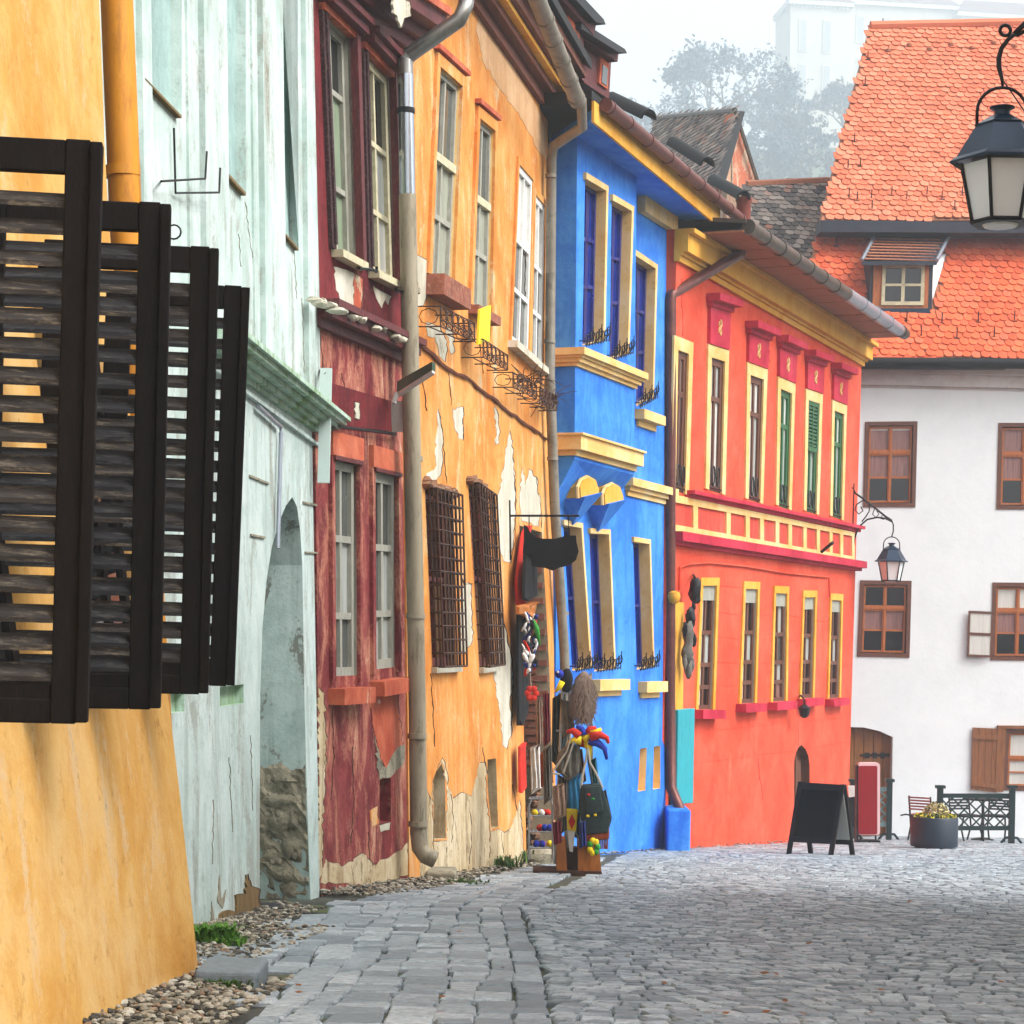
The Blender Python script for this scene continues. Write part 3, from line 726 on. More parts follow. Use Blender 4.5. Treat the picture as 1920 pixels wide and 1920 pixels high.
for q in (w1, w2):
    m_ = MB(); a = .1 / q.wd; q.box(m_, -a, 0, 0, 1.02, -.02, .03); q.box(m_, -a * .55, -a * .1, .02, 1, .02, .045); m_.build('window_casing', 'stone_crust', rh)
    m_ = MB(); q.box(m_, 1, 1 + a * .8, -.02, 1.02, -.02, .06); q.box(m_, 1 + a * .8, 1 + a * 1.5, -.02, 1.04, -.02, .03); m_.build('window_casing', 'frame_maroon', rh)
    m_ = MB(); q.box(m_, -a, 1 + a, 1.0, 1.03, -.02, .05); m_.build('window_header', 'salmon_plaster', rh)
    m_ = MB(); q.box(m_, -a, 1 + a, 1.03, 1.07, -.02, .12); q.box(m_, -a, 1 + a, 1.07, 1.10, -.02, .16); m_.build('window_hood', 'frame_maroon', rh)
    m_ = MB(); q.box(m_, -a * .4, 1 + a * .2, -.035, -.002, -.05, .09); m_.build('window_sill', 'frame_cream', rh)
for q in (w3, w4):
    m_ = MB(); a = .07 / q.wd; q.box(m_, -a, 0, -.03, 1.02, -.02, .03); q.box(m_, 1, 1 + a, -.03, 1.02, -.02, .03); m_.build('window_casing', 'maroon_worn', rh)
    m_ = MB(); q.box(m_, -a, 1 + a, 1.02, 1.13, -.02, .04); m_.build('window_header', 'salmon_plaster', rh)
    m_ = MB(); q.box(m_, -a * .6, 1 + a * .6, 1.0, 1.02, -.02, .05); m_.build('window_lintel', 'frame_maroon', rh)
    m_ = MB(); q.box(m_, -a * 1.3, 1 + a * 1.2, -.13, -.055, -.02, .12); m_.build('window_sill', 'salmon_plaster', rh)
band(FR, rh, (589, 560, 612), (760, 638, 684), [(0, .35, .05), (.35, .75, .13), (.75, 1, .18)], 'frame_maroon', 'cornice')
# crumbled top of the ledge
for i in range(26):
    f = i / 25; s_ = MB(); s_.blob(FR.PW(592 + 166 * f, 562 + 76 * f + rnd.uniform(-3, 5), rnd.uniform(.08, .19)), rnd.uniform(.03, .07), rnd.uniform(.03, .06), rnd.uniform(.012, .03), i, .35, 6, 4)
    s_.build('crumbled_plaster', 'bare_plaster', rh)
band(FR, rh, (588, -80, -10), (772, 34, 104), [(0, .3, .08), (.3, .6, .16), (.6, 1, .3)], 'frame_maroon', 'eaves_cornice')
band(FR, rh, (588, -95, -80), (772, 20, 34), [(0, 1, .34)], 'salmon_plaster', 'eaves_moulding')
patch(FR, rh, [(738, -6), (768, 4), (770, 30), (758, 34), (752, 52), (746, 30), (738, 24)], 'bare_plaster', w0=.3, w=.008, jit=2)
patch(FR, rh, [(626, 500), (650, 506), (664, 512), (662, 590), (652, 584), (640, 566), (630, 534)], 'bare_plaster', jit=2.5)
patch(FR, rh, [(664, 512), (680, 524), (676, 598), (664, 592)], 'salmon_plaster', jit=1.5)
patch(FR, rh, [(700, 536), (718, 548), (734, 556), (728, 572), (722, 562), (716, 578), (706, 560)], 'bare_plaster', jit=2)
patch(FR, rh, [(636, 764), (656, 764), (656, 800), (652, 800), (652, 772)], 'maroon_plaster') if False else None
q_ = Q(FR, (608, 716), (728, 752), (728, 808), (610, 796)); m_ = MB(); q_.box(m_, 0, 1, 0, 1, -.02, .025); m_.build('wall_panel', 'maroon_plaster', rh)
patch(FR, rh, [(666, 754), (674, 756), (674, 786), (667, 784)], 'bare_plaster', w0=.03)
pipe(rh, [FR.PW(616, 798, .05), FR.PW(660, 803, .05), FR.PW(700, 808, .05), FR.PW(742, 814, .05)], .012, 'iron', 'cable', n=6)
patch(FR, rh, [(692, 1300), (744, 1296), (756, 1400), (740, 1418), (724, 1444), (712, 1420), (704, 1380), (698, 1340)], 'salmon_plaster', jit=2.5)
patch(FR, rh, [(704, 1380), (712, 1420), (724, 1440), (744, 1404), (758, 1396), (758, 1430), (734, 1456), (712, 1462), (708, 1430)], 'rubble', jit=2.5, w=.007)
patch(FR, rh, [(694, 1520), (708, 1512), (710, 1544), (698, 1550)], 'ochre_plaster', jit=2)
patch(FR, rh, [(712, 1548), (732, 1542), (730, 1556), (714, 1560)], 'bare_plaster', jit=1.5)
patch(FR, rh, [(598, 1290), (608, 1300), (612, 1400), (606, 1500), (604, 1640), (597, 1650)], 'base_plaster', jit=3)
patch(FR, rh, [(602, 1655), (610, 1610), (640, 1625), (680, 1600), (700, 1622), (740, 1600), (764, 1580), (766, 1640), (690, 1660)], 'base_plaster', jit=3)
rods(FR, rh, [[FR.PW(668, 500, .02), FR.PW(676, 504, .12), FR.PW(700, 506, .14), FR.PW(706, 510, .1), FR.PW(706, 500, .1)]], .012, 'iron', 'shutter_hook')
rods(FR, rh, [[FR.PW(742, 540, .0), FR.PW(744, 545, .12), FR.PW(770, 550, .16), FR.PW(772, 566, .16)]], .012, 'iron', 'shutter_hook')
rf = MB(); rf.loft([FR.W(-.1, vT, .4), FR.W(uR + .1, vT, .4), FR.W(uR + .1, vT + 2, -2.6), FR.W(-.1, vT + 2, -2.6)], [FR.W(-.1, vT + .1, .4), FR.W(uR + .1, vT + .1, .4), FR.W(uR + .1, vT + 2.1, -2.6), FR.W(-.1, vT + 2.1, -2.6)])
rf.build('roof', 'tile_brown', rh)
# lamp with green hood on the maroon house, and the pale sign board seen edge on
p0 = FR.PW(738, 744, .1); lampw = thing('wall_lamp', 'green tube hooded wall lamp on white bracket beside the tall grey downpipe', 'lamp', p0)
m_ = MB(); a, b = FR.PW(744, 736, .12), FR.PW(810, 694, .55); d = (b - a); s1 = Vector((0, 0, .085)); s2 = Vector((.02, .10, 0))
m_.loft([a, b, b + s1 * .75, a + s1], [a + s2, b + s2, b + s2 + s1 * .75, a + s1 + s2]); m_.build('hood', 'lamp_green', lampw)
m_ = MB(); m_.loft([a - s1 * .25, b - s1 * .2, b, a], [a - s1 * .25 + s2, b - s1 * .2 + s2, b + s2, a + s2]); m_.build('diffuser', 'frame_white', lampw)
m_ = MB(); m_.pix(FR, [(732, 752), (742, 752), (742, 806), (735, 810)], -.02, .1, 0); m_.build('wall_plate', 'frame_white', lampw); m_ = MB(); m_.tube([FR.PW(738, 756, .1), a], .02, 6); m_.build('arm', 'frame_white', lampw)
sb = thing('sign_board', 'pale mint blank sign board mounted edge on between mint and maroon fronts', 'sign', FR.PW(612, 800, .1))
a, b = FR.PW(611, 690, .12), FR.PW(606, 905, .12); m_ = MB()
m_.loft([a + Vector((-.04, 0, 0)), a + Vector((.04, 0, 0)), b + Vector((.04, 0, 0)), b + Vector((-.04, 0, 0))], [a + Vector((-.04, .05, 0)), a + Vector((.04, .05, 0)), b + Vector((.04, .05, 0)), b + Vector((-.04, .05, 0))]); m_.build('panel', 'sign_mint', sb)
rods(FR, sb, [[FR.PW(611, 702, .12), FR.PW(596, 694, -.02)]], .015, 'rust_iron', 'bracket')
rods(FR, sb, [[FR.PW(607, 880, .12), FR.PW(600, 880, -.02)]], .015, 'rust_iron', 'bracket')

# ================================================================ ochre house
FO = Fac((772, 1640, 17.0), (1052, 1600, 24.0), .03)
oh = thing('ochre_house', 'tall ochre house with flaking plaster, iron window baskets and barred ground floor windows', 'house', FO.W(3, gz(20), -.5))
uR = FO.uv(1036, 1000)[0]; vT = FO.uv(1023, 222)[1] + .3; vB = gz(24) - .4
o1 = Q(FO, (820, 125), (862, 162), (846, 540), (804, 515)); o2 = Q(FO, (895, 222), (924, 246), (917, 592), (882, 572))
o3 = Q(FO, (970, 308), (996, 338), (988, 668), (956, 640)); o4 = Q(FO, (1001, 365), (1019, 387), (1015, 692), (993, 674))
g1 = Q(FO, (797, 915), (846, 928), (855, 1248), (811, 1250)); g2 = Q(FO, (878, 905), (912, 928), (928, 1246), (899, 1250))
k1 = hole(FO, [(813, 1574), (813, 1460), (818, 1446), (828, 1432), (834, 1450), (836, 1572)]); k2 = hole(FO, [(921, 1554), (914, 1470), (914, 1424), (930, 1422), (934, 1550)])
dr = hole(FO, [(974, 985), (1016, 998), (1030, 1250), (1041, 1640), (988, 1660)])
wall(FO, oh, rect(-.08, uR, vB, vT), [o1.poly(), o2.poly(), o3.poly(), o4.poly(), g1.poly(), g2.poly(), k1, k2, dr], 'ochre_plaster', D=3, uv=True)
window(FO, oh, o1, .07, .05, (.5,), (.3, .58), 'frame_grey', ['grey_panel', 'grey_panel', 'pane_mid'], 'trim_yellow', mw=.05)
window(FO, oh, o2, .07, .05, (.5,), (.3, .58), 'frame_grey', ['grey_panel', 'grey_panel', 'pane_mid'], 'trim_yellow', mw=.05)
window(FO, oh, o3, .04, .07, (.5,), (.3, .58), 'frame_white', ['pane_mid', 'pane_mid', 'curtain'], 'bare_plaster', mw=.05)
window(FO, oh, o4, .04, .07, (.5,), (.3, .58), 'frame_white', ['pane_mid', 'pane_mid', 'curtain'], 'bare_plaster', mw=.05)
for q in (o1, o2):
    b = MB(); q.box(b, .0, 1.0, .56, .6, -.07, .0); b.build('window_transom', 'frame_cream', oh)
    surround(FO, oh, q, .11, .03, 'ochre_plaster', 'LRT')
    b = MB(); q.box(b, -.2, 1.2, 1.07, 1.095, 0, .06); b.build('window_hood', 'salmon_plaster', oh)
for q in (o3, o4):
    surround(FO, oh, q, .07, .025, 'ochre_plaster', 'LRT')
    b = MB(); q.box(b, -.1, 1.1, -.04, -.002, -.02, .1); b.build('window_sill', 'bare_plaster', oh)
b = MB(); o1.box(b, -.12, 1.12, -.10, -.003, -.08, .16); b.build('window_sill', 'brick', oh)
b = MB(); o2.box(b, -.1, 1.1, -.05, -.003, -.08, .1); b.build('window_sill', 'brick', oh)
for q in (g1, g2):
    w_ = window(FO, oh, q, .12, .07, (.5,), (.5,), 'frame_maroon', ['brown_inside', 'pane_dark'], 'brick_dull')
    bars(FO, w_, q, 7, 13, .009, .10)
    for i in range(5):
        s_ = MB(); (u, v) = q.at(-.02 + .26 * i, 1.01); s_.blob(FO.W(u, v + rnd.uniform(-.02, .04), .0), .08, .09, rnd.uniform(.04, .07), i + 5, .3, 6, 5); s_.build('broken_lintel', 'brick_dull', oh)
    b = MB(); q.box(b, -.05, 1.05, -.035, -.002, -.2, .05); b.build('window_sill', 'bare_plaster', oh)
reveal(FO, oh, k1, 0, .3, 'base_plaster', 'brown_inside', 'cellar_opening'); reveal(FO, oh, k2, 0, .3, 'base_plaster', 'brown_inside', 'cellar_opening')
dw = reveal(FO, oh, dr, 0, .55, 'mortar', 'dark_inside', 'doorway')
# bricks of the far door jamb
brick_me = bpy.data.meshes.new('brick'); bmx = bmesh.new(); bmesh.ops.create_cube(bmx, size=1); bmesh.ops.bevel(bmx, geom=bmx.edges[:], offset=.06, segments=1); bmx.to_mesh(brick_me); bmx.free(); brick_me.materials.append(MT['brick'])
vv = FO.uv(1035, 1430)[1]; vt_ = FO.uv(1018, 1010)[1]; i = 0
ju = lambda v: np.interp(v, [FO.uv(1041, 1640)[1], FO.uv(1030, 1250)[1], FO.uv(1016, 998)[1]], [FO.uv(1041, 1640)[0], FO.uv(1030, 1250)[0], FO.uv(1016, 998)[0]])
while vv < vt_:
    off = 0 if i % 2 else .12
    for k in range(3):
        wd = .23; w_ = -.02 - off - k * .245 - wd / 2
        if w_ < -.52: continue
        put('brick', brick_me, dw, axes(FO.U * .05, FO.N * wd, ZV * .068, FO.W(float(ju(vv)) - .012 + rnd.uniform(-.008, .008), vv, w_ + .0)))
    vv += .084; i += 1
vv = gz(23.5) + .06; i = 0
while vv < FO.uv(1035, 1440)[1]:
    s_ = MB(); s_.blob(FO.W(float(ju(vv)) - .01, vv, -rnd.uniform(.1, .4)), .06, rnd.uniform(.12, .2), rnd.uniform(.05, .08), i, .22, 7, 5); s_.build('stone', 'brick_dull', dw, smooth=40); vv += .09; i += 1
# eaves
(ul, vl), (ur, vr) = FO.uv(890, 0), FO.uv(1023, 232)
vE = (vl + vr) / 2; b = MB()
for t0, t1, wo in ((0, .12, .06), (.12, .26, .16), (.26, .4, .30), (.4, .5, .44)): b.prism(FO, rect(-.4, ur + .1, vE + t0, vE + t1), -.05, wo)
b.build('eaves_cornice', 'brown_timber', oh)
b = MB(); b.prism(FO, rect(-.4, ur + .1, vE + .2, vE + .25), 0, .24); b.build('eaves_moulding', 'trim_gold', oh)
b = MB(); b.loft([FO.W(-.5, vE + .5, .5), FO.W(ur + .15, vE + .5, .5), FO.W(ur + .15, vE + 3, -3), FO.W(-.5, vE + 3, -3)], [FO.W(-.5, vE + .6, .5), FO.W(ur + .15, vE + .6, .5), FO.W(ur + .15, vE + 3.1, -3), FO.W(-.5, vE + 3.1, -3)])
b.build('roof', 'tar_black', oh)
wg = .56
ga, gb = FO.PW(948, -150, wg), FO.PW(1083, 190, wg)
pipe(oh, [ga, gb], .085, 'gutter_grey', 'gutter', [(ga.lerp(gb, f), gb - ga) for f in (.2, .35, .5, .62, .74, .86, .97)])
ppts = [FO.PW(1090, 186, .56), FO.PW(1092, 238, .52), FO.PW(1038, 274, .14), FO.PW(1034, 300, .1), FO.PW(1031, 700, .1), FO.PW(1040, 950, .1), FO.PW(1058, 1220, .1), FO.PW(1066, 1500, .1), FO.PW(1068, 1600, .1)]
pipe(oh, ppts, .055, 'gutter_grey', 'downpipe', [(FO.PW(1033, 330, .1), ZV), (FO.PW(1031, 640, .1), ZV), (FO.PW(1036, 860, .1), ZV), (FO.PW(1056, 1150, .1), ZV)])
ppts = [FO.PW(881, -60, .62), FO.PW(873, 10, .62), FO.PW(862, 36, .58), FO.PW(766, 104, .14), FO.PW(759, 118, .14), FO.PW(760, 140, .14)]
pipe(oh, ppts, .062, 'zinc', 'swan_neck')
pipe(oh, [FO.PW(760, 140, .14), FO.PW(764, 370, .14)], .063, 'zinc_new', 'downpipe_sleeve', [(FO.PW(761, 208, .14), ZV)], 'iron')
ppts = [FO.PW(764, 365, .14), FO.PW(770, 700, .14), FO.PW(778, 1100, .14), FO.PW(782, 1300, .14), FO.PW(785, 1560, .14), FO.PW(788, 1590, .15), FO.PW(798, 1604, .2), FO.PW(816, 1612, .27)]
pipe(oh, ppts, .068, 'pipe_dull', 'downpipe', [(FO.PW(x, y_, .14), ZV) for x, y_ in ((770, 545), (775, 860), (779, 1155), (782, 1380), (784, 1545))])
basket(FO, oh, (826, 574), (890, 606), (890, 640), (826, 612), .2, 6)
basket(FO, oh, (906, 636), (952, 666), (952, 694), (906, 670), .2, 6)
basket(FO, oh, (962, 698), (1006, 722), (1006, 748), (962, 726), .2, 5)
basket(FO, oh, (1012, 726), (1044, 742), (1044, 770), (1012, 756), .2, 5)
yb = MB(); yb.pix(FO, [(900, 580), (921, 572), (918, 640), (897, 646)], .16, .18); tag(yb.build('plastic_sheet', 'yellow_plastic', None, loc=FO.PW(908, 640, .17)), 'bright yellow plastic sheet stuck in an iron window basket', 'sheet')
# dry plants in the baskets of the two white windows
def twigs(F, parent, px, py, w, n, r, seed, mat='rust_iron', name='dry_plant', sp=.16):
    g = random.Random(seed); mb = MB()
    for i in range(n):
        p = F.PW(px, py, w) + Vector((g.uniform(-sp, sp) * .6, g.uniform(-sp, sp), 0)); pts = [p]; d = Vector((g.uniform(-.5, .5), g.uniform(-.6, .6), g.uniform(.2, 1)))
        for k in range(4): pts.append(pts[-1] + d * r); d += Vector((g.uniform(-.7, .7), g.uniform(-.7, .7), g.uniform(-.9, .3)))
        mb.tube(pts, [.006, .005, .005, .004, .003], 4)
    return mb.build(name, mat, parent)
twigs(FO, oh, 990, 716, .15, 26, .07, 3); twigs(FO, oh, 1030, 756, .15, 34, .075, 5)
# ragged string course across the front
g = random.Random(4); pts = []; n = 34
for i in range(n):
    f = i / (n - 1); x = 782 + (1026 - 782) * f; yy = np.interp(x, [782, 790, 820, 850, 880, 920, 960, 1000, 1026], [646, 648, 674, 698, 712, 744, 776, 806, 822]) + g.uniform(-2.5, 2.5)
    pts.append(FO.PW(x, yy, .015))
mb = MB(); mb.tube(pts, [g.uniform(.012, .024) for _ in pts], 5); mb.build('string_course', 'brown_timber', oh)
for pts in ([(848, 766), (852, 770), (858, 764), (868, 763), (868, 824), (860, 822), (852, 800)], [(822, 768), (826, 790), (831, 830), (826, 890), (812, 904), (800, 904), (800, 888), (816, 880), (818, 820)],
            [(955, 808), (962, 850), (966, 930), (963, 1010), (957, 1055), (944, 1052), (934, 1000), (933, 950), (944, 880)], [(980, 878), (986, 910), (992, 880), (1006, 896), (1014, 960), (1010, 986), (978, 976), (974, 930)],
            [(862, 1100), (876, 1092), (884, 1098), (886, 1200), (872, 1224), (864, 1220), (864, 1160)], [(938, 1150), (948, 1180), (958, 1230), (962, 1262), (956, 1330), (958, 1380), (950, 1404), (942, 1396), (938, 1340), (926, 1260), (936, 1240)],
            [(781, 478), (806, 490), (803, 548), (794, 572), (784, 574)], [(800, 604), (824, 612), (838, 640), (834, 678), (824, 668), (816, 632), (802, 630)], [(928, 762), (934, 780), (936, 830), (930, 834)],
            [(836, 612), (848, 620), (852, 660), (846, 664)]):
    patch(FO, oh, pts, 'bare_plaster', jit=2.2)
patch(FO, oh, [(792, 1640), (790, 1490), (800, 1478), (808, 1500), (812, 1462), (820, 1440), (830, 1426), (842, 1456), (850, 1498), (866, 1486), (884, 1494), (890, 1470), (902, 1430), (908, 1398), (914, 1420), (914, 1470), (918, 1552), (932, 1556), (944, 1548), (958, 1560), (972, 1530), (978, 1560), (980, 1640), (880, 1660)][::1], 'base_plaster', jit=3.5, w=.003) if False else None
# bare plinth split round the two cellar openings
for pts in ([(789, 1655), (789, 1490), (800, 1478), (808, 1500), (811, 1462), (812, 1576), (814, 1655)], [(838, 1655), (838, 1470), (850, 1498), (866, 1486), (884, 1494), (890, 1470), (900, 1430), (910, 1430), (912, 1490), (918, 1560), (920, 1645)],
            [(814, 1655), (814, 1578), (838, 1576), (838, 1655)], [(920, 1645), (920, 1560), (936, 1554), (946, 1562), (958, 1552), (974, 1500), (980, 1560), (982, 1640)], [(820, 1442), (830, 1422), (838, 1448), (838, 1470), (834, 1446), (828, 1428), (818, 1444)]):
    patch(FO, oh, pts, 'base_plaster', 'bare_plinth', jit=2.0, w=.003)
patch(FO, oh, [(900, 12), (924, 50), (960, 118), (1000, 190), (1022, 236), (1024, 300), (1008, 280), (980, 226), (940, 170), (906, 116), (893, 60)], 'ochre_pale', 'pale_plaster', jit=2.5, w=.003)

for pts in ([(822, 766), (828, 800), (833, 860), (838, 906)], [(960, 850), (967, 930), (966, 1010), (958, 1056)], [(1004, 894), (1014, 960), (1016, 990)], [(940, 1150), (950, 1184), (959, 1232), (963, 1280), (958, 1370)], [(850, 1036), (860, 1070), (870, 1096), (886, 1094)],
            [(868, 764), (869, 826)], [(842, 700), (846, 760)], [(905, 1400), (908, 1430), (914, 1450)], [(846, 1490), (850, 1540), (846, 1580)], [(808, 1262), (812, 1330), (815, 1400)], [(900, 640), (906, 700)], [(880, 1500), (884, 1560), (880, 1620)], [(940, 1560), (944, 1600)], [(960, 1470), (970, 1520)], [(790, 700), (800, 770)], [(986, 470), (984, 560)]):
    crack(FO, oh, pts)
for pts in ([(704, 1380), (714, 1424), (724, 1444)], [(622, 1330), (626, 1420), (620, 1500)], [(660, 1400), (664, 1500), (658, 1580)], [(690, 1560), (694, 1620)], [(640, 700), (648, 740)], [(600, 620), (606, 700)]):
    crack(FR, rh, pts, .004)
for pts in ([(460, 380), (478, 520), (482, 640)], [(364, 240), (366, 400)], [(448, 440), (452, 500)], [(567, 560), (570, 700)], [(552, 470), (556, 560)], [(430, 1420), (436, 1560)], [(400, 1500), (398, 1620)], [(470, 1380), (474, 1520)]):
    crack(FM, mh, pts, .003, mat='rubble')
def solve_w(F, px, py, v):
    lo, hi = -4.0, 8.0
    f = lambda w: F.uv(px, py, w)[1] - v
    for _ in range(60):
        m = (lo + hi) / 2
        if (f(lo) < 0) == (f(m) < 0): lo = m
        else: hi = m
    return (lo + hi) / 2
def tile_mat(name, stops, rough=.8):
    t = NT(name); at = t.n('ShaderNodeAttribute', _attribute_name='rnd').outputs['Fac']; ob = t.n('ShaderNodeObjectInfo').outputs['Random']
    col = t.ramp(t.math('FRACT', t.math('ADD', at, ob)), stops)
    g = t.n('ShaderNodeNewGeometry').outputs['Position']; n = t.noise(g, 1.2, 6, .7)
    col = t.mix(t.math('MULTIPLY', t.step(n, .5, .75), .4), col, dk(stops[0][1] if len(stops[0][1]) == 4 else lin(stops[0][1]), .6)[:3] + (1,))
    n2 = t.noise(g, 14, 5, .7); col = t.mix(t.math('MULTIPLY', t.step(n2, .55, .75), .3), col, lin((96, 74, 62)))
    t.bump(t.noise(g, 40, 4, .7), .2, .01); return t.out(col, rough, 0, .25)
tile_mat('tile_red', [(0, (222, 92, 52)), (.4, (238, 104, 58)), (.75, (246, 118, 70)), (1, (236, 112, 76))])
tile_mat('tile_pale', [(0, (222, 112, 76)), (.3, (236, 126, 88)), (.7, (242, 136, 98)), (1, (242, 148, 112))])
tile_mat('tile_old', [(0, (84, 80, 78)), (.35, (128, 120, 114)), (.65, (164, 150, 140)), (.85, (190, 176, 164)), (1, (168, 118, 96))], .95)
def tile_shape(tw, L):
    pts = [(-.5, 1), (.5, 1), (.5, .28), (.42, .13), (.26, .035), (0, 0), (-.26, .035), (-.42, .13), (-.5, .28)]
    n = len(pts); v = []
    for x, y in pts: v.append((x * tw, y * L, .034 - .03 * y + .008 * (1 - 4 * x * x)))
    for x, y in pts: v.append((x * tw, y * L, .016 - .03 * y + .008 * (1 - 4 * x * x)))
    f = [tuple(range(n))] + [(i, (i + 1) % n, n + (i + 1) % n, n + i) for i in range(1, n)]
    return v, f
def inside(p, poly):
    x, y = p; r = False
    for (x0, y0), (x1, y1) in zip(poly, poly[1:] + poly[:1]):
        if (y0 > y) != (y1 > y) and x < (x1 - x0) * (y - y0) / (y1 - y0) + x0: r = not r
    return r
def tiles(F, parent, poly, tw, ex, mat, own=300, skip=None, name='roof_tile'):
    U, S, N_ = F.frame(); v, f = tile_shape(tw * .95, ex * 1.75)
    me = bpy.data.meshes.new(name); me.from_pydata(v, [], f); me.materials.append(MT[mat])
    lv = F.V.length; us = [p[0] for p in poly]; vz = [p[1] for p in poly]; u0, u1, v0, v1 = min(us), max(us), min(vz), max(vz)
    rest = MB(); r = 0; vv = v0; cnt = 0
    while vv < v1:
        uu = u0 + (tw / 2 if r % 2 else 0)
        while uu < u1:
            if inside((uu, vv + ex * .45), poly) and not (skip and inside((uu, vv + ex * .5), skip)):
                M = axes(U, S, N_, F.W(uu + rnd.uniform(-.01, .01), vv + rnd.uniform(-.014, .014), rnd.uniform(0, .014)))
                Rz = Matrix.Rotation(rnd.uniform(-.06, .06), 4, 'Z'); M = M @ Rz
                s = M.translation; dpx = (PPX + FOC * s.x / s.y)
                if cnt < own and dpx < 1960: put(name, me, parent, M); cnt += 1
                else: rest.add([M @ Vector(q) for q in v], f, rnd.random())
            uu += tw
        vv += ex / lv; r += 1
    if rest.v:
        o = rest.build(name + '_field', mat, parent); o['kind'] = 'stuff'

# ================================================================ blue house
FB = Fac((1066, 1600, 24.4), (1252, 1590, 28.0), .01)
bh = thing('blue_house', 'bright blue house with projecting bay, yellow window trim and wide eaves', 'house', FB.W(1.8, gz(26), -.5))
BW = .30
uL0, uR0 = FB.uv(1044, 1000)[0], FB.uv(1252, 1000)[0]; vB = gz(28) - .4
vS = FB.uv(1195, 366, 0)[1]                                   # soffit height
wf = solve_w(FB, 1109, 224, vS); wf2 = solve_w(FB, 1345, 422, vS)
l1 = Q(FB, (1056, 985), (1085, 990), (1102, 1252), (1073, 1258)); l2 = Q(FB, (1105, 1000), (1137, 1002), (1147, 1254), (1114, 1259)); l3 = Q(FB, (1187, 1016), (1213, 1020), (1220, 1250), (1194, 1256))
b3 = Q(FB, (1190, 482), (1224, 504), (1218, 748), (1193, 762))
s1 = hole(FB, [(1196, 1484), (1200, 1404), (1213, 1402), (1210, 1482)]); s2 = hole(FB, [(1224, 1480), (1226, 1400), (1238, 1398), (1238, 1478)])
wall(FB, bh, rect(uL0, uR0, vB, vS), [l1.poly(), l2.poly(), l3.poly(), b3.poly(), s1, s2], 'blue_plaster', D=3, uv=True)
ubL, ubR = FB.uv(1081, 420, BW)[0], FB.uv(1192, 500, BW)[0]; vb0 = FB.uv(1120, 872, BW)[1]
b1 = Q(FB, (1097, 338), (1131, 358), (1125, 640), (1092, 648), BW); b2 = Q(FB, (1147, 378), (1179, 396), (1171, 664), (1143, 674), BW)
wall(FB, bh, rect(ubL, ubR, vb0, vS), [b1.poly(), b2.poly()], 'blue_plaster', 'bay_wall', w=BW, D=BW + .02, uv=True)
for q in (b1, b2, b3):
    window(FB, bh, q, .13, .05, (.5,), (.36, .66), 'pane_blue', 'pane_blue', 'trim_yellow')
    surround(FB, bh, q, .07, .04, 'trim_yellow', 'RT')
for q in (l1, l2, l3):
    window(FB, bh, q, .16, .05, (.5,), (.5,), 'pane_blue', 'pane_blue', 'trim_yellow')
    surround(FB, bh, q, .06, .035, 'trim_yellow', 'RT')
for s_ in (s1, s2): reveal(FB, bh, s_, 0, .16, 'trim_yellow', 'trim_yellow', 'cellar_slit')
def cbox(u0, u1, v0, h, steps, w0, name='cornice', mat='trim_yellow'):
    mb = MB()
    for t0, t1, wo in steps: mb.prism(FB, rect(u0 - wo * .7, u1 + wo * .7, v0 + h * t0, v0 + h * t1), -.02, w0 + wo)
    return mb.build(name, mat, bh)
vc = FB.uv(1130, 706, BW)[1]; vc1 = FB.uv(1130, 674, BW)[1]; cbox(ubL, ubR, vc, vc1 - vc, [(0, .22, .03), (.22, .45, .07), (.45, .6, .1), (.6, 1, .14)], BW)
vc = FB.uv(1130, 868, BW)[1]; vc1 = FB.uv(1130, 828, BW)[1]; cbox(ubL, ubR, vc, vc1 - vc, [(0, .25, .03), (.25, .9, .1), (.9, 1, .13)], BW)
ua_, ub_ = FB.uv(1174, 920)[0], FB.uv(1253, 930)[0]; vc = FB.uv(1212, 938)[1]; vc1 = FB.uv(1212, 906)[1]; cbox(ua_, ub_, vc, vc1 - vc, [(0, .3, .03), (.3, .55, .07), (.55, 1, .12)], 0)
vc = FB.uv(1210, 804)[1]; vc1 = FB.uv(1210, 774)[1]; ua_, ub_ = FB.uv(1194, 790)[0], FB.uv(1226, 790)[0]; cbox(ua_, ub_, vc, vc1 - vc, [(0, .4, .03), (.4, 1, .13)], 0, 'window_sill')
for x0, x1, y0, y1 in ((1112, 1160, 1274, 1306), (1200, 1232, 1278, 1309)):
    ua_, ub_ = FB.uv(x0, y1)[0], FB.uv(x1, y1)[0]; vc = FB.uv(x0, y1)[1]; vc1 = FB.uv(x0, y0)[1]; cbox(ua_, ub_, vc, vc1 - vc, [(0, .35, .03), (.35, 1, .12)], 0, 'window_sill')
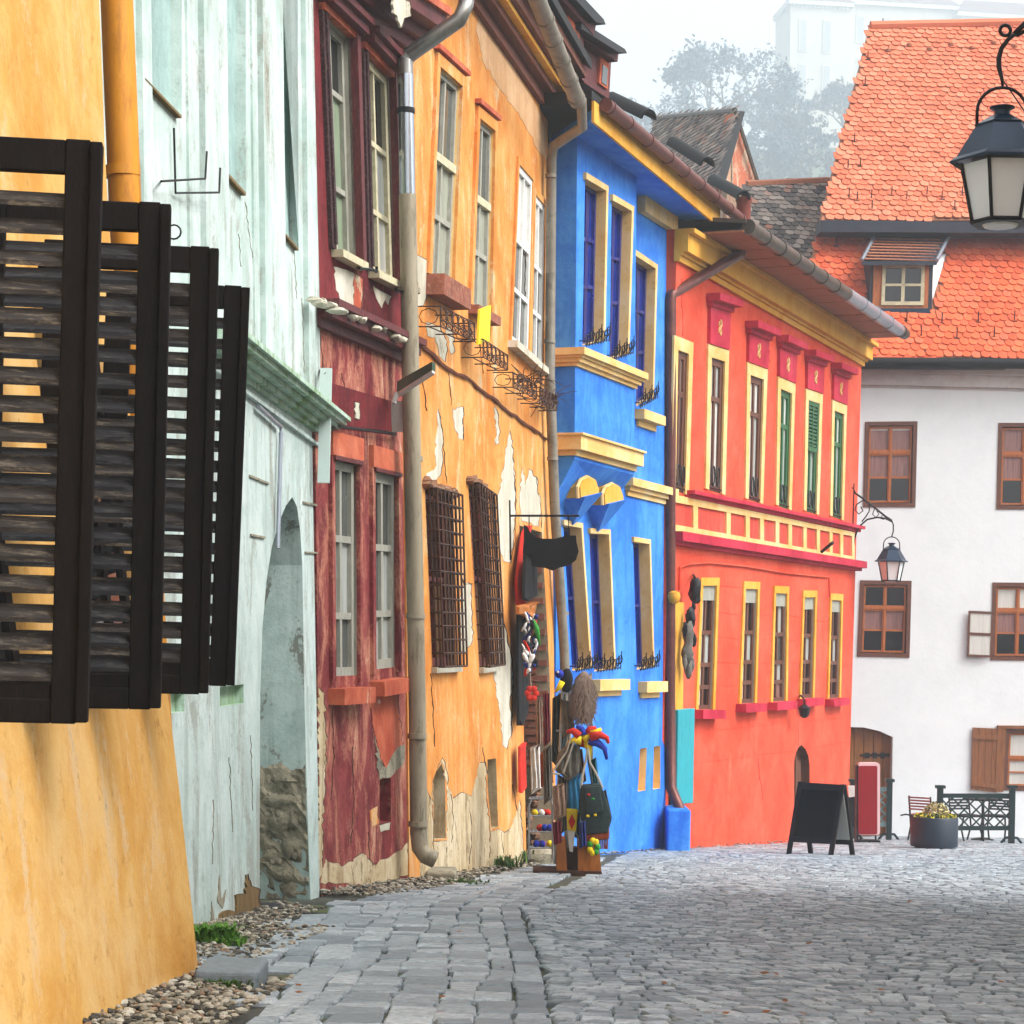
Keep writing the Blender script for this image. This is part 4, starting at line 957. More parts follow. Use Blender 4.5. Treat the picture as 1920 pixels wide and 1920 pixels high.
# corbels under the bay
for cx, cy in ((1100, 918), (1146, 931), (1190, 944)):
    top = [(cx - 17, cy + 16), (cx - 18, cy - 4), (cx - 12, cy - 18), (cx, cy - 24), (cx + 11, cy - 18), (cx + 17, cy), (cx + 17, cy + 8)]
    if cx < 1180:
        m_ = MB(); m_.pix(FB, top, .0, BW - .06, .2); cb = m_.build('corbel_arch', 'trim_gold', bh); m_ = MB(); m_.tube([FB.PW(x, y_, .22) for x, y_ in top], .022, 6); m_.build('corbel_rim', 'trim_yellow', cb)  # darker gold paints the shaded hollow of the arch, inside a light rim
    uvs = [FB.uv(x, y_, .2) for x, y_ in ((cx - 17, cy + 14), (cx + 17, cy + 6), (cx + 8, cy + 58), (cx - 2, cy + 66))]
    m_ = MB(); m_.loft([FB.W(uvs[0][0], uvs[0][1], BW - .01), FB.W(uvs[1][0], uvs[1][1], BW - .01), FB.W(uvs[2][0], uvs[2][1], .05), FB.W(uvs[3][0], uvs[3][1], .05)], [FB.W(u, v, -.02) for u, v in uvs])
    if cx < 1180: m_.build('corbel', 'blue_plaster', bh)
# cove joining bay floor to the wall on its left
m_ = MB(); vq = FB.uv(1055, 985, .1)[1]
m_.loft([FB.W(ubL, vb0, BW), FB.W(ubR, vb0, BW), FB.W(ubR, vb0 - .35, 0), FB.W(ubL, vb0 - .55, 0)], [FB.W(ubL, vb0, -.02), FB.W(ubR, vb0, -.02), FB.W(ubR, vb0 - .35, -.02), FB.W(ubL, vb0 - .55, -.02)]); m_.build('bay_cove', 'blue_plaster', bh)
# eaves
uA, uB_ = FB.uv(1109, 224, wf)[0], FB.uv(1345, 422, wf2)[0]
m_ = MB(); m_.loft([FB.W(uL0, vS, -.1), FB.W(uR0, vS, -.1), FB.W(uB_, vS, wf2), FB.W(uA, vS, wf)], [FB.W(uL0, vS + .1, -.1), FB.W(uR0, vS + .1, -.1), FB.W(uB_, vS + .1, wf2), FB.W(uA, vS + .1, wf)]); m_.build('soffit', 'blue_plaster', bh)
m_ = MB(); m_.loft([FB.W(uA, vS - .03, wf + .03), FB.W(uB_ + .03, vS - .03, wf2 + .03), FB.W(uB_ + .03, vS + .2, wf2 + .03), FB.W(uA, vS + .2, wf + .03)], [FB.W(uA, vS - .03, wf), FB.W(uB_, vS - .03, wf2), FB.W(uB_, vS + .2, wf2), FB.W(uA, vS + .2, wf)]); m_.build('fascia', 'trim_gold', bh)
m_ = MB(); ua_, ub_ = FB.uv(1196, 380)[0], uR0; m_.prism(FB, rect(ua_, ub_ + .02, vS - .2, vS - .002), -.02, .1); m_.build('eaves_cornice', 'trim_yellow', bh)
m_ = MB(); m_.loft([FB.W(uL0 - .2, vS + .102, -3), FB.W(uR0 + .4, vS + .102, -3), FB.W(uB_ + .05, vS + .2, wf2 + .02), FB.W(uA - .05, vS + .2, wf + .02)], [FB.W(uL0 - .2, vS + .6, -3), FB.W(uR0 + .4, vS + .6, -3), FB.W(uB_ + .05, vS + .3, wf2 + .02), FB.W(uA - .05, vS + .3, wf + .02)]); m_.build('roof', 'tar_black', bh)
ga, gb = FB.PW(1136, 196, wf + .1), FB.PW(1390, 412, wf2 + .1)
pipe(bh, [ga, gb], .075, 'copper_brown', 'gutter', [(ga.lerp(gb, f), gb - ga) for f in (.02, .13, .26, .40, .52, .64, .76, .88, .98)])
hp = FB.PW(1394, 408, wf2 + .1); m_ = MB(); m_.lathe(hp + Vector((0, 0, -.2)), [(.06, -.05), (.1, -.02), (.1, .40), (.115, .42), (.115, .47)], 10); m_.build('rain_hopper', 'pipe_red', bh, smooth=40)
pipe(bh, [hp + Vector((0, 0, -.15)), FB.PW(1391, 466, wf2 + .1), FB.PW(1389, 474, wf2 + .08), FB.PW(1384, 479, wf2 + .04), FB.PW(1265, 548, .09), FB.PW(1259, 553, .075), FB.PW(1258, 562, .07), FB.PW(1257, 900, .07), FB.PW(1256, 1300, .07), FB.PW(1258, 1476, .07), FB.PW(1280, 1530, .3)], .07, 'copper_brown', 'downpipe')
for (x0, y0, x1, y1) in ((1146, 190, 1216, 224), (1262, 272, 1326, 312), (1338, 342, 1394, 374)):
    a, b = FB.PW(x0, y0, wf - .95), FB.PW(x1, y1, wf - .12); m_ = MB()
    ax = (b - a).normalized(); up = ZV - ax * ax.z; up.normalize(); sd = ax.cross(up); n = 9
    for rr in (.13, .105):
        pass
    ring = lambda c, r_: [c + (sd * math.cos(math.pi * k / (n - 1)) + up * math.sin(math.pi * k / (n - 1)) * 1.2) * r_ for k in range(n)]
    R0, R1, R2, R3 = ring(a, .10), ring(b, .10), ring(b, .075), ring(a, .075)
    vs4 = R0 + R1 + R2 + R3; fs4 = []
    for k in range(n - 1):
        fs4 += [(k, k + 1, n + k + 1, n + k), (n + k, n + k + 1, 2 * n + k + 1, 2 * n + k), (2 * n + k, 2 * n + k + 1, 3 * n + k + 1, 3 * n + k)]
    m_.add(vs4, fs4); m_.build('roof_vent_hood', 'tar_black', bh, smooth=40)
for q in (b1, b2, b3, l1, l2, l3):
    m_ = MB(); g = random.Random(int(q.c[0][0] * 100)); w0 = q.w
    for i in range(9):
        a = -.15 + 1.3 * i / 8; u0, v0 = q.at(a, -.005); p = FB.W(u0, v0, w0 + .08); h = .12 + .05 * (i % 3)
        m_.tube([p, p + Vector((.01, .01, h))], .006, 4); m_.tube([p + Vector((math.cos(k) * .02, .0, h * .55 + math.sin(k) * .05)) for k in np.linspace(0, 6.28, 8)[:-1]], .005, 4, True)
    u0, v0 = q.at(-.18, 0); u1, v1 = q.at(1.18, 0)
    for hh in (.01, .12): m_.tube([FB.W(u0, v0 + hh, w0 + .08), FB.W(u1, v1 + hh, w0 + .08)], .007, 4); 
    for uu, vv in ((u0, v0), (u1, v1)): m_.tube([FB.W(uu, vv + .06, w0 + .08), FB.W(uu, vv + .06, w0 - .01)], .007, 4)
    m_.build('window_guard', 'iron', bh)
a0 = PG(1253, 1592); m_ = MB(); Yb = a0.y
m_.box(a0.x - .06, a0.x + .24, Yb - .55, Yb + .5, gz(Yb) - .05, gz(Yb) + .56)
bb = m_.build('masonry_block', 'blue_plaster', None, loc=(a0.x, Yb, gz(Yb))); tag(bb, 'blue painted masonry block at the foot of the blue house', 'block')
md = bb.modifiers.new('bevel', 'BEVEL'); md.width = .03; md.segments = 3
# dark red timber dormer above the blue roof
dm = MB(); dm.pix(FB, [(1094, 52), (1147, 98), (1142, 186), (1088, 150)], -.9, .1); dz = dm.build('dormer', 'frame_maroon', bh)
dm = MB(); dm.pix(FB, [(1010, -90), (1094, 30), (1096, 154), (1030, 70)], -1.2, .25); dm.build('dormer_wall', 'frame_maroon', dz)
dm = MB(); dm.pix(FB, [(1090, 40), (1172, 92), (1176, 100), (1160, 98), (1090, 54)], -1.0, .35); dm.build('dormer_roof', 'slate_black', dz)
dm = MB(); dm.pix(FB, [(1010, -95), (1132, 36), (1136, 46), (1118, 42), (1010, -78)], -1.3, .45); dm.build('dormer_roof', 'slate_black', dz)
dm = MB(); dm.pix(FB, [(1090, 56), (1160, 100), (1158, 116), (1090, 72)], -.95, .22); dm.build('dormer_cornice', 'frame_maroon', dz)
dm = MB(); dm.pix(FB, [(1010, -76), (1118, 44), (1114, 66), (1010, -50)], -1.2, .36); dm.build('dormer_cornice', 'frame_maroon', dz)
for pts, ww in (([(1122, 106), (1138, 120), (1135, 168), (1119, 156)], .1), ([(1060, 28), (1082, 54), (1082, 130), (1060, 102)], .25)):
    q = Q(FB, pts[0], pts[1], pts[2], pts[3], ww); f_ = MB(); q.box(f_, 0, 1, 0, 1, 0, .03); fo = f_.build('dormer_window', 'salmon_plaster', dz)
    f_ = MB(); q.box(f_, .2, .8, .08, .75, .03, .04); f_.build('pane', 'pane_mid', dz)

# ================================================================ orange house
FN = Fac((1258, 1585, 28.2), (1592, 1585, 37.6), -.012)
nh = thing('orange_house', 'long orange red house with yellow framed windows and crimson bands', 'house', FN.W(5, gz(33), -.5))
uL, uR = FN.uv(1256, 1000)[0] - .06, FN.uv(1606, 1000)[0]; vB = gz(38) - .4
vS = FN.uv(1620, 646)[1]; vS0 = FN.uv(1276, 430)[1]; vS = (vS + vS0) / 2
U_ = [((1268, 656), (1288, 664), (1281, 926), (1263, 917)), ((1331, 670), (1356, 678), (1350, 926), (1326, 918)), ((1404, 703), (1429, 712), (1422, 943), (1400, 936)),
      ((1461, 729), (1482, 738), (1476, 955), (1457, 948)), ((1513, 750), (1534, 757), (1528, 964), (1509, 958)), ((1562, 770), (1580, 777), (1575, 974), (1558, 968))]
D_ = [((1315, 1098), (1341, 1098), (1333, 1330), (1306, 1330)), ((1395, 1104), (1418, 1105), (1412, 1318), (1387, 1319)), ((1452, 1112), (1473, 1113), (1470, 1314), (1446, 1316)),
      ((1506, 1120), (1526, 1120), (1521, 1308), (1500, 1310)), ((1557, 1125), (1575, 1126), (1571, 1308), (1552, 1310))]
uq = [Q(FN, *c_) for c_ in U_]; dq = [Q(FN, *c_) for c_ in D_]
door = hole(FN, [(1489, 1640), (1489, 1430), (1492, 1412), (1498, 1400), (1503, 1397), (1510, 1404), (1516, 1418), (1518, 1436), (1518, 1640)])
wall(FN, nh, rect(uL, uR, vB, vS), [q.poly() for q in uq + dq] + [door], 'orange_plaster', D=3.5, uv=True)
for i, q in enumerate(uq):
    gm = i >= 3
    w_ = window(FN, nh, q, .06, .09, (.5,), (.7,), 'frame_green' if gm else 'frame_brown', ['curtain', 'curtain', 'curtain_grey', 'curtain'] if i != 1 else ['curtain', 'curtain_grey'], 'frame_green' if gm else 'frame_brown', mw=.07)
    surround(FN, nh, q, .17, .03, 'trim_yellow', 'LRT')
    m_ = MB(); u0, v0 = q.at(.5, .05)
    for s_ in (-.1, .12): m_.tube([FN.W(u0 + s_ + .07 * math.cos(k), v0 + .12 + .14 * math.sin(k), .02) for k in np.linspace(0, 6.28, 11)[:-1]], .011, 4, True)
    m_.tube([FN.W(q.at(0, .02)[0], v0 - .05, .02), FN.W(q.at(1, .02)[0], v0 - .05, .02)], .011, 4)
    m_.build('window_guard', 'iron', w_)
    if i == 4:
        for k in range(12):
            s_ = MB(); q.box(s_, .02, .98, .60 + k * .033, .618 + k * .033, -.03, .01 + .006 * (k % 2)); s_.build('shutter_slat', 'frame_green', w_)
        s_ = MB(); q.box(s_, 0, .12, .57, 1, -.03, .02); q.box(s_, .88, 1, .57, 1, -.03, .02); q.box(s_, .46, .54, .57, 1, -.03, .018); q.box(s_, .12, .88, .96, 1, -.03, .02); q.box(s_, .12, .88, .55, .59, -.03, .02); s_.build('shutter_frame', 'frame_green', w_)
    if i:
        t0 = 1 + .17 / q.ht; hgt = [0, .52, .42, .45, .44, .44][i]; a = .17 / q.wd
        m_ = MB(); q.box(m_, -a * .85, 1 + a * .85, t0 + .002, t0 + hgt / q.ht, -.01, .05); pn = m_.build('window_panel', 'trim_crimson', nh)
        m_ = MB(); q.box(m_, -a * 1.1, 1 + a * 1.1, t0 + hgt / q.ht, t0 + (hgt + .07) / q.ht, -.01, .09); q.box(m_, -a * 1.3, 1 + a * 1.3, t0 + (hgt + .07) / q.ht, t0 + (hgt + .17) / q.ht, -.01, .2); m_.build('window_hood', 'trim_crimson', nh)
        uc, vc = q.at(.5, t0 + hgt * .5 / q.ht); m_ = MB()
        for sg in (-1, 1): m_.tube([FN.W(uc - .05 + .05 * math.cos(k) * 1.0, vc + sg * (.055 - .05 * math.sin(k)), .056) for k in np.linspace(-1.3, 3.6, 9)], .017, 5)
        m_.build('curl_ornament', 'trim_yellow', pn)
for i, q in enumerate(dq):
    w_ = window(FN, nh, q, .07, .06, (.5,), (.18, .36, .62), 'frame_brown' if i else 'frame_brown', [['curtain', 'curtain', 'curtain_grey', 'curtain', 'pane_dark', 'pane_dark', 'curtain_grey', 'pane_dark'], ['curtain_rose', 'curtain_grey', 'pane_mid', 'curtain_grey']][i == 2], 'frame_grey', mw=.06)
    surround(FN, nh, q, .11, .03, 'trim_gold', 'LRT')
    m_ = MB(); a = .2 / q.wd; q.box(m_, -a, 1 + a, -.075, -.003, -.06, .16); m_.build('window_sill', 'trim_crimson', nh)
    m_ = MB(); q.box(m_, .0, 1, .88, 1, -.05, -.008); m_.build('window_blind', 'frame_grey', w_)
do = reveal(FN, nh, door, 0, .14, 'door_brown', 'door_brown', 'door')
dqq = Q(FN, (1491, 1420), (1517, 1422), (1517, 1600), (1490, 1600)); m_ = MB()
for t0, t1 in ((.02, .18), (.22, .42), (.46, .66), (.7, .98)): dqq.box(m_, .10, .44, t0, t1, -.14, -.115); dqq.box(m_, .56, .9, t0, t1, -.14, -.115)
dqq.box(m_, .47, .53, 0, 1.1, -.14, -.10); m_.build('door_panel', 'door_brown', do)
# bands
band(FN, nh, (1284, 919, 933), (1608, 987, 998), [(0, .5, .06), (.5, 1, .14)], 'trim_crimson', 'string_course')
band(FN, nh, (1257, 927, 941), (1598, 998, 1006), [(0, 1, .045)], 'trim_yellow', 'yellow_rail')
band(FN, nh, (1257, 983, 995), (1598, 1044, 1052), [(0, 1, .045)], 'trim_yellow', 'yellow_rail')
band(FN, nh, (1257, 940, 984), (1598, 1005, 1045), [(0, 1, .012)], 'panel_red', 'panel_strip')
for x in (1299, 1361, 1397, 1424, 1453, 1477, 1505, 1530, 1554, 1574, 1596):
    f = (x - 1257) / (1598 - 1257); yt, yb = 940 + 65 * f, 984 + 61 * f; hw = 4.5 - 2 * f
    m_ = MB(); m_.pix(FN, [(x - hw, yt), (x + hw, yt + .8), (x + hw, yb + .8), (x - hw, yb)], -.01, .042, 0); m_.build('yellow_divider', 'trim_yellow', nh)
band(FN, nh, (1257, 996, 1021), (1608, 1053, 1071), [(0, .3, .08), (.3, 1, .17)], 'trim_crimson', 'string_course')
pipe(nh, [FN.PW(1274, 1106, .02), FN.PW(1275, 1064, .03), FN.PW(1290, 1058, .03), FN.PW(1330, 1055, .03), FN.PW(1400, 1062, .03), FN.PW(1470, 1074, .03), FN.PW(1530, 1080, .03), FN.PW(1554, 1082, .03), FN.PW(1556, 1120, .03)], .016, 'orange_plaster', 'conduit', n=6)
for (xa, ya, xb, yb) in ((1347, 1096, 1390, 1100), (1347, 1146, 1390, 1152), (1347, 1192, 1388, 1197), (1345, 1240, 1386, 1243), (1424, 1150, 1450, 1153), (1422, 1196, 1448, 1199), (1420, 1241, 1446, 1243), (1479, 1152, 1504, 1157), (1477, 1198, 1502, 1200), (1474, 1240, 1500, 1242),
                         (1532, 1162, 1554, 1164), (1530, 1200, 1552, 1203), (1527, 1240, 1550, 1241), (1578, 1160, 1596, 1162), (1577, 1205, 1595, 1206), (1575, 1246, 1594, 1246), (1265, 1146, 1290, 1147), (1262, 1196, 1300, 1197), (1262, 1288, 1300, 1289),
                         (1302, 1372, 1488, 1352), (1302, 1430, 1488, 1406), (1522, 1350, 1592, 1342), (1522, 1402, 1592, 1388), (1340, 1285, 1384, 1284)):
    m_ = MB(); m_.pix(FN, [(xa, ya), (xb, yb), (xb, yb + 1.6), (xa, ya + 1.6)], -.02, .006); m_.build('plaster_joint', 'orange_plaster', nh)
m_ = MB(); m_.tube([FN.PW(1540, 1035, .1), FN.PW(1562, 1017, .32)], .03, 6); m_.build('pole_socket', 'iron', nh)
# gold cornice, boarded soffit, gutter
(xu0, _), (xu1, _2) = (uL, 0), (uR, 0)
m_ = MB()
for t0, t1, wo in ((-.42, -.34, .05), (-.34, -.30, .09), (-.30, -.06, .16), (-.06, -.002, .24)): m_.prism(FN, rect(uL - .02, uR + wo, vS + t0, vS + t1), -.03, wo)
m_.build('eaves_cornice', 'trim_gold', nh)
wg1 = solve_w(FN, 1405, 418, vS + .06); wg2 = solve_w(FN, 1690, 632, vS + .06); wg = (wg1 + wg2) / 2
uG0, uG1 = FN.uv(1405, 418, wg)[0], FN.uv(1694, 634, wg)[0]; npl = 15
us_ = uL + .45
for i in range(npl):
    a = us_ + (uG1 - us_) * i / npl; b = us_ + (uG1 - us_) * (i + .95) / npl; dz_ = rnd.uniform(0, .012)
    m_ = MB(); m_.prism(FN, rect(a, b, vS + dz_, vS + .03), -.1, wg - .05); m_.build('soffit_board', 'soffit_wood', nh)
ga, gb = FN.W(uG0 - .05, vS + .08, wg), FN.W(uG1 + .08, vS + .08, wg)
pipe(nh, [ga, gb], .10, 'gutter_dark', 'gutter', [(ga.lerp(gb, f), gb - ga) for f in (.08, .16, .24, .32, .4, .48, .97)])
pipe(nh, [ga.lerp(gb, .56), ga.lerp(gb, .95)], .106, 'gutter_light', 'gutter_section', [(ga.lerp(gb, f), gb - ga) for f in (.66, .76, .86)])
m_ = MB(); m_.prism(FN, rect(uL + .5, uG1, vS + .03, vS + .05), -.5, wg - .06); m_.loft([FN.W(uG0 - .1, vS + .12, wg - .02), FN.W(uG1, vS + .12, wg - .02), FN.W(uG1, vS + .5, -3.5), FN.W(uL + .3, vS + .5, -3.5)], [FN.W(uG0 - .1, vS + .17, wg - .02), FN.W(uG1, vS + .17, wg - .02), FN.W(uG1, vS + .6, -3.5), FN.W(uL + .3, vS + .6, -3.5)]); m_.build('roof', 'gutter_dark', nh)
q_ = Q(FN, (1255, 1128), (1272, 1130), (1268, 1500), (1255, 1500)); m_ = MB(); q_.box(m_, 0, 1, 0, 1, -.02, .08); m_.build('corner_pilaster', 'trim_gold', nh)
hc = FN.PW(1264, 1118, .1); m_ = MB(); m_.lathe(hc + Vector((0, 0, -.1)), [(.02, 0), (.06, .02), (.085, .09), (.07, .15), (.02, .17)], 12); m_.build('pilaster_head', 'trim_gold', nh, smooth=50)

for pts in ([(1497, 1352), (1496, 1400)], [(1278, 520), (1280, 630)], [(1440, 600), (1443, 680)], [(1556, 640), (1558, 730)], [(1420, 1420), (1430, 1500)]):
    crack(FN, nh, pts, .005, mat='trim_crimson')
# ================================================================ white house
FW = Fac((1590, 1565, 40.0), (1920, 1566, 40.15), 0)
wh = thing('white_house', 'white house with brown casement windows under a steep orange tiled roof', 'house', FW.W(3.5, gz(40), -1))
uL, uR = FW.uv(1480, 1000)[0], FW.uv(2260, 1000)[0]; vE = FW.uv(1700, 690)[1]; vB = gz(46) - .3
wq = [Q(FW, (1622, 791), (1720, 790), (1716, 951), (1618, 951)), Q(FW, (1872, 793), (1972, 793), (1968, 956), (1868, 955)), Q(FW, (1613, 1088), (1709, 1089), (1705, 1233), (1607, 1231)), Q(FW, (1861, 1092), (1960, 1093), (1956, 1239), (1857, 1238)), Q(FW, (1885, 1366), (1985, 1367), (1980, 1484), (1880, 1482))]
wd = hole(FW, [(1560, 1600), (1560, 1372), (1590, 1363), (1620, 1364), (1650, 1371), (1674, 1382), (1671, 1600)])
wall(FW, wh, rect(uL, uR, vB, vE), [q.poly() for q in wq] + [wd], 'white_plaster', D=5, uv=True)
for i, q in enumerate(wq):
    m_ = MB(); fw = .075; a, t_ = fw / q.wd, fw / q.ht
    q.box(m_, 0, a, 0, 1, -.1, .02); q.box(m_, 1 - a, 1, 0, 1, -.1, .02); q.box(m_, a, 1 - a, 0, t_, -.1, .018); q.box(m_, a, 1 - a, 1 - t_, 1, -.1, .018); fr = m_.build('window', 'frame_brown', wh)
    m_ = MB(); z0, z1 = -.08, -.03; e = a + .012; te = t_ + .01; sp = .64
    if i == 4: sp = .52
    for s0, s1 in ((e, .5), (.5, 1 - e)):
        for r0, r1 in ((te, sp - .012), (sp + .012, 1 - te)):
            k = .035 / q.wd; kt = .035 / q.ht
            q.box(m_, s0 + .003, s0 + k, r0, r1, z0, z1); q.box(m_, s1 - k, s1 - .003, r0, r1, z0, z1); q.box(m_, s0 + k, s1 - k, r0, r0 + kt, z0, z1 - .002); q.box(m_, s0 + k, s1 - k, r1 - kt, r1, z0, z1 - .002)
        q.box(m_, s0, s1, (te + sp) / 2 - .012, (te + sp) / 2 + .012, z0, z1 - .008)
    q.box(m_, e, 1 - e, sp - .014, sp + .014, z0, z1 + .01); q.box(m_, .488, .512, te, 1 - te, z0, z1 + .012)
    m_.build('sash', 'frame_oak', fr)
    k = 0
    for s0, s1 in ((e, .5), (.5, 1 - e)):
        for r0, r1 in ((te, (te + sp) / 2), ((te + sp) / 2, sp), (sp, 1 - te)):
            m_ = MB(); q.box(m_, s0, s1, r0, r1, -.075, -.065); m_.build('pane', ['pane_dark', 'curtain_rose', 'pane_dark' if i == 2 else 'curtain' if i == 3 else 'curtain_rose'][k % 3] if i != 4 else 'curtain', fr); k += 1
    if i == 0:
        m_ = MB(); q.box(m_, e + .03, .46, .9, .95, -.064, -.06); q.box(m_, .54, 1 - e - .03, .9, .95, -.064, -.06); m_.build('blind', 'frame_white', fr)
    reveal(FW, fr, q.poly(), 0, .1, 'white_plaster')
# open casement of the lower right window and the plank shutters by the ground floor window
m_ = MB(); q = Q(FW, (1816, 1145), (1862, 1147), (1859, 1233), (1813, 1231), .05)
for b in ((0, .07, 0, 1), (.93, 1, 0, 1), (.07, .93, 0, .05), (.07, .93, .95, 1), (.07, .93, .47, .53)): q.box(m_, *b, 0, .035)
cs = m_.build('casement', 'frame_brown', wh); m_ = MB(); q.box(m_, .05, .95, .03, .97, .012, .02); m_.build('pane', 'curtain', cs)
q = Q(FW, (1823, 1364), (1872, 1366), (1869, 1486), (1820, 1480), .02); m_ = MB(); q.box(m_, 0, .98, .82, .88, .03, .055); ps = m_.build('shutter', 'shutter_oak', wh); m_ = MB(); q.box(m_, 0, .98, .06, .12, .03, .055); m_.build('batten', 'shutter_oak', ps)
for i in range(4): m_ = MB(); q.box(m_, i / 4 + .006, (i + 1) / 4 - .006, 0, 1, 0, .03); m_.build('plank', 'shutter_oak', ps)
m_ = MB(); q = wq[4]; q.box(m_, -.16, -.002, -.02, 1.03, -.02, .06); q.box(m_, -.16, 1.1, 1.0, 1.05, -.02, .07); m_.build('window_casing', 'shutter_oak', wh)
do = reveal(FW, wh, wd, 0, .22, 'white_plaster', 'door_oak', 'arched_door')
for i in range(6):
    x0 = 1566 + i * 18; m_ = MB(); yt = np.interp(x0 + 9, [1560, 1590, 1620, 1650, 1674], [1374, 1366, 1367, 1374, 1385]); m_.pix(FW, [(x0, yt), (x0 + 16.6, yt + 2), (x0 + 15, 1585), (x0 - 2, 1585)], -.22, -.185 + .006 * (i % 2), -.2); m_.build('door_plank', 'door_oak', do)
m_ = MB(); m_.pix(FW, [(1613, 1414), (1668, 1413), (1668, 1419), (1613, 1418)], -.18, -.165)
for x in (1626, 1640, 1655): m_.pix(FW, [(x - 4, 1411), (x + 4, 1411), (x + 4, 1422), (x - 4, 1422)], -.18, -.163)
m_.build('strap_hinge', 'iron', do)
m_ = MB(); m_.prism(FW, rect(FW.uv(1590, 1368)[0], FW.uv(1676, 1368)[0], FW.uv(1640, 1362)[1], FW.uv(1640, 1360)[1]), -.05, .01); 
# cove and moulding under the eaves
m_ = MB()
for t0, t1, wo in ((-.36, -.32, .03), (-.32, -.1, .10), (-.1, .0, .2), (0, .06, .32)): m_.prism(FW, rect(uL, uR, vE + t0 - .02, vE + t1 - .02), -.05, wo)
m_.build('eaves_cornice', 'grey_plaster', wh)
F1 = Fac((1607, 678, 39.55), (1920, 678, 39.70), .80)
F2 = Fac((1540, 414, 41.15), (1900, 416, 41.3), .80)
dorm_sk = hole(F1, [(1628, 470), (1782, 440), (1752, 588), (1622, 588)])
lowp = hole(F1, [(1480, 676), (2260, 676), (2260, 432), (1537, 432)])
upp = hole(F2, [(1540, 413), (2300, 413), (2260, 46), (1633, 50)])
m_ = MB(); m_.prism(F1, lowp, -.3, -.01); r1 = m_.build('lower_roof', 'tile_brown', wh)
m_ = MB(); m_.prism(F2, upp, -.3, -.01); r2 = m_.build('upper_roof', 'tile_brown', wh)
tiles(F1, r1, lowp, .172, .170, 'tile_red', 300, dorm_sk)
tiles(F2, r2, upp, .172, .152, 'tile_pale', 300)
ge, gf = FW.PW(1480, 678, .5), FW.PW(2260, 684, .5); pipe(wh, [ge, gf], .095, 'sign_black', 'gutter')
m_ = MB(); m_.pix(FW, [(1560, 684), (2260, 688), (2260, 694), (1560, 691)], -.1, .42, .3); m_.build('eaves_board', 'sign_black', wh)
FBm = Fac((1540, 424, 41.1), (1920, 425, 41.25), 0)
m_ = MB(); m_.pix(FBm, [(1538, 413), (2260, 419), (2260, 438), (1538, 435)], -.5, .02); m_.build('roof_beam', 'beam_navy', wh)
m_ = MB(); pts = [F2.PW(1632, 48, .04), F2.PW(1920, 42, .04), F2.PW(2260, 38, .04)]; m_.tube(pts, .1, 8); m_.build('ridge_cap', 'tile_pale', wh)
# hidden far slope and gable so the roof is a solid
m_ = MB(); a, b, c_ = F2.W(*upp[3], -.2) + Vector((.5, 0, -.1)), F2.W(*upp[2], -.2), F2.W(*upp[0], -.2) + Vector((.8, 0, 0)); d_ = F2.W(*upp[1], -.2)
m_.loft([c_, d_, b, a], [c_ + Vector((0, 5, 0)), d_ + Vector((0, 5, 0)), b + Vector((0, .3, 0)), a + Vector((0, .3, 0))]); m_.build('roof_core', 'tile_brown', wh)
# snow guards and vent tiles
for i, (x, y_) in enumerate([(1592, 428 - 60), (1634, 372), (1672, 366), (1700, 374), (1738, 366), (1766, 374), (1804, 366), (1607, 376), (1635, 392), (1790, 392), (1613, 312), (1602, 266), (1590, 316), (1627, 112), (1622, 160), (1655, 50)] + []):
    p = F2.PW(x, y_, .04); m_ = MB(); m_.tube([p, p + Vector((0, -.03, .17))], .011, 5); m_.tube([p + Vector((-.05, 0, 0)), p + Vector((.05, 0, 0))], .012, 5); m_.build('snow_guard', 'iron', r2)
for i, (x, y_) in enumerate([(1568, 462), (1766, 606), (1834, 604), (1902, 602), (1727, 630), (1794, 634), (1864, 632), (1700, 602), (1928, 640)]):
    p = F1.PW(x, y_, .04); m_ = MB(); m_.tube([p, p + Vector((0, -.03, .2))], .012, 5); m_.tube([p + Vector((-.05, 0, 0)), p + Vector((.05, 0, 0))], .012, 5); m_.build('snow_guard', 'iron', r1)
for x, y_ in ((1665, 95), (1705, 85), (1743, 93), (1784, 84), (1822, 90), (1863, 81), (1902, 87), (1940, 80)):
    p = F2.PW(x, y_, .03); m_ = MB(); m_.blob(p + Vector((0, -.02, .0)), .07, .06, .05, int(x), .1, 7, 5); m_.build('vent_tile', 'tile_brown', r2)
# dormer
pd = F1.PW(1690, 582); FDm = Fac((1625, 580, pd.y), (1750, 580, pd.y + .03), 0)
dq_ = Q(FDm, (1654, 497), (1733, 497), (1731, 573), (1651, 573)); fr_ = hole(FDm, [(1629, 584), (1747, 584), (1750, 487), (1632, 487)])
m_ = MB(); m_.prism(FDm, fr_, -2.2, -.0); dmr = m_.build('dormer', 'beam_navy', wh)
m_ = MB(); m_.pix(FDm, [(1638, 494), (1742, 494), (1740, 578), (1636, 578)], -.01, .03); m_.build('dormer_frame', 'frame_oak', dmr)
m_ = MB(); k, kt = .08, .09
for b in ((0, k, 0, 1), (1 - k, 1, 0, 1), (k, 1 - k, 0, kt), (k, 1 - k, 1 - kt, 1), (.46, .54, kt, 1 - kt), (k, 1 - k, .47, .53)): dq_.box(m_, *b, .035, .06)
dw_ = m_.build('dormer_window', 'frame_cream', dmr)
for a0_, a1_ in ((.08, .46), (.54, .92)):
    for t0, t1 in ((.09, .47), (.53, .91)): m_ = MB(); dq_.box(m_, a0_, a1_, t0, t1, .03, .042); m_.build('dormer_pane', 'pane_dark', dmr)
m_ = MB(); m_.pix(FDm, [(1636, 578), (1742, 578), (1746, 588), (1640, 588)], -.1, .08); m_.build('dormer_sill', 'lamp_navy', dmr)
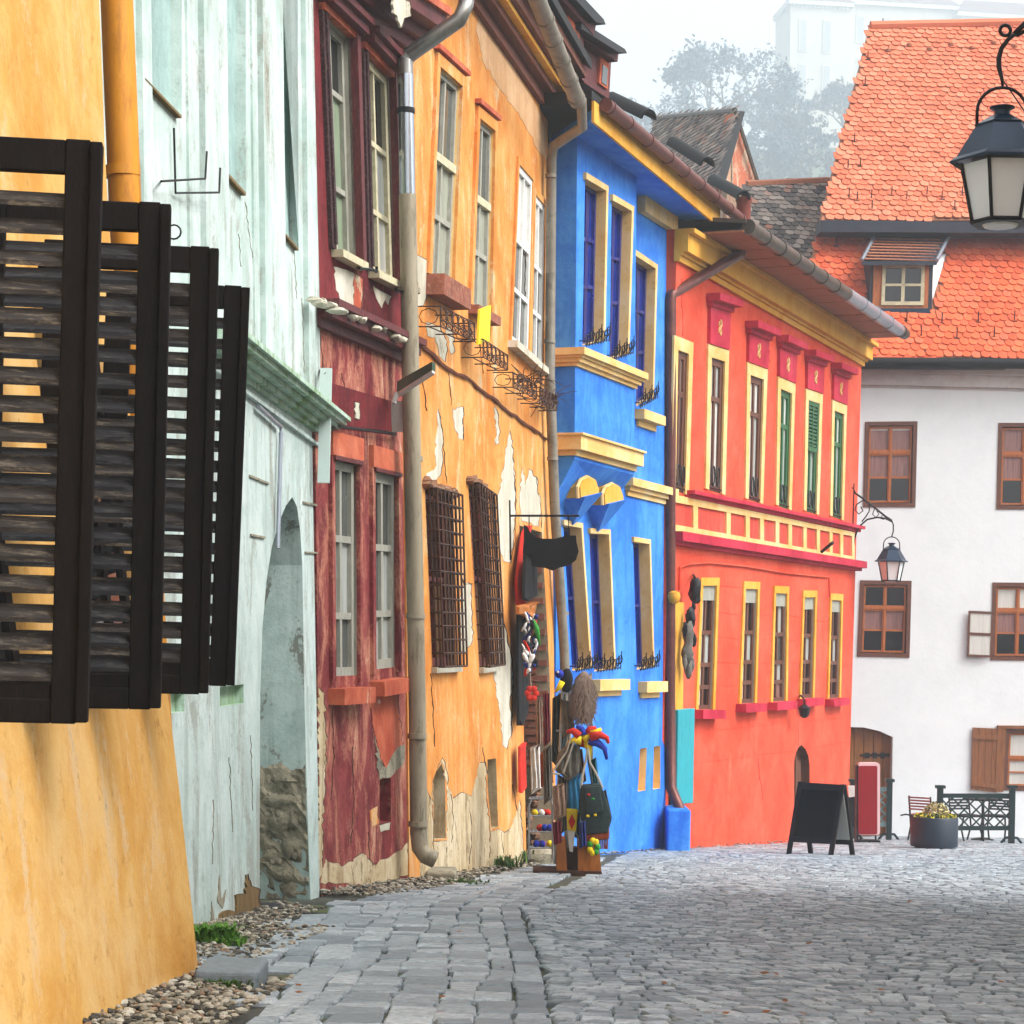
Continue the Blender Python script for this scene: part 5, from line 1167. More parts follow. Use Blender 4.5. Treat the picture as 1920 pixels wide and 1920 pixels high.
f0, f1 = FDm.PW(1616, 490, .25), FDm.PW(1756, 490, .25); k0, k1 = F1.PW(1642, 440, .05), F1.PW(1782, 440, .05)
FDr = Fac((1616, 490, f0.y), (1756, 490, f1.y), (k0.y - f0.y) / (k0.z - f0.z))
m_ = MB(); m_.loft([f0, f1, k1, k0], [p - Vector((0, 0, .07)) for p in (f0, f1, k1, k0)]); drf = m_.build('dormer_roof', 'beam_navy', dmr)
pl = [FDr.uv(1618, 489), FDr.uv(1755, 489), FDr.uv(1781, 440), FDr.uv(1643, 440)]
v_, f_ = tile_shape(.15, .17); tme = bpy.data.meshes.new('dormer_tile'); tme.from_pydata(v_, [], f_); tme.materials.append(MT['tile_brown'])
m_ = MB()
for r_ in range(9):
    for c_ in range(11):
        u = pl[0][0] + (pl[1][0] - pl[0][0]) * (c_ + .5 * (r_ % 2) + .3) / 11 + (pl[3][0] - pl[0][0]) * r_ / 9; v = pl[0][1] + (pl[3][1] - pl[0][1]) * r_ / 9
        if c_ == 10 and r_ % 2: continue
        Um, Sm, Nm = FDr.frame(); M = axes(Um, Sm, Nm, FDr.W(u, v, .01)); m_.add([M @ Vector(q) for q in v_], f_)
o = m_.build('dormer_tile_field', 'tile_brown', dmr); o['kind'] = 'stuff'
for a, b in ((f0, k0), (f1, k1)): m_ = MB(); m_.tube([a + Vector((0, -.02, .02)), b + Vector((0, 0, .02))], .035, 6); m_.build('verge_board', 'gutter_light', dmr)
c0, c1, c2 = FDm.PW(1747, 494, .0), FDm.PW(1747, 560, .0), F1.PW(1774, 462, .03)
m_ = MB(); m_.loft([c0 + Vector((.03, .06, -.08)), c1 + Vector((.03, .06, 0)), c2 + Vector((.02, 0, -.12))], [c0 + Vector((-.03, .06, -.08)), c1 + Vector((-.03, .06, 0)), c2 + Vector((-.03, 0, -.12))]); m_.build('dormer_cheek', 'white_plaster', dmr)

# ================================================================ old roofs behind
FG = Fac((1335, 345, 50), (1422, 345, 51), 0)
og = thing('old_gable_house', 'old house with weathered grey tile roof and stained plaster gable behind the blue house', 'house', FG.W(.5, gz(50), -2))
m_ = MB(); m_.pix(FG, [(1338, 900), (1338, 345), (1378, 212), (1420, 345), (1420, 900)], -.3, 0); m_.build('gable_wall', 'old_gable', og)
m_ = MB(); m_.pix(FG, [(1372, 300), (1374, 300), (1374, 345), (1372, 345)], -.01, .02); m_.build('gable_crack', 'rubble', og)
FGr = Fac((1205, 345, 54), (1342, 345, 49.8), .75)
gp = hole(FGr, [(1200, 345), (1340, 345), (1379, 207), (1226, 222)])
m_ = MB(); m_.prism(FGr, gp, -.25, -.01); gr = m_.build('roof', 'tar_black', og)
tiles(FGr, gr, gp, .2, .17, 'tile_old', 300)
m_ = MB(); m_.tube([FGr.W(*gp[3], .02), FGr.W(*gp[2], .02)], .07, 6); m_.build('ridge_cap', 'gutter_dark', og)
m_ = MB(); m_.tube([FG.PW(1379, 208, .1), FG.PW(1422, 345, .1)], .05, 5); m_.build('verge_board', 'gutter_dark', og)
m_ = MB(); m_.prism(FGr, [(gp[0][0], -5), (gp[1][0], -5), gp[1], gp[0]], -2, -.05) if False else m_.loft([FGr.W(gp[0][0], gp[0][1], -.3), FGr.W(gp[1][0], gp[1][1], -.3), FGr.W(gp[1][0], gp[1][1], -3), FGr.W(gp[0][0], gp[0][1], -3)], [FGr.W(gp[0][0], gp[0][1], -.3) - ZV * 14, FGr.W(gp[1][0], gp[1][1], -.3) - ZV * 14, FGr.W(gp[1][0], gp[1][1], -3) - ZV * 14, FGr.W(gp[0][0], gp[0][1], -3) - ZV * 14]); m_.build('wall', 'old_gable', og)
FH = Fac((1380, 500, 43), (1560, 500, 43.3), .85)
oo = thing('old_tiled_house', 'low old house with mossy grey tile roof between orange and white houses', 'house', FH.W(2, gz(44), -2))
hp_ = hole(FH, [(1380, 520), (1545, 520), (1556, 339), (1400, 346)])
m_ = MB(); m_.prism(FH, hp_, -.25, -.01); hr = m_.build('roof', 'tar_black', oo)
tiles(FH, hr, hp_, .17, .14, 'tile_old', 300)
m_ = MB(); m_.tube([FH.W(*hp_[3], .02), FH.W(*hp_[2], .02)], .08, 6); m_.build('ridge_cap', 'tile_brown', oo)
a, b = FH.W(*hp_[0], -.3), FH.W(*hp_[1], -.3); m_ = MB(); m_.loft([a, b, b + Vector((0, 3, 0)), a + Vector((0, 3, 0))], [p - ZV * 9 for p in (a, b, b + Vector((0, 3, 0)), a + Vector((0, 3, 0)))]); m_.build('wall', 'old_gable', oo)
# ================================================================ lanterns
t = NT('lamp_glass'); t.out((.92, .91, .91, 1), .2, 0, .5)
tr = t.n('ShaderNodeBsdfTranslucent', Color=(.9, .9, .9, 1)); mx = t.n('ShaderNodeMixShader', Fac=.25); t.link(t.b.outputs[0], mx.inputs[1]); t.link(tr.outputs[0], mx.inputs[2]); t.link(mx.outputs[0], t.t.nodes['Material Output'].inputs[0])
simple('lamp_top_glass', (150, 160, 120), .2, 3, .15, spec=.5, bump=0)
def lantern(apex, s, label, rot=0.0):
    """apex = top of the carrying bow; s = size of one unit (photo pixel of the big lantern) in metres."""
    o = thing('street_lantern', label, 'lantern', apex, 'street lanterns')
    c = Vector(apex); z = lambda k: c + Vector((0, 0, -k * s))
    m = MB(); m.lathe(z(139), [(90 * s, 0), (97 * s, -7 * s), (97 * s, -3 * s), (84 * s, 6 * s), (50 * s, 62 * s), (52 * s, 66 * s), (44 * s, 70 * s), (20 * s, 84 * s)], 6, rot); m.build('roof', 'lamp_navy', o)
    m = MB(); m.lathe(z(60), [(20 * s, 0), (15 * s, 8 * s), (15 * s, 14 * s), (24 * s, 19 * s), (24 * s, 21 * s), (12 * s, 24 * s)], 12); m.build('chimney', 'lamp_navy', o, smooth=40)
    m = MB(); m.lathe(z(260), [(56 * s, 0), (58 * s, 4 * s), (54 * s, 8 * s), (50 * s, 8 * s), (50 * s, 1 * s)], 6, rot); m.build('base_ring', 'iron', o)
    for k in range(6):
        a0, a1 = rot + k * math.pi / 3, rot + (k + 1) * math.pi / 3
        d0, d1 = Vector((math.cos(a0), math.sin(a0), 0)), Vector((math.cos(a1), math.sin(a1), 0))
        m = MB(); m.tube([z(146) + d0 * 75 * s, z(254) + d0 * 53 * s], 3.6 * s, 5); m.build('post', 'iron', o)
        m = MB(); f = [z(148) + d0 * 72 * s, z(148) + d1 * 72 * s, z(254) + d1 * 50 * s, z(254) + d0 * 50 * s]; n = (d0 + d1).normalized() * 1.2 * s
        m.loft(f, [p - n for p in f]); m.build('pane', 'lamp_glass', o)
    m = MB(); m.lathe(z(262), [(30 * s, -2 * s), (34 * s, 2 * s), (20 * s, 4 * s)], 12); m.build('bottom_glass', 'lamp_glass', o)
    m = MB(); m.tube([z(76) + Vector((-47 * s, 0, 0))] + [z(48) + Vector((-math.cos(a) * 47 * s, 0, math.sin(a) * 46 * s)) for a in np.linspace(0, math.pi, 13)] + [z(76) + Vector((47 * s, 0, 0))], 3.2 * s, 6); m.build('carrying_bow', 'iron', o, smooth=True)
    return o
YL = 13.7; sc_ = YL / FOC
ap = P3(1880, 162, YL); lantern(ap, sc_, 'large six sided black lantern with milky glass hanging close overhead')
wx = 4.3
brk = thing('lantern_bracket', 'black curled iron bracket carrying the large overhead lantern', 'bracket', P3(1960, 30, YL))
m = MB(); m.tube([ap, P3(1879, 150, YL), P3(1873, 125, YL), P3(1873, 108, YL), P3(1878, 90, YL), P3(1890, 74, YL), P3(1902, 64, YL)], [.008, .012, .017, .017, .016, .015, .014], 7); m.build('hook', 'iron', brk, smooth=True)
m = MB(); m.tube([P3(1902, 64, YL), P3(1930, 36, YL), P3(1990, -4, YL), Vector((wx, YL, P3(2100, -40, YL).z))], .018, 7); m.build('arm', 'iron', brk, smooth=True)
m = MB(); m.tube([P3(1906, 66, YL), P3(1940, 50, YL), P3(2000, 60, YL), Vector((wx, YL, P3(2100, 140, YL).z))], .014, 7); m.build('brace', 'iron', brk, smooth=True)
m = MB(); cc = P3(1885, 57, YL); m.tube([cc + Vector((math.cos(a) * .034, 0, math.sin(a) * .034)) for a in np.linspace(0, 6.28, 13)[:-1]], .012, 6, True); m.build('scroll', 'iron', brk, smooth=True)
m = MB(); m.tube([P3(1880, 150, YL), P3(1898, 175, YL), P3(1925, 215, YL), P3(1940, 236, YL)], .005, 5); m.build('cable', 'iron', brk)
rhs = thing('cream_house', 'cream rendered house front on the other side of the street carrying the lantern bracket', 'house', (wx + 1, 10, gz(10)))
m = MB(); m.box(wx, wx + 4, 3.5, 14.3, gz(15) - .5, 7.2); m.build('wall', 'cream_plaster', rhs)
m = MB(); m.loft([Vector((wx - .4, 3.2, 7.2)), Vector((wx - .4, 14.6, 7.2)), Vector((wx + 4, 14.6, 9.6)), Vector((wx + 4, 3.2, 9.6))], [Vector((wx - .4, 3.2, 7.1)), Vector((wx - .4, 14.6, 7.1)), Vector((wx + 4, 14.6, 9.5)), Vector((wx + 4, 3.2, 9.5))]); m.build('roof', 'tile_brown', rhs)
# far lantern on the corner of the orange house
YF = FN.PW(1605, 980).y - .25
fl = P3(1672, 1006, YF); lantern(fl, YF / FOC * .325, 'small six sided lantern hanging from a scrolled bracket on the orange house corner')
bk = thing('lantern_bracket', 'scrolled wrought iron bracket on the orange house corner holding the small lantern', 'bracket', P3(1605, 1000, YF))
f3 = lambda pts: [P3(x, y_, YF) for x, y_ in pts]
def crv(pts, r, nm='scroll'):
    m = MB(); m.tube(f3(pts), r, 6); m.build(nm, 'iron', bk, smooth=True)
crv([(1600, 906), (1598, 914), (1604, 925), (1620, 936), (1640, 952), (1660, 968), (1672, 976)], .018, 'arm')
crv([(1600, 1025), (1602, 1010), (1610, 988), (1626, 974), (1645, 970), (1660, 972), (1672, 978)], .015, 'brace')
crv([(1672, 976), (1675, 984), (1675, 996), (1672, 1006)], .012, 'hook')
crv([(1618, 938), (1606, 946), (1603, 956), (1610, 964), (1618, 958), (1614, 950)], .011)
crv([(1630, 946), (1630, 958), (1624, 968), (1616, 978)], .011)
crv([(1640, 954), (1636, 964), (1642, 970), (1648, 964), (1644, 958)], .009)
crv([(1655, 966), (1650, 972), (1658, 974)], .008)
m = MB(); m.tube([P3(1601, 906, YF), P3(1598, 1028, YF)], .014, 5); m.tube([P3(1600, 915, YF), FN.PW(1597, 915, .0)], .012, 5); m.tube([P3(1599, 1020, YF), FN.PW(1595, 1020, .0)], .012, 5); m.build('wall_plate', 'iron', bk)

# ================================================================ hanging shop sign
YS = FO.PW(956, 967).y - .05; FS = Fac((0, 1215, YS), (1920, 1215, YS), 0)
hs = thing('hanging_sign', 'blank black shield shaped shop sign hanging from an iron bar over the doorway', 'sign', P3(1032, 1070, YS))
m = MB(); m.pix(FS, [(982, 984), (989, 987), (994, 998), (1004, 1007), (1018, 1010), (1040, 1010), (1056, 1006), (1061, 1000), (1070, 1004), (1080, 1004), (1081, 1016), (1085, 1034), (1080, 1050), (1068, 1060), (1050, 1064), (1036, 1070), (1022, 1065), (1000, 1062), (985, 1053), (980, 1036), (982, 1012)], -.012, .012); m.build('panel', 'sign_black', hs)
m = MB(); m.tube([P3(950, 967, YS), P3(1086, 967, YS)], .011, 6); m.build('bar', 'iron', hs)
m = MB(); m.tube([P3(955, 938, YS), P3(957, 1050, YS)], .012, 6); m.build('wall_mount', 'iron', hs)
for x, y_ in ((992, 992), (1066, 1002)): m = MB(); m.tube([P3(x, 967, YS), P3(x, y_, YS)], .005, 5); m.build('hanger', 'iron', hs)

# ================================================================ souvenir stand by the shop door
simple('cloth_red', (206, 40, 24), .25, 6, .85); simple('cloth_black', (14, 13, 17), .4, 6, .9); simple('cloth_navy', (28, 44, 110), .3, 8, .85)
simple('cloth_blue', (34, 56, 170), .25, 8, .85); simple('cloth_yellow', (244, 212, 30), .2, 8, .8); simple('cloth_green', (50, 150, 50), .3, 8, .85)
simple('leather_grey', (112, 106, 96), .3, 8, .7, dirt=(70, 64, 58)); simple('strap', (168, 160, 146), .2, 10, .8); simple('chrome', (180, 180, 180), .15, 8, .3, .9)
simple('stand_wood', (178, 104, 36), .35, 6, .6, dirt=(120, 60, 20), stretch=(4, 4, .7)); simple('stand_dark', (70, 40, 24), .35, 6, .7)
simple('fur', (128, 108, 96), .5, 12, .95, dirt=(190, 176, 162), da=.5, stretch=(6, 6, 1)); simple('cloth_white', (226, 222, 216), .15, 8, .85); simple('cloth_sky', (60, 150, 200), .2, 6, .8)
simple('bag_dark', (40, 52, 54), .35, 14, .9, dirt=(70, 96, 84), stretch=(1, 1, 6)); simple('bag_rust', (140, 62, 34), .35, 14, .9)
YK = 19.2; FK = Fac((0, 1215, YK), (1920, 1215, YK), 0); K = lambda x, y_, dy=0.0: P3(x, y_, YK + dy)
gk = PG(1085, 1637)
def cloth(name, pts, w0, w1, mat, label, cat, F=None, parent=None, folds=3.0, amp=.6, seed=None):
    """Hanging cloth: pts = outline, left side then right side read as top-left .. ; filled as a folded sheet with real thickness."""
    F = F or FK; xs_ = [p[0] for p in pts]; y0, y1 = min(p[1] for p in pts), max(p[1] for p in pts); g_ = random.Random(seed or int(pts[0][0] * 7 + pts[0][1]))
    nr, nc = 12, 13; rows_ = []; ph = g_.uniform(0, 6); n = len(pts)
    for r in range(nr):
        yy = y0 + (y1 - y0) * (r + .02) / (nr - 1 + .04); cr = []
        for i in range(n):
            (xa, ya), (xb, yb) = pts[i], pts[(i + 1) % n]
            if (ya - yy) * (yb - yy) < 0: cr.append(xa + (xb - xa) * (yy - ya) / (yb - ya))
        rows_.append((yy, min(cr) if cr else xs_[0], max(cr) if cr else xs_[0]))
    fr, bk_ = [], []; wm, d = (w0 + w1) / 2, (w1 - w0) / 2
    for r, (yy, xl, xr) in enumerate(rows_):
        for c_ in range(nc):
            f_ = c_ / (nc - 1); k = math.sin(f_ * math.pi * 2 * folds + ph + .5 * math.sin(r * .6)); rnd_ = math.sqrt(max(0, 1 - (2 * f_ - 1) ** 2))
            yj = yy + ((y1 - y0) * .035 * k if r == nr - 1 else 0); w_ = wm + d * (rnd_ * (.45 + amp * .55 * k))
            u, v = F.uv(xl + (xr - xl) * f_, yj, wm); fr.append(F.W(u, v, w_)); bk_.append(F.W(u, v, w_ - max(.012, d * .5)))
    N2 = nr * nc; fs = [(r * nc + c_, r * nc + c_ + 1, (r + 1) * nc + c_ + 1, (r + 1) * nc + c_) for r in range(nr - 1) for c_ in range(nc - 1)]
    fs += [tuple(N2 + i for i in f_) for f_ in fs]; bd = list(range(nc)) + [r * nc + nc - 1 for r in range(1, nr)] + [(nr - 1) * nc + c_ for c_ in range(nc - 2, -1, -1)] + [r * nc for r in range(nr - 2, 0, -1)]
    fs += [(bd[i], bd[(i + 1) % len(bd)], N2 + bd[(i + 1) % len(bd)], N2 + bd[i]) for i in range(len(bd))]
    m = MB(); m.add(fr + bk_, fs); o = m.build(name, mat, parent, smooth=60, loc=F.PW(sum(xs_) / n, y1, w0) if parent is None else None)
    if parent is None: tag(o, label, cat)
    return o
def soft(name, pts, w0, w1, mat, label, cat, F=None, parent=None, nm=None, bev=.012):
    F = F or FK; m = MB(); m.pix(F, pts, w0, w1)
    o = m.build(name, mat, parent, loc=F.PW(sum(p[0] for p in pts) / len(pts), max(p[1] for p in pts), w0) if parent is None else None)
    md = o.modifiers.new('bevel', 'BEVEL'); md.width = bev; md.segments = 3
    for p in o.data.polygons: p.use_smooth = True
    if parent is None: tag(o, label, cat)
    return o
st = thing('display_stand', 'orange brown wooden souvenir stand with tall metal rails outside the shop door', 'stand', (gk.x, gk.y, gz(gk.y)))
gzk = gz(YK)
for x0, x1, y0 in ((1044, 1060, 1572), (1084, 1102, 1576), (1104, 1124, 1590)):
    m = MB(); m.pix(FK, [(x0, y0), (x1, y0 + 2), (x1 + 4, 1640), (x0, 1640)], -.3, .02 + (x0 % 5) * .01); m.build('side_board', 'stand_wood', st)
m = MB(); m.pix(FK, [(1056, 1590), (1106, 1592), (1106, 1636), (1056, 1636)], -.28, -.03); m.build('shelf_box', 'stand_dark', st)
m = MB(); m.pix(FK, [(1000, 1632), (1128, 1634), (1130, 1644), (1000, 1642)], -.34, .1); m.build('base_board', 'stand_dark', st)
for x0, x1 in ((1056, 1040), (1068, 1063), (1108, 1112)):
    m = MB(); m.tube([K(x0, 1262, .15), K(x1, 1620, .15)], .012, 6); m.build('rail', 'chrome', st)
m = MB(); m.tube([K(1046, 1300, .15), K(1112, 1300, .15)], .009, 6); m.build('rail', 'chrome', st)
m = MB(); m.tube([K(1043, 1370, .1), K(1112, 1372, .1)], .009, 6); m.build('rail', 'chrome', st)
# shaggy fur pelt
fp = thing('fur_pelt', 'shaggy brown grey fur pelt hanging at the top of the souvenir stand', 'fur', K(1094, 1360))
m = MB(); m.blob(K(1094, 1308), .105, .07, .235, 3, .08, 12, 9); m.build('hide', 'fur', fp, smooth=True)
g = random.Random(2); m = MB()
for i in range(620):
    a, h = g.uniform(0, 6.28), g.uniform(-.95, .95); r_ = math.sqrt(1 - h * h)
    p = K(1094, 1308) + Vector((.1 * r_ * math.cos(a), .068 * r_ * math.sin(a), .23 * h)); q = p + Vector((.035 * math.cos(a) + g.uniform(-.02, .02), .03 * math.sin(a), -g.uniform(.04, .10))); d = Vector((.006, 0, 0))
    m.add([p - d, p + d, q], [(0, 1, 2)])
o = m.build('hair', 'fur', fp); o['kind'] = 'stuff'
# jester hat
jh = thing('jester_hat', 'red yellow and blue jester hat with curling horns on the souvenir stand', 'hat', K(1098, 1405))
m = MB(); m.blob(K(1096, 1388), .09, .09, .07, 4, .05, 10, 6); m.build('crown', 'cloth_red', jh, smooth=True)
for i, (pts, mt) in enumerate([([(1086, 1380), (1074, 1370), (1062, 1372)], 'cloth_red'), ([(1092, 1378), (1090, 1366), (1080, 1362)], 'cloth_blue'), ([(1100, 1378), (1108, 1366), (1118, 1364)], 'cloth_red'), ([(1106, 1382), (1126, 1378), (1138, 1384), (1141, 1394)], 'cloth_red'),
                              ([(1104, 1388), (1122, 1394), (1134, 1404), (1138, 1424)], 'cloth_blue'), ([(1100, 1390), (1104, 1404), (1106, 1424)], 'cloth_yellow'), ([(1090, 1388), (1076, 1388), (1064, 1392)], 'cloth_yellow'), ([(1094, 1388), (1104, 1380), (1116, 1390)], 'cloth_yellow'), ([(1108, 1376), (1120, 1372), (1128, 1366)], 'cloth_yellow')]):
    n = len(pts); m = MB(); m.tube([K(x, y_, -.09 + .02 * (i % 3)) for x, y_ in pts], [.045 * (1 - .7 * k / (n - 1)) for k in range(n)], 8); m.build('horn', mt, jh, smooth=True)
# bags
bg_ = thing('shoulder_bag', 'dark patterned woven shoulder bag with rust coloured fringe hanging on the stand', 'bag', K(1112, 1590))
soft('body', [(1090, 1472), (1126, 1470), (1138, 1500), (1146, 1530), (1140, 1562), (1096, 1566), (1086, 1520)], .06, .2, 'bag_dark', None, None, parent=bg_)
soft('flap', [(1094, 1476), (1124, 1474), (1132, 1522), (1100, 1530)], .19, .225, 'bag_dark', None, None, parent=bg_, bev=.008)
soft('hem', [(1096, 1558), (1143, 1552), (1142, 1574), (1098, 1578)], .05, .19, 'bag_rust', None, None, parent=bg_)
for i in range(14): m = MB(); m.tube([K(1099 + i * 3.1, 1574, -.14), K(1099 + i * 3.1 + rnd.uniform(-2, 2), 1592, -.14)], .006, 4); m.build('tassel', 'bag_rust', bg_)
for x0, x1, x2 in ((1098, 1092, 1090), (1106, 1120, 1130), (1104, 1108, 1112)): m = MB(); m.tube([K(1102, 1402, -.1), K(x0, 1430, -.12), K(x1, 1455, -.15), K(x2, 1478, -.18)], .011, 6); m.build('strap', 'strap' if x0 != 1104 else 'bag_dark', bg_)
for i, (x, y_, mt) in enumerate(((1104, 1490, 'cloth_red'), (1112, 1498, 'cloth_green'), (1116, 1528, 'cloth_yellow'), (1102, 1530, 'cloth_yellow'))): m = MB(); m.blob(K(x, y_, -.23), .016, .008, .012, i, .2, 6, 4); m.build('embroidery', mt, bg_)
gb_ = thing('leather_bag', 'grey leather satchel with pale straps hanging in the souvenir stand', 'bag', K(1060, 1460))
cloth('body', [(1046, 1412), (1068, 1392), (1088, 1398), (1086, 1452), (1068, 1462), (1040, 1446)], -.02, .1, 'leather_grey', None, None, parent=gb_)
for pts in ([(1070, 1384), (1062, 1410), (1040, 1442), (1036, 1450), (1050, 1452)], [(1076, 1390), (1066, 1420), (1056, 1450)]): m = MB(); m.tube([K(x, y_, -.11) for x, y_ in pts], .009, 6); m.build('strap', 'strap', gb_)
cloth('shawl', [(1064, 1462), (1090, 1450), (1098, 1520), (1078, 1524), (1066, 1520)], -.06, .02, 'cloth_sky', 'folded turquoise blue cloth hanging behind the patterned shoulder bag', 'cloth')
cloth('coat', [(1046, 1452), (1066, 1460), (1066, 1560), (1044, 1566)], -.1, .06, 'leather_grey', 'grey garment hanging below the leather satchel on the stand', 'garment')
sc2 = soft('scarf', [(1062, 1516), (1084, 1518), (1080, 1560), (1064, 1556)], .04, .09, 'cloth_yellow', 'yellow scarf with red diamond and white tassels on the stand', 'scarf')
m = MB(); m.pix(FK, [(1072, 1526), (1079, 1540), (1072, 1556), (1066, 1540)], .088, .1); m.build('diamond_print', 'cloth_red', sc2)
m = MB(); m.pix(FK, [(1064, 1556), (1078, 1560), (1074, 1598), (1068, 1596)], .03, .07); m.build('tassel', 'cloth_white', sc2)
for nm, pts, w0, w1, mt, lb in (('garment', [(1036, 1300), (1060, 1296), (1064, 1380), (1050, 1440), (1034, 1436)], -.3, -.16, 'bag_dark', 'dark woven garment hanging inside the souvenir stand'),
    ('garment', [(1070, 1408), (1092, 1404), (1100, 1466), (1088, 1470), (1072, 1464)], -.12, -.02, 'stand_dark', 'brown suede garment hanging under the jester hat'),
    ('garment', [(1018, 1400), (1034, 1396), (1036, 1500), (1020, 1506)], -.4, -.3, 'leather_grey', 'pale grey cloth hanging at the back of the doorway'),
    ('garment', [(1060, 1468), (1084, 1470), (1090, 1520), (1088, 1572), (1062, 1566)], -.2, -.1, 'bag_dark', 'dark striped cloth hanging behind the yellow scarf'),
    ('bag', [(1122, 1490), (1136, 1480), (1148, 1534), (1140, 1560)], .0, .06, 'bag_dark', 'narrow dark bag hanging behind the patterned shoulder bag')):
    cloth(nm, pts, w0, w1, mt, lb, nm)
simple('knit_stripe', (150, 120, 100), .5, 30, .9, dirt=(60, 40, 60), stretch=(1, 1, 8)); simple('cloth_wine', (110, 24, 40), .3, 8, .85); simple('cloth_teal', (30, 90, 96), .3, 8, .85)
for nm, pts, dy, mt, lb in (('scarf', [(1004, 1310), (1016, 1306), (1018, 1400), (1006, 1404)], .9, 'knit_stripe', 'striped knitted scarf hanging in the upper doorway'),
    ('scarf', [(1018, 1300), (1030, 1300), (1032, 1390), (1020, 1398)], .7, 'cloth_wine', 'wine red scarf hanging beside the striped knitted scarf'),
    ('shirt', [(994, 1400), (1012, 1394), (1016, 1480), (996, 1486)], .9, 'cloth_white', 'white embroidered blouse hanging low inside the doorway'),
    ('bag', [(1012, 1410), (1034, 1408), (1038, 1470), (1014, 1474)], .6, 'bag_rust', 'rust coloured woven bag hanging in the doorway'),
    ('bag', [(1036, 1470), (1058, 1468), (1062, 1530), (1038, 1536)], -.12, 'knit_stripe', 'small striped bag hanging on the left rail of the stand'),
    ('vest', [(1050, 1310), (1074, 1316), (1078, 1370), (1056, 1384)], .05, 'leather_grey', 'grey fleece vest hanging beside the fur pelt'),
    ('scarf', [(1108, 1424), (1118, 1420), (1124, 1476), (1112, 1480)], .02, 'cloth_teal', 'teal scarf hanging under the jester hat'),
    ('purse', [(1036, 1540), (1052, 1538), (1054, 1580), (1038, 1584)], -.2, 'cloth_wine', 'small wine red purse hanging low on the stand'),
    ('purse', [(1084, 1540), (1098, 1538), (1100, 1588), (1086, 1590)], -.25, 'cloth_navy', 'small navy purse hanging beside the yellow scarf')):
    F_ = Fac((0, 1215, YK + dy), (1920, 1215, YK + dy), 0); cloth(nm, pts, -.03, .05, mt, lb, nm, F=F_, folds=2.5)
# toy bird
tb = thing('toy_bird', 'plush dark blue toy bird with yellow beak hanging on the souvenir stand', 'toy', K(1054, 1300))
m = MB(); m.blob(K(1062, 1276, -.05), .06, .05, .11, 6, .08, 10, 7); m.build('body', 'cloth_black', tb, smooth=True)
m = MB(); m.blob(K(1049, 1264, -.1), .042, .04, .04, 7, .06, 9, 6); m.build('head', 'cloth_blue', tb, smooth=True)
m = MB(); m.tube([K(1054, 1278, -.14), K(1048, 1290, -.15), K(1041, 1298, -.15)], [.03, .026, .008], 8); m.build('beak', 'cloth_yellow', tb, smooth=True)
m = MB(); m.blob(K(1046, 1260, -.15), .012, .01, .012, 8, .02, 8, 5); m.build('eye', 'cloth_white', tb, smooth=True)
# wire basket with balls
wb = thing('wire_basket', 'chrome wire basket on legs beside the doorway step', 'basket', K(1012, 1612, .6))
KB = lambda x, y_, dy=0.0: P3(x, y_, 19.9 + dy)
for x in (992, 1036):
    m = MB(); m.tube([KB(x, 1612), KB(x, 1510), KB(x + (4 if x < 1000 else -4), 1498)], .01, 6); m.build('upright', 'chrome', wb)
for y_ in (1498, 1530, 1560, 1590):
    m = MB(); m.tube([KB(992, y_), KB(1036, y_), KB(1034, y_ - 3, .35), KB(994, y_ - 3, .35)], .008, 5, True); m.build('shelf_rim', 'chrome', wb)
    m = MB()
    for k in range(7): m.tube([KB(992 + 44 * k / 6, y_), KB(994 + 40 * k / 6, y_ - 3, .35)], .004, 4)
    m.build('shelf_wire', 'chrome', wb)
gq = random.Random(12)
for i in range(16):
    x = 998 + gq.uniform(0, 34); lv = gq.choice([1524, 1552, 1582]); mt = gq.choice(['cloth_red', 'cloth_blue', 'cloth_yellow', 'cloth_white', 'stand_wood', 'cloth_blue'])
    m = MB(); m.blob(KB(x, lv, gq.uniform(.05, .28)), .034, .034, .034, i, .04, 9, 6); o = m.build('toy_ball', mt, None, smooth=True, loc=KB(x, lv + 7, .1))
    tag(o, {1524: 'top shelf ', 1552: 'middle shelf ', 1582: 'bottom shelf '}[lv] + {'cloth_red': 'red', 'cloth_blue': 'blue', 'cloth_yellow': 'yellow', 'cloth_white': 'white', 'stand_wood': 'brown wooden'}[mt] + ' toy ball lying in the chrome wire basket', 'ball', 'toy balls in the basket')
# goods hung beside the doorway
HW = lambda x, y_, w: FO.PW(x, y_, w)
for nm, pts, w0, w1, mt, lb, ct in (
    ('shawl', [(982, 1000), (990, 985), (994, 1060), (986, 1132), (972, 1136), (970, 1090)], .02, .14, 'cloth_red', 'long bright red shawl hanging at the edge of the shop doorway', 'shawl'),
    ('jacket', [(986, 1040), (1004, 1042), (1006, 1120), (984, 1124)], .12, .24, 'cloth_black', 'short black garment hanging beside the red shawl', 'garment'),
    ('trousers', [(972, 1150), (990, 1152), (992, 1262), (990, 1350), (973, 1354)], .04, .14, 'cloth_black', 'long black trousers hanging on the wall beside the doorway', 'trousers'),
    ('hat', [(974, 1136), (1004, 1128), (1004, 1150), (990, 1156), (974, 1152)], .12, .26, 'stand_wood', 'tan cloth hat hanging below the red shawl', 'hat'),
    ('banner', [(974, 1395), (984, 1392), (986, 1480), (975, 1484)], .05, .12, 'cloth_red', 'narrow red and white cloth strip hanging low by the doorway', 'cloth')):
    cloth(nm, pts, w0, w1, mt, lb, ct, F=FO)
sg_ = thing('doll_bundle', 'bundle of small white black and red dolls hanging by the doorway', 'dolls', HW(1000, 1270, .2))
gq = random.Random(5)
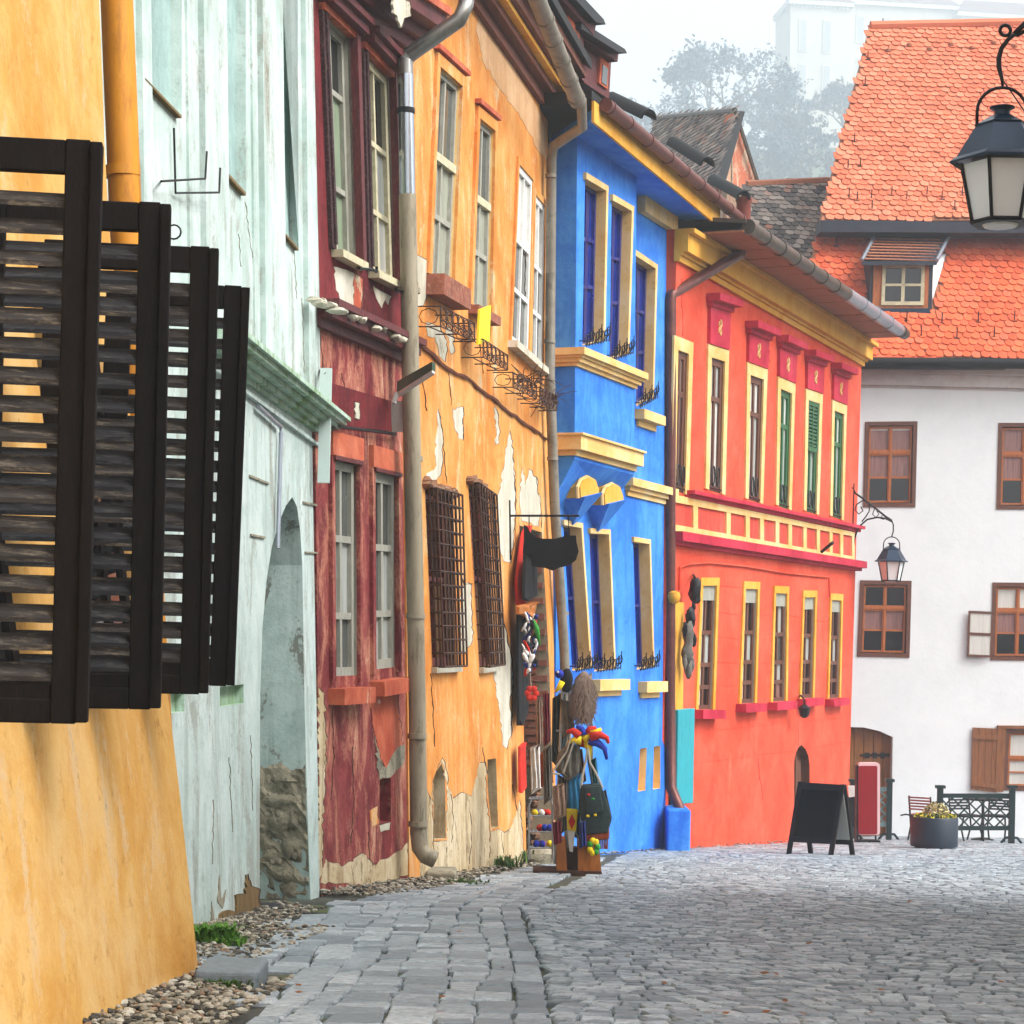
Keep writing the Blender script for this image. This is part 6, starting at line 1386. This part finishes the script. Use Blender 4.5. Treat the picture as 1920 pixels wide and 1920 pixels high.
for i in range(70):
    m = MB(); p = HW(gq.uniform(982, 1006), gq.uniform(1156, 1262), gq.uniform(.12, .3)); m.blob(p, gq.uniform(.008, .028), .02, gq.uniform(.02, .06), i, .4, 6, 5, Matrix.Rotation(gq.uniform(-.6, .6), 3, 'Y')); m.build('doll', gq.choice(['cloth_white', 'cloth_black', 'cloth_navy', 'cloth_white', 'cloth_red', 'cloth_black', 'cloth_green' if i == 4 else 'cloth_navy']), sg_, smooth=True)
m = MB(); m.tube([HW(1000, 1165, .3), HW(1006, 1180, .32), HW(1012, 1210, .34)], [.02, .03, .008], 7); m.build('ribbon', 'cloth_green', sg_, smooth=True)
fr_ = thing('cloth_flower', 'red cloth flower hanging on a string by the doorway', 'flower', HW(998, 1320, .2))
for k in range(6): m = MB(); a = k * 1.05; p = HW(997, 1300, .25); m.blob(p + Vector((math.cos(a) * .04, 0, math.sin(a) * .05)), .035, .015, .03, k, .1, 7, 5); m.build('petal', 'cloth_red', fr_, smooth=True)
m = MB(); m.tube([HW(994, 1262, .24), HW(997, 1300, .25)], .004, 4); m.build('string', 'strap', fr_)
yf = thing('cloth_flower', 'yellow and green cloth flower on the wooden base of the stand', 'flower', K(1112, 1620))
for k in range(7): m = MB(); a = k * .9; p = K(1113, 1588, -.25); m.blob(p + Vector((math.cos(a) * .035, 0, math.sin(a) * .055)), .028, .02, .03, k, .1, 7, 5); m.build('petal', 'cloth_yellow' if k % 3 else 'cloth_green', yf, smooth=True)

# ================================================================ on and by the orange house
wk = thing('wicker_ornament', 'dark bunch of dried gourds hanging under a black lamp on the orange wall', 'ornament', FN.PW(1292, 1272, .1))
for i, (x, y_, rx, rz) in enumerate(((1303, 1108, 12, 24), (1300, 1138, 4, 14), (1295, 1158, 9, 20), (1291, 1190, 10, 24), (1289, 1222, 11, 22), (1291, 1252, 8, 20), (1284, 1180, 5, 14), (1301, 1200, 5, 14), (1284, 1240, 5, 14), (1298, 1246, 5, 14))):
    p = FN.PW(x, y_, .2); s_ = p.y / FOC; m = MB(); m.blob(p, rx * s_ * 1.05, rx * s_, rz * s_, i, .22, 8, 7); m.build('lamp' if i == 0 else 'gourd', 'iron' if i in (0, 1, 2, 6, 7) else 'leather_grey', wk, smooth=40)
m = MB(); m.tube([FN.PW(1303, 1084, .2), FN.PW(1300, 1078, .02)], .02, 5); m.build('hook', 'iron', wk)
m = MB(); m.pix(FN, [(1272, 1331), (1303, 1328), (1300, 1506), (1269, 1508)], .03, .12); tq = m.build('board', 'turquoise', None, loc=FN.PW(1286, 1508, .05)); tag(tq, 'tall turquoise painted board fixed on the orange wall', 'board')
md = tq.modifiers.new('bevel', 'BEVEL'); md.width = .01; md.segments = 2
il = thing('iron_lamp', 'small black iron lamp fixed under a lower window of the orange house', 'lamp', FN.PW(1508, 1350, .2))
m = MB(); m.tube([FN.PW(1499, 1305, 0), FN.PW(1502, 1304, .2), FN.PW(1508, 1312, .24), FN.PW(1508, 1322, .24)], .015, 5); m.build('arm', 'iron', il)
m = MB(); p = FN.PW(1508, 1346, .24); m.lathe(p, [(.03, 0), (.07, .03), (.09, .14), (.1, .15), (.03, .21)], 6); m.build('body', 'iron', il)

# A-board
a0 = PG(1518, 1602); e = Vector((.75, -.66, 0)); f = Vector((.66, .75, 0)); wd = .31; H = .88; gza = gz(a0.y)
ab = thing('a_board', 'dark wooden folding chalkboard sign standing open on the cobbles', 'signboard', (a0.x, a0.y, gza))
A0, A1 = a0 - e * wd, a0 + e * wd; B0, B1 = A0 + f * .5, A1 + f * .5; T0, T1 = A0 + f * .24 + ZV * H, A1 + f * .24 + ZV * H
for P_ in (A0, A1, B0, B1): P_.z = gz(P_.y) - .01
def leg(p, q, nm, wdt=.045, mt='stand_black'):
    m = MB(); dx, dy = e * wdt / 2, f * .015; m.loft([p - dx - dy, p + dx - dy, p + dx + dy, p - dx + dy], [q - dx - dy, q + dx - dy, q + dx + dy, q - dx + dy]); return m.build(nm, mt, ab)
simple('stand_black', (26, 19, 18), .3, 8, .6, spec=.15); simple('chalk_black', (8, 8, 9), .3, 3, .8, spec=.1); simple('board_back', (196, 194, 184), .1, 4, .7)
leg(A0, T0, 'leg', .06); leg(A1, T1, 'leg', .06); leg(B0, T0 + f * .03, 'leg', .06); leg(B1, T1 + f * .03, 'leg', .06)
def rail(p, q, h, nm='rail', mt='stand_black', th=.02):
    m = MB(); d = f * th; u = ZV * h; m.loft([p, q, q + u, p + u], [p + d, q + d, q + u + d, p + u + d]); return m.build(nm, mt, ab)
L_ = lambda a, b, t: a.lerp(b, t)
rail(L_(A0, T0, .9), L_(A1, T1, .9), .085); rail(L_(A0, T0, .17), L_(A1, T1, .17), .07); rail(L_(B0, T0, .15), L_(B1, T1, .15), .08)
m = MB(); q4 = [L_(A0, T0, .24) + f * .012, L_(A1, T1, .24) + f * .012, L_(A1, T1, .92) + f * .012, L_(A0, T0, .92) + f * .012]; m.loft(q4, [p + f * .01 for p in q4]); m.build('chalkboard', 'chalk_black', ab)
m = MB(); q4 = [L_(B0, T0, .22) - f * .012, L_(B1, T1, .22) - f * .012, L_(B1, T1, .92) - f * .012, L_(B0, T0, .92) - f * .012]; m.loft(q4, [p + f * .01 for p in q4]); m.build('back_panel', 'board_back', ab)

# red sign, lattice screens, planter, cafe furniture
simple('sign_red', (150, 8, 24), .1, 2, .35); simple('sign_rim', (240, 206, 206), .06, 3, .5); simple('lattice_green', (12, 42, 42), .25, 8, .5); simple('lattice_pale', (112, 146, 146), .2, 8, .6)
simple('planter_navy', (30, 42, 56), .2, 4, .45); simple('petal_cream', (240, 220, 160), .15, 20, .8); simple('petal_yellow', (226, 206, 50), .2, 20, .8); simple('leaf_green', (60, 96, 40), .4, 12, .8); simple('leaf_grey', (110, 110, 76), .4, 12, .8)
YR = 34.0; FRd = Fac((0, 1215, YR), (1920, 1215, YR), 0); gr_ = gz(YR)
rs = thing('red_sign', 'tall red light box sign with pale rim standing before the wooden door', 'sign', P3(1630, 1575, YR))
def rrect(x0, x1, y0, y1, r, n=5):
    o_ = []
    for cx, cy, a in ((x1 - r, y0 + r, -90), (x1 - r, y1 - r, 0), (x0 + r, y1 - r, 90), (x0 + r, y0 + r, 180)):
        o_ += [(cx + r * math.cos(R(a + 90 * k / n)), cy + r * math.sin(R(a + 90 * k / n))) for k in range(n + 1)]
    return o_
m = MB(); m.pix(FRd, rrect(1609, 1650, 1430, 1566, 6), -.12, .02); m.build('rim', 'sign_rim', rs)
m = MB(); m.pix(FRd, rrect(1609.5, 1645, 1436, 1564, 3), .0, .035); m.build('face', 'sign_red', rs)
m = MB(); m.pix(FRd, [(1606, 1436), (1610, 1434), (1610, 1580), (1606, 1580)], -.14, .03); m.build('upright', 'iron', rs)
m = MB(); b_ = P3(1606, 1578, YR); m.box(b_.x - .02, b_.x + .36, YR - .12, YR + .12, gr_ + .0, gr_ + .04); m.build('foot', 'iron', rs)
for x in (1613, 1642): m = MB(); m.tube([P3(x, 1562, YR), P3(x, 1562, YR) * 1 + Vector((0, 0, gr_ + .03 - P3(x, 1562, YR).z))], .015, 5); m.build('stem', 'iron', rs)
def lattice(name, label, YA, xa, xb, yt, yb, ncell, mat='lattice_green', pm='lattice_green'):
    Fq = Fac((0, 1215, YA), (1920, 1215, YA), 0); g0 = gz(YA); o = thing(name, label, 'lattice screen', P3((xa + xb) / 2, 1580, YA), 'lattice screens')
    s_ = YA / FOC
    for x in (xa, xb):
        p = P3(x, yt, YA); m = MB(); m.box(p.x - .045, p.x + .045, YA - .045, YA + .045, g0, p.z); m.build('post', pm, o)
        m = MB(); m.box(p.x - .075, p.x + .075, YA - .075, YA + .075, p.z, p.z + .05); m.build('post_cap', pm, o)
        for sd in (-1, 1): m = MB(); m.tube([Vector((p.x, YA, g0 + .1)), Vector((p.x + sd * .1, YA, g0 + .09)), Vector((p.x + sd * .17, YA, g0 + .0))], .022, 6); m.build('foot', pm, o)
    for y_ in (yt + 14, yb): m = MB(); m.pix(Fq, [(xa, y_ - 4), (xb, y_ - 4), (xb, y_ + 4), (xa, y_ + 4)], -.025, .025); m.build('rail', mat, o)
    y0, y1 = yt + 18, yb - 4; h = y1 - y0; step = (xb - xa) / ncell
    for sgn in (1, -1):
        k = -int(h / step) - 1
        while k <= ncell + int(h / step) + 1:
            x0 = xa + k * step; pts = []
            ta, tb = 0.0, 1.0; dx = sgn * h
            lo, hi = xa + 2, xb - 2
            if dx > 0: ta = max(0, (lo - x0) / dx); tb = min(1, (hi - x0) / dx)
            else: ta = max(0, (hi - x0) / dx); tb = min(1, (lo - x0) / dx)
            if tb - ta > .08:
                p, q = (x0 + dx * ta, y0 + h * ta), (x0 + dx * tb, y0 + h * tb)
                m = MB(); w_ = 2.0; m.pix(Fq, [(p[0] - w_, p[1]), (p[0] + w_, p[1]), (q[0] + w_, q[1]), (q[0] - w_, q[1])], (.002 if sgn > 0 else -.018), (.018 if sgn > 0 else -.002)); m.build('slat', mat, o)
            k += 1
    return o
lattice('lattice_screen', 'dark green lattice screen on posts behind the round planter', 35.2, 1763, 1898, 1478, 1553, 6)
lattice('lattice_screen', 'pale green lattice screen with dark posts behind the red sign', 36.4, 1600, 1668, 1466, 1546, 4, 'lattice_pale')
YP = 30.9; pc = P3(1751, 1590, YP); pc = Vector((pc.x, YP, gz(YP)))
pl_ = thing('planter', 'round dark blue planter tub with cream and yellow flowers on the cobbles', 'planter', pc)
m = MB(); m.lathe(pc, [(.27, .0), (.28, .025), (.335, .03), (.34, .06), (.34, .44), (.33, .455), (.30, .455), (.29, .40)], 28, .26); m.build('tub', 'planter_navy', pl_, smooth=40)
g = random.Random(8)
def tuft(parent, c, n, rx, ry, rz, size, mats, nm, flat=False):
    for mt in mats:
        m = MB()
        for i in range(n // len(mats)):
            while True:
                v = Vector((g.uniform(-1, 1), g.uniform(-1, 1), g.uniform(-.2, 1)))
                if v.length <= 1: break
            v = v * (g.uniform(.75, 1) / max(.3, v.length)) if not flat else v
            p = c + Vector((v.x * rx, v.y * ry, v.z * rz)); a = Vector((g.uniform(-1, 1), g.uniform(-1, 1), g.uniform(-1, 1))).normalized() * size; b = Vector((g.uniform(-1, 1), g.uniform(-1, 1), g.uniform(-1, 1))).normalized() * size
            m.add([p - a, p + b, p + a, p - b], [(0, 1, 2, 3)])
        o = m.build(nm, mt, parent); o['kind'] = 'stuff'
tuft(pl_, pc + Vector((.02, 0, .46)), 700, .20, .18, .21, .024, ['petal_cream', 'petal_cream', 'leaf_grey'], 'flowers')
tuft(pl_, pc + Vector((0, 0, .45)), 260, .33, .3, .07, .03, ['leaf_green', 'petal_yellow'], 'foliage')
m = MB(); m.tube([pc + Vector((-.3, 0, .46)), pc + Vector((-.42, -.03, .485)), pc + Vector((-.5, -.05, .47))], .012, 5); m.build('stick', 'iron', pl_)
simple('slat_redwhite', (190, 110, 104), .2, 6, .6)
def cafe_chair(x, yb, YA, rz, label, mt='iron', sm='cloth_black'):
    p = P3(x, yb, YA); p = Vector((p.x, YA, gz(YA))); o = thing('cafe_chair', label, 'chair', p, 'cafe chairs'); cr, sr = math.cos(rz), math.sin(rz)
    T = lambda a, b, c_: p + Vector((a * cr - b * sr, a * sr + b * cr, c_))
    for sx in (-.2, .2):
        m = MB(); m.tube([T(sx, -.22, 0), T(sx * .95, -.12, .22), T(sx, -.2, .44)], .016, 6); m.build('leg', mt, o, smooth=True)
        m = MB(); m.tube([T(sx, .26, 0), T(sx, .16, .24), T(sx, .2, .46), T(sx, .25, .76)], .016, 6); m.build('leg', mt, o, smooth=True)
    m = MB(); q4 = [T(-.21, -.22, .45), T(.21, -.22, .45), T(.21, .2, .45), T(-.21, .2, .45)]; m.loft(q4, [v - ZV * .03 for v in q4]); m.build('seat', sm, o)
    for k in range(5):
        h = .52 + k * .05; m = MB(); d = .2 + .07 * (h - .46) / .44; m.loft([T(-.2, d, h), T(.2, d, h), T(.2, d + .01, h + .03), T(-.2, d + .01, h + .03)], [T(-.2, d + .02, h), T(.2, d + .02, h), T(.2, d + .03, h + .03), T(-.2, d + .03, h + .03)]); m.build('backrest_slat', sm, o)
    return o
cafe_chair(1735, 1575, 36.6, 2.5, 'cafe chair with red and white slatted back beside the lattice screen', 'iron', 'slat_redwhite')
cafe_chair(1812, 1575, 36.4, .4, 'dark metal cafe chair with curved legs behind the lattice screen')
cafe_chair(1868, 1575, 36.8, -.5, 'dark metal cafe chair beside the ground floor window behind the screen')
tp = P3(1842, 1575, 37.4); tp = Vector((tp.x, 37.4, gz(37.4))); tt_ = thing('cafe_table', 'round dark cafe table on a single foot behind the lattice screen', 'table', tp)
m = MB(); m.lathe(tp + ZV * .70, [(.3, 0), (.33, .01), (.33, .03), (.3, .035)], 18); m.build('table_top', 'cloth_black', tt_); m = MB(); m.lathe(tp, [(.2, 0), (.2, .02), (.03, .05), (.025, .7)], 12); m.build('pedestal', 'iron', tt_)
mn = P3(1601, 1540, 35.2); ms = thing('menu_stand', 'small stand with white menu card beside the orange house corner', 'stand', Vector((mn.x, 35.2, gz(35.2))))
F35 = Fac((0, 1215, 35.2), (1920, 1215, 35.2), 0)
m = MB(); m.pix(F35, [(1590, 1473), (1608, 1473), (1608, 1493), (1592, 1495)], -.03, .0); m.build('card', 'cloth_white', ms)
m = MB(); m.pix(F35, [(1591, 1494), (1607, 1494), (1608, 1550), (1590, 1550)], -.2, -.02); m.build('cabinet', 'cloth_black', ms)
for x in (1594, 1605): m = MB(); m.pix(F35, [(x - 2, 1548), (x + 2, 1548), (x + 2, 1574), (x - 2, 1574)], -.12, -.08); m.build('leg', 'iron', ms)

# ================================================================ stones and weeds at the wall foot
def rock(px, py, sx, sy, sz, label, seed, mat='rubble'):
    p = PG(px, py); m = MB(); m.blob(p + ZV * sz * .5, sx, sy, sz, seed, .16, 9, 6); o = m.build('loose_stone', mat, None, loc=p, smooth=35); tag(o, label, 'stone'); return o
p = PG(428, 1850); m = MB(); m.box(p.x - .13, p.x + .11, p.y, p.y + .35, gz(p.y) - .05, gz(p.y) + .06); o = m.build('step_stone', 'slab_stone', None, loc=p); tag(o, 'low grey stone block lying between yellow and mint house corners', 'stone'); md = o.modifiers.new('bevel', 'BEVEL'); md.width = .02; md.segments = 3
rock(498, 1706, .10, .12, .03, 'dark slate chip lying beside the mint house corner', 3, 'slate_black')
p = PG(826, 1650); m = MB(); m.box(p.x - .12, p.x + .12, p.y, p.y + .5, gz(p.y) - .05, gz(p.y) + .06); o = m.build('splash_stone', 'rubble', None, loc=p); tag(o, 'flat grey splash stone under the outlet of the tall downpipe', 'stone'); md = o.modifiers.new('bevel', 'BEVEL'); md.width = .02; md.segments = 3
p = PG(1309, 1586); m = MB(); m.box(p.x - .08, p.x + .08, p.y, p.y + .3, gz(p.y) - .05, gz(p.y) + .15); o = m.build('kerb_stone', 'rubble', None, loc=p); tag(o, 'small pale concrete block at the foot of the orange wall', 'stone'); md = o.modifiers.new('bevel', 'BEVEL'); md.width = .02; md.segments = 3
rock(1012, 1618, .2, .15, .1, 'grey boulder doorstep under the wire basket', 9)
def weed(px, py, n, h, sp, label, mat, wdt=.008, seed=1):
    g_ = random.Random(seed); p = PG(px, py); o = thing('weed_tuft', label, 'weed', p); m = MB()
    for i in range(n):
        b = p + Vector((g_.gauss(0, sp), g_.gauss(0, sp), -.01)); a = g_.uniform(0, 6.28); l = Vector((math.cos(a), math.sin(a), 0)); hh = h * g_.uniform(.4, 1); bend = g_.uniform(.2, .9); sd = Vector((-l.y, l.x, 0)) * wdt
        q = b + l * hh * bend * .4 + ZV * hh * .7; r_ = b + l * hh * bend + ZV * hh * (1 - .3 * bend)
        m.add([b - sd, b + sd, q + sd, q - sd, r_], [(0, 1, 2, 3), (3, 2, 4)])
    m.build('blades', mat, o)
simple('moss_green', (84, 132, 30), .4, 12, .85); simple('weed_green', (70, 100, 36), .4, 10, .8)
weed(398, 1768, 700, .12, .05, 'bright green moss tuft at the foot of the mint wall', 'moss_green', .007, 2)
weed(426, 1772, 260, .06, .04, 'low green moss patch spreading over gravel by the mint wall', 'moss_green', .006, 3)
weed(408, 1852, 220, .05, .05, 'small green weeds in front of the grey stone block', 'weed_green', .005, 4)
weed(934, 1626, 200, .16, .09, 'dark green weed with long leaves under the ochre house cellar opening', 'weed_green', .009, 5)
weed(960, 1618, 120, .2, .07, 'tall green weed at the ochre house corner beside the doorway', 'weed_green', .01, 6)
weed(868, 1655, 120, .05, .1, 'thin yellow green weeds in the gravel before the ochre house', 'weed_green', .006, 7)

# fallen leaves on the street
simple('dead_leaf', (150, 92, 44), .5, 20, .9); g = random.Random(21); m = MB()
for i in range(46):
    x, y_ = g.uniform(470, 1880), g.uniform(1650, 1915); p = PG(x, y_) + ZV * .012; a = g.uniform(0, 6.28); s_ = g.uniform(.012, .026); d0 = Vector((math.cos(a), math.sin(a), g.uniform(-.1, .3))) * s_; d1 = Vector((-math.sin(a), math.cos(a), g.uniform(0, .4))) * s_ * .5
    m.add([p - d0, p + d1, p + d0, p - d1], [(0, 1, 2), (0, 2, 3)])
o = m.build('fallen_leaves', 'dead_leaf'); o['kind'] = 'stuff'; tag(o, 'scattered brown leaves lying on the cobbles and slabs', 'leaves')
# ================================================================ hill, trees and school far behind
def hill_z(x, y):
    t_ = max(0.0, min(1.0, (y - 165) / 390.0)); s_ = t_ * t_ * (3 - 2 * t_)
    return gz(46) - 1 + 117 * s_ * (1 + .10 * math.sin(x * .02)) + 2 * math.sin(x * .06 + y * .033)
m = MB(); nx, ny = 40, 40; X = np.linspace(-260, 385, nx); Yv = np.linspace(150, 790, ny)
m.add([(x, y, hill_z(x, y)) for y in Yv for x in X], [(i * nx + j, i * nx + j + 1, (i + 1) * nx + j + 1, (i + 1) * nx + j) for i in range(ny - 1) for j in range(nx - 1)])
simple('hill_green', (84, 94, 62), .35, .08, .95); tag(m.build('hill', 'hill_green', smooth=True), None, kind='structure')
simple('bark', (70, 60, 52), .3, 2, .95); simple('leaf_dim', (74, 98, 112), .4, .4, .9); simple('leaf_dim2', (84, 100, 108), .4, .4, .9)  # blue-grey leaf colours have the haze over the trees mixed in
def tree(name, label, base, H, Rc, seed, nleaf=5200, lm='leaf_dim', ls=.42, group='trees on the misty hill', trunk=.28, levels=5):
    g = random.Random(seed); o = thing(name, label, 'tree', base, group); tips = []; mt_ = MB()
    def grow(p, d, L, r, lv):
        pts = [p]; dd = d.copy()
        for k in range(3):
            dd = (dd + Vector((g.uniform(-.18, .18), g.uniform(-.18, .18), g.uniform(-.05, .16)))).normalized(); pts.append(pts[-1] + dd * L / 3)
        mt_.tube(pts, [r, r * .85, r * .7, r * .55], 5 if lv < 3 else 3)
        if lv >= 2: tips.append((pts[-1], L)); tips.append((pts[2], L))
        if lv < levels:
            for k in range(g.choice((2, 3, 3)) if lv else 5):
                a = g.uniform(0, 6.28); sp = g.uniform(.45, .95) if lv else g.uniform(.35, .9); x = Vector((math.cos(a), math.sin(a), 0)); x = (x - dd * x.dot(dd)).normalized()
                nd = (dd * math.cos(sp) + x * math.sin(sp)).normalized(); grow(pts[-1] if k else pts[3], nd, L * g.uniform(.62, .8), r * .55, lv + 1)
    grow(Vector(base) - ZV * .5, ZV.copy(), H * trunk, H * .026, 0)
    mt_.build('trunk', 'bark', o)
    m = MB()
    for i in range(nleaf):
        p, L = g.choice(tips); q = p + Vector((g.gauss(0, .4), g.gauss(0, .4), g.gauss(0, .4))) * L * .75
        a = Vector((g.uniform(-1, 1), g.uniform(-1, 1), g.uniform(-1, 1))).normalized() * 1.35 * ls * g.uniform(.5, 1.2); b = Vector((g.uniform(-1, 1), g.uniform(-1, 1), g.uniform(-1, 1))).normalized() * 1.35 * ls * g.uniform(.4, .9)
        m.add([q - a, q + b, q + a, q - b], [(0, 1, 2, 3)])
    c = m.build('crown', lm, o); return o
def hp3(px, py, Y):
    p = P3(px, py, Y); return p
def plant(px, Y, H, label, seed, **kw):
    p = P3(px, 300, Y); z = hill_z(p.x, Y); return tree('hill_tree', label, Vector((p.x, Y, z)), H, 0, seed, **kw)
# heights chosen so that the crowns end where they do on the hill behind the roofs
def plant_to(px, ytop, Y, label, seed, **kw):
    p = P3(px, ytop, Y); z = hill_z(p.x, Y); return tree('hill_tree', label, Vector((p.x, Y, z)), (p.z - z) * 1.0, 0, seed, **kw)
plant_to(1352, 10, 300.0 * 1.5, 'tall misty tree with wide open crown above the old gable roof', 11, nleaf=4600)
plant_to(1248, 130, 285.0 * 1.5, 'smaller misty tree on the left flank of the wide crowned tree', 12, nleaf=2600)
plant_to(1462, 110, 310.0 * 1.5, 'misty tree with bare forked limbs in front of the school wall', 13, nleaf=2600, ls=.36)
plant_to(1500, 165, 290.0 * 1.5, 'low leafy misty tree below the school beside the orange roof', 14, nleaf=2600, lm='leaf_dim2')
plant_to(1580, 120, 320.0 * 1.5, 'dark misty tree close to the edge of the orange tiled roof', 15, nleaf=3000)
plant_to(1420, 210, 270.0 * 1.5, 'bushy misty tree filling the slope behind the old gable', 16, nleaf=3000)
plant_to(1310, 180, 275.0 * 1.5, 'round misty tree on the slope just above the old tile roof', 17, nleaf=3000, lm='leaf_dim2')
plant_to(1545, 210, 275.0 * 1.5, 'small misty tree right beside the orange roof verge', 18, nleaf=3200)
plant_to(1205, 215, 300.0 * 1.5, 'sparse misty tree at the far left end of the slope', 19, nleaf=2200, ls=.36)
# school on the hill top
simple('school_wall', (226, 218, 200), .08, .2, .9); simple('school_roof', (120, 96, 92), .2, .5, .8); simple('school_trim', (236, 232, 224), .05, .3, .9)
YB = 600; FSc = Fac((1470, 100, YB), (1920, 100, YB + 9), 0); ub = lambda x: FSc.uv(x, 100)[0]; vb_ = lambda y_: FSc.uv(1600, y_)[1]
sc0 = thing('hilltop_school', 'large pale hilltop building with corner wings fading into mist', 'building', FSc.W(ub(1700), vb_(220), -10))
def block(x0, x1, yt, w0, w1, yb=330):
    m = MB(); m.prism(FSc, rect(ub(x0), ub(x1), vb_(yb), vb_(yt)), w0, w1); m.build('wall', 'school_wall', sc0)
    m = MB(); m.prism(FSc, rect(ub(x0) - .8, ub(x1) + .8, vb_(yt + 3), vb_(yt - 5)), w0, w1 + .9); m.build('cornice', 'school_trim', sc0)
    m = MB(); a, b, c_, d = FSc.W(ub(x0) - 1, vb_(yt - 5), w1 + 1), FSc.W(ub(x1) + 1, vb_(yt - 5), w1 + 1), FSc.W(ub(x1) + 1, vb_(yt - 5), w0), FSc.W(ub(x0) - 1, vb_(yt - 5), w0)
    e_, f_ = (a + d) / 2 + FSc.U * 5 + ZV * 6, (b + c_) / 2 - FSc.U * 5 + ZV * 6; m.add([a, b, c_, d, e_, f_], [(0, 1, 5, 4), (1, 2, 5), (2, 3, 4, 5), (3, 0, 4), (0, 3, 2, 1)]); m.build('roof', 'school_roof', sc0)
block(1476, 1588, 18, -14, 3); block(1588, 1792, 6, -14, 0); block(1792, 1960, 22, -14, 3)
for i in range(14): m = MB(); x = 1480 + i * 7.7; m.prism(FSc, rect(ub(x), ub(x + 3), vb_(26), vb_(20)), 3, 3.5); m.build('bracket', 'school_trim', sc0)
for xs_, yt, yb, w in (((1500, 1545), 46, 108, 3), ((1500, 1545), 130, 180, 3), ((1612, 1660, 1705, 1750), 28, 80, 0), ((1612, 1660, 1705), 105, 160, 0), ((1812, 1848, 1885), 38, 78, 3)):
    for x in xs_:
        m = MB(); m.prism(FSc, rect(ub(x - 8), ub(x + 8), vb_(yb), vb_(yt)), w - .05, w + .25); f_ = m.build('window', 'school_trim', sc0)
        m = MB(); m.prism(FSc, rect(ub(x - 6), ub(x + 6), vb_(yb - 2), vb_(yt + 3)), w, w + .3); m.build('pane', 'curtain_grey', f_)
# ================================================================ mist
hz = MB(); hz.box(-275, 400, -6.5, 805, -10.0, 206.0)
vm = bpy.data.materials.new('mist'); vm.use_nodes = True; t_ = vm.node_tree; t_.nodes.clear()
pv = t_.nodes.new('ShaderNodeVolumePrincipled'); ou = t_.nodes.new('ShaderNodeOutputMaterial'); t_.links.new(pv.outputs[0], ou.inputs['Volume'])
pv.inputs['Color'].default_value = (.82, .92, 1, 1); pv.inputs['Density'].default_value = .0017; pv.inputs['Anisotropy'].default_value = .2
MT['mist'] = vm
tag(hz.build('haze', 'mist'), None, kind='stuff')
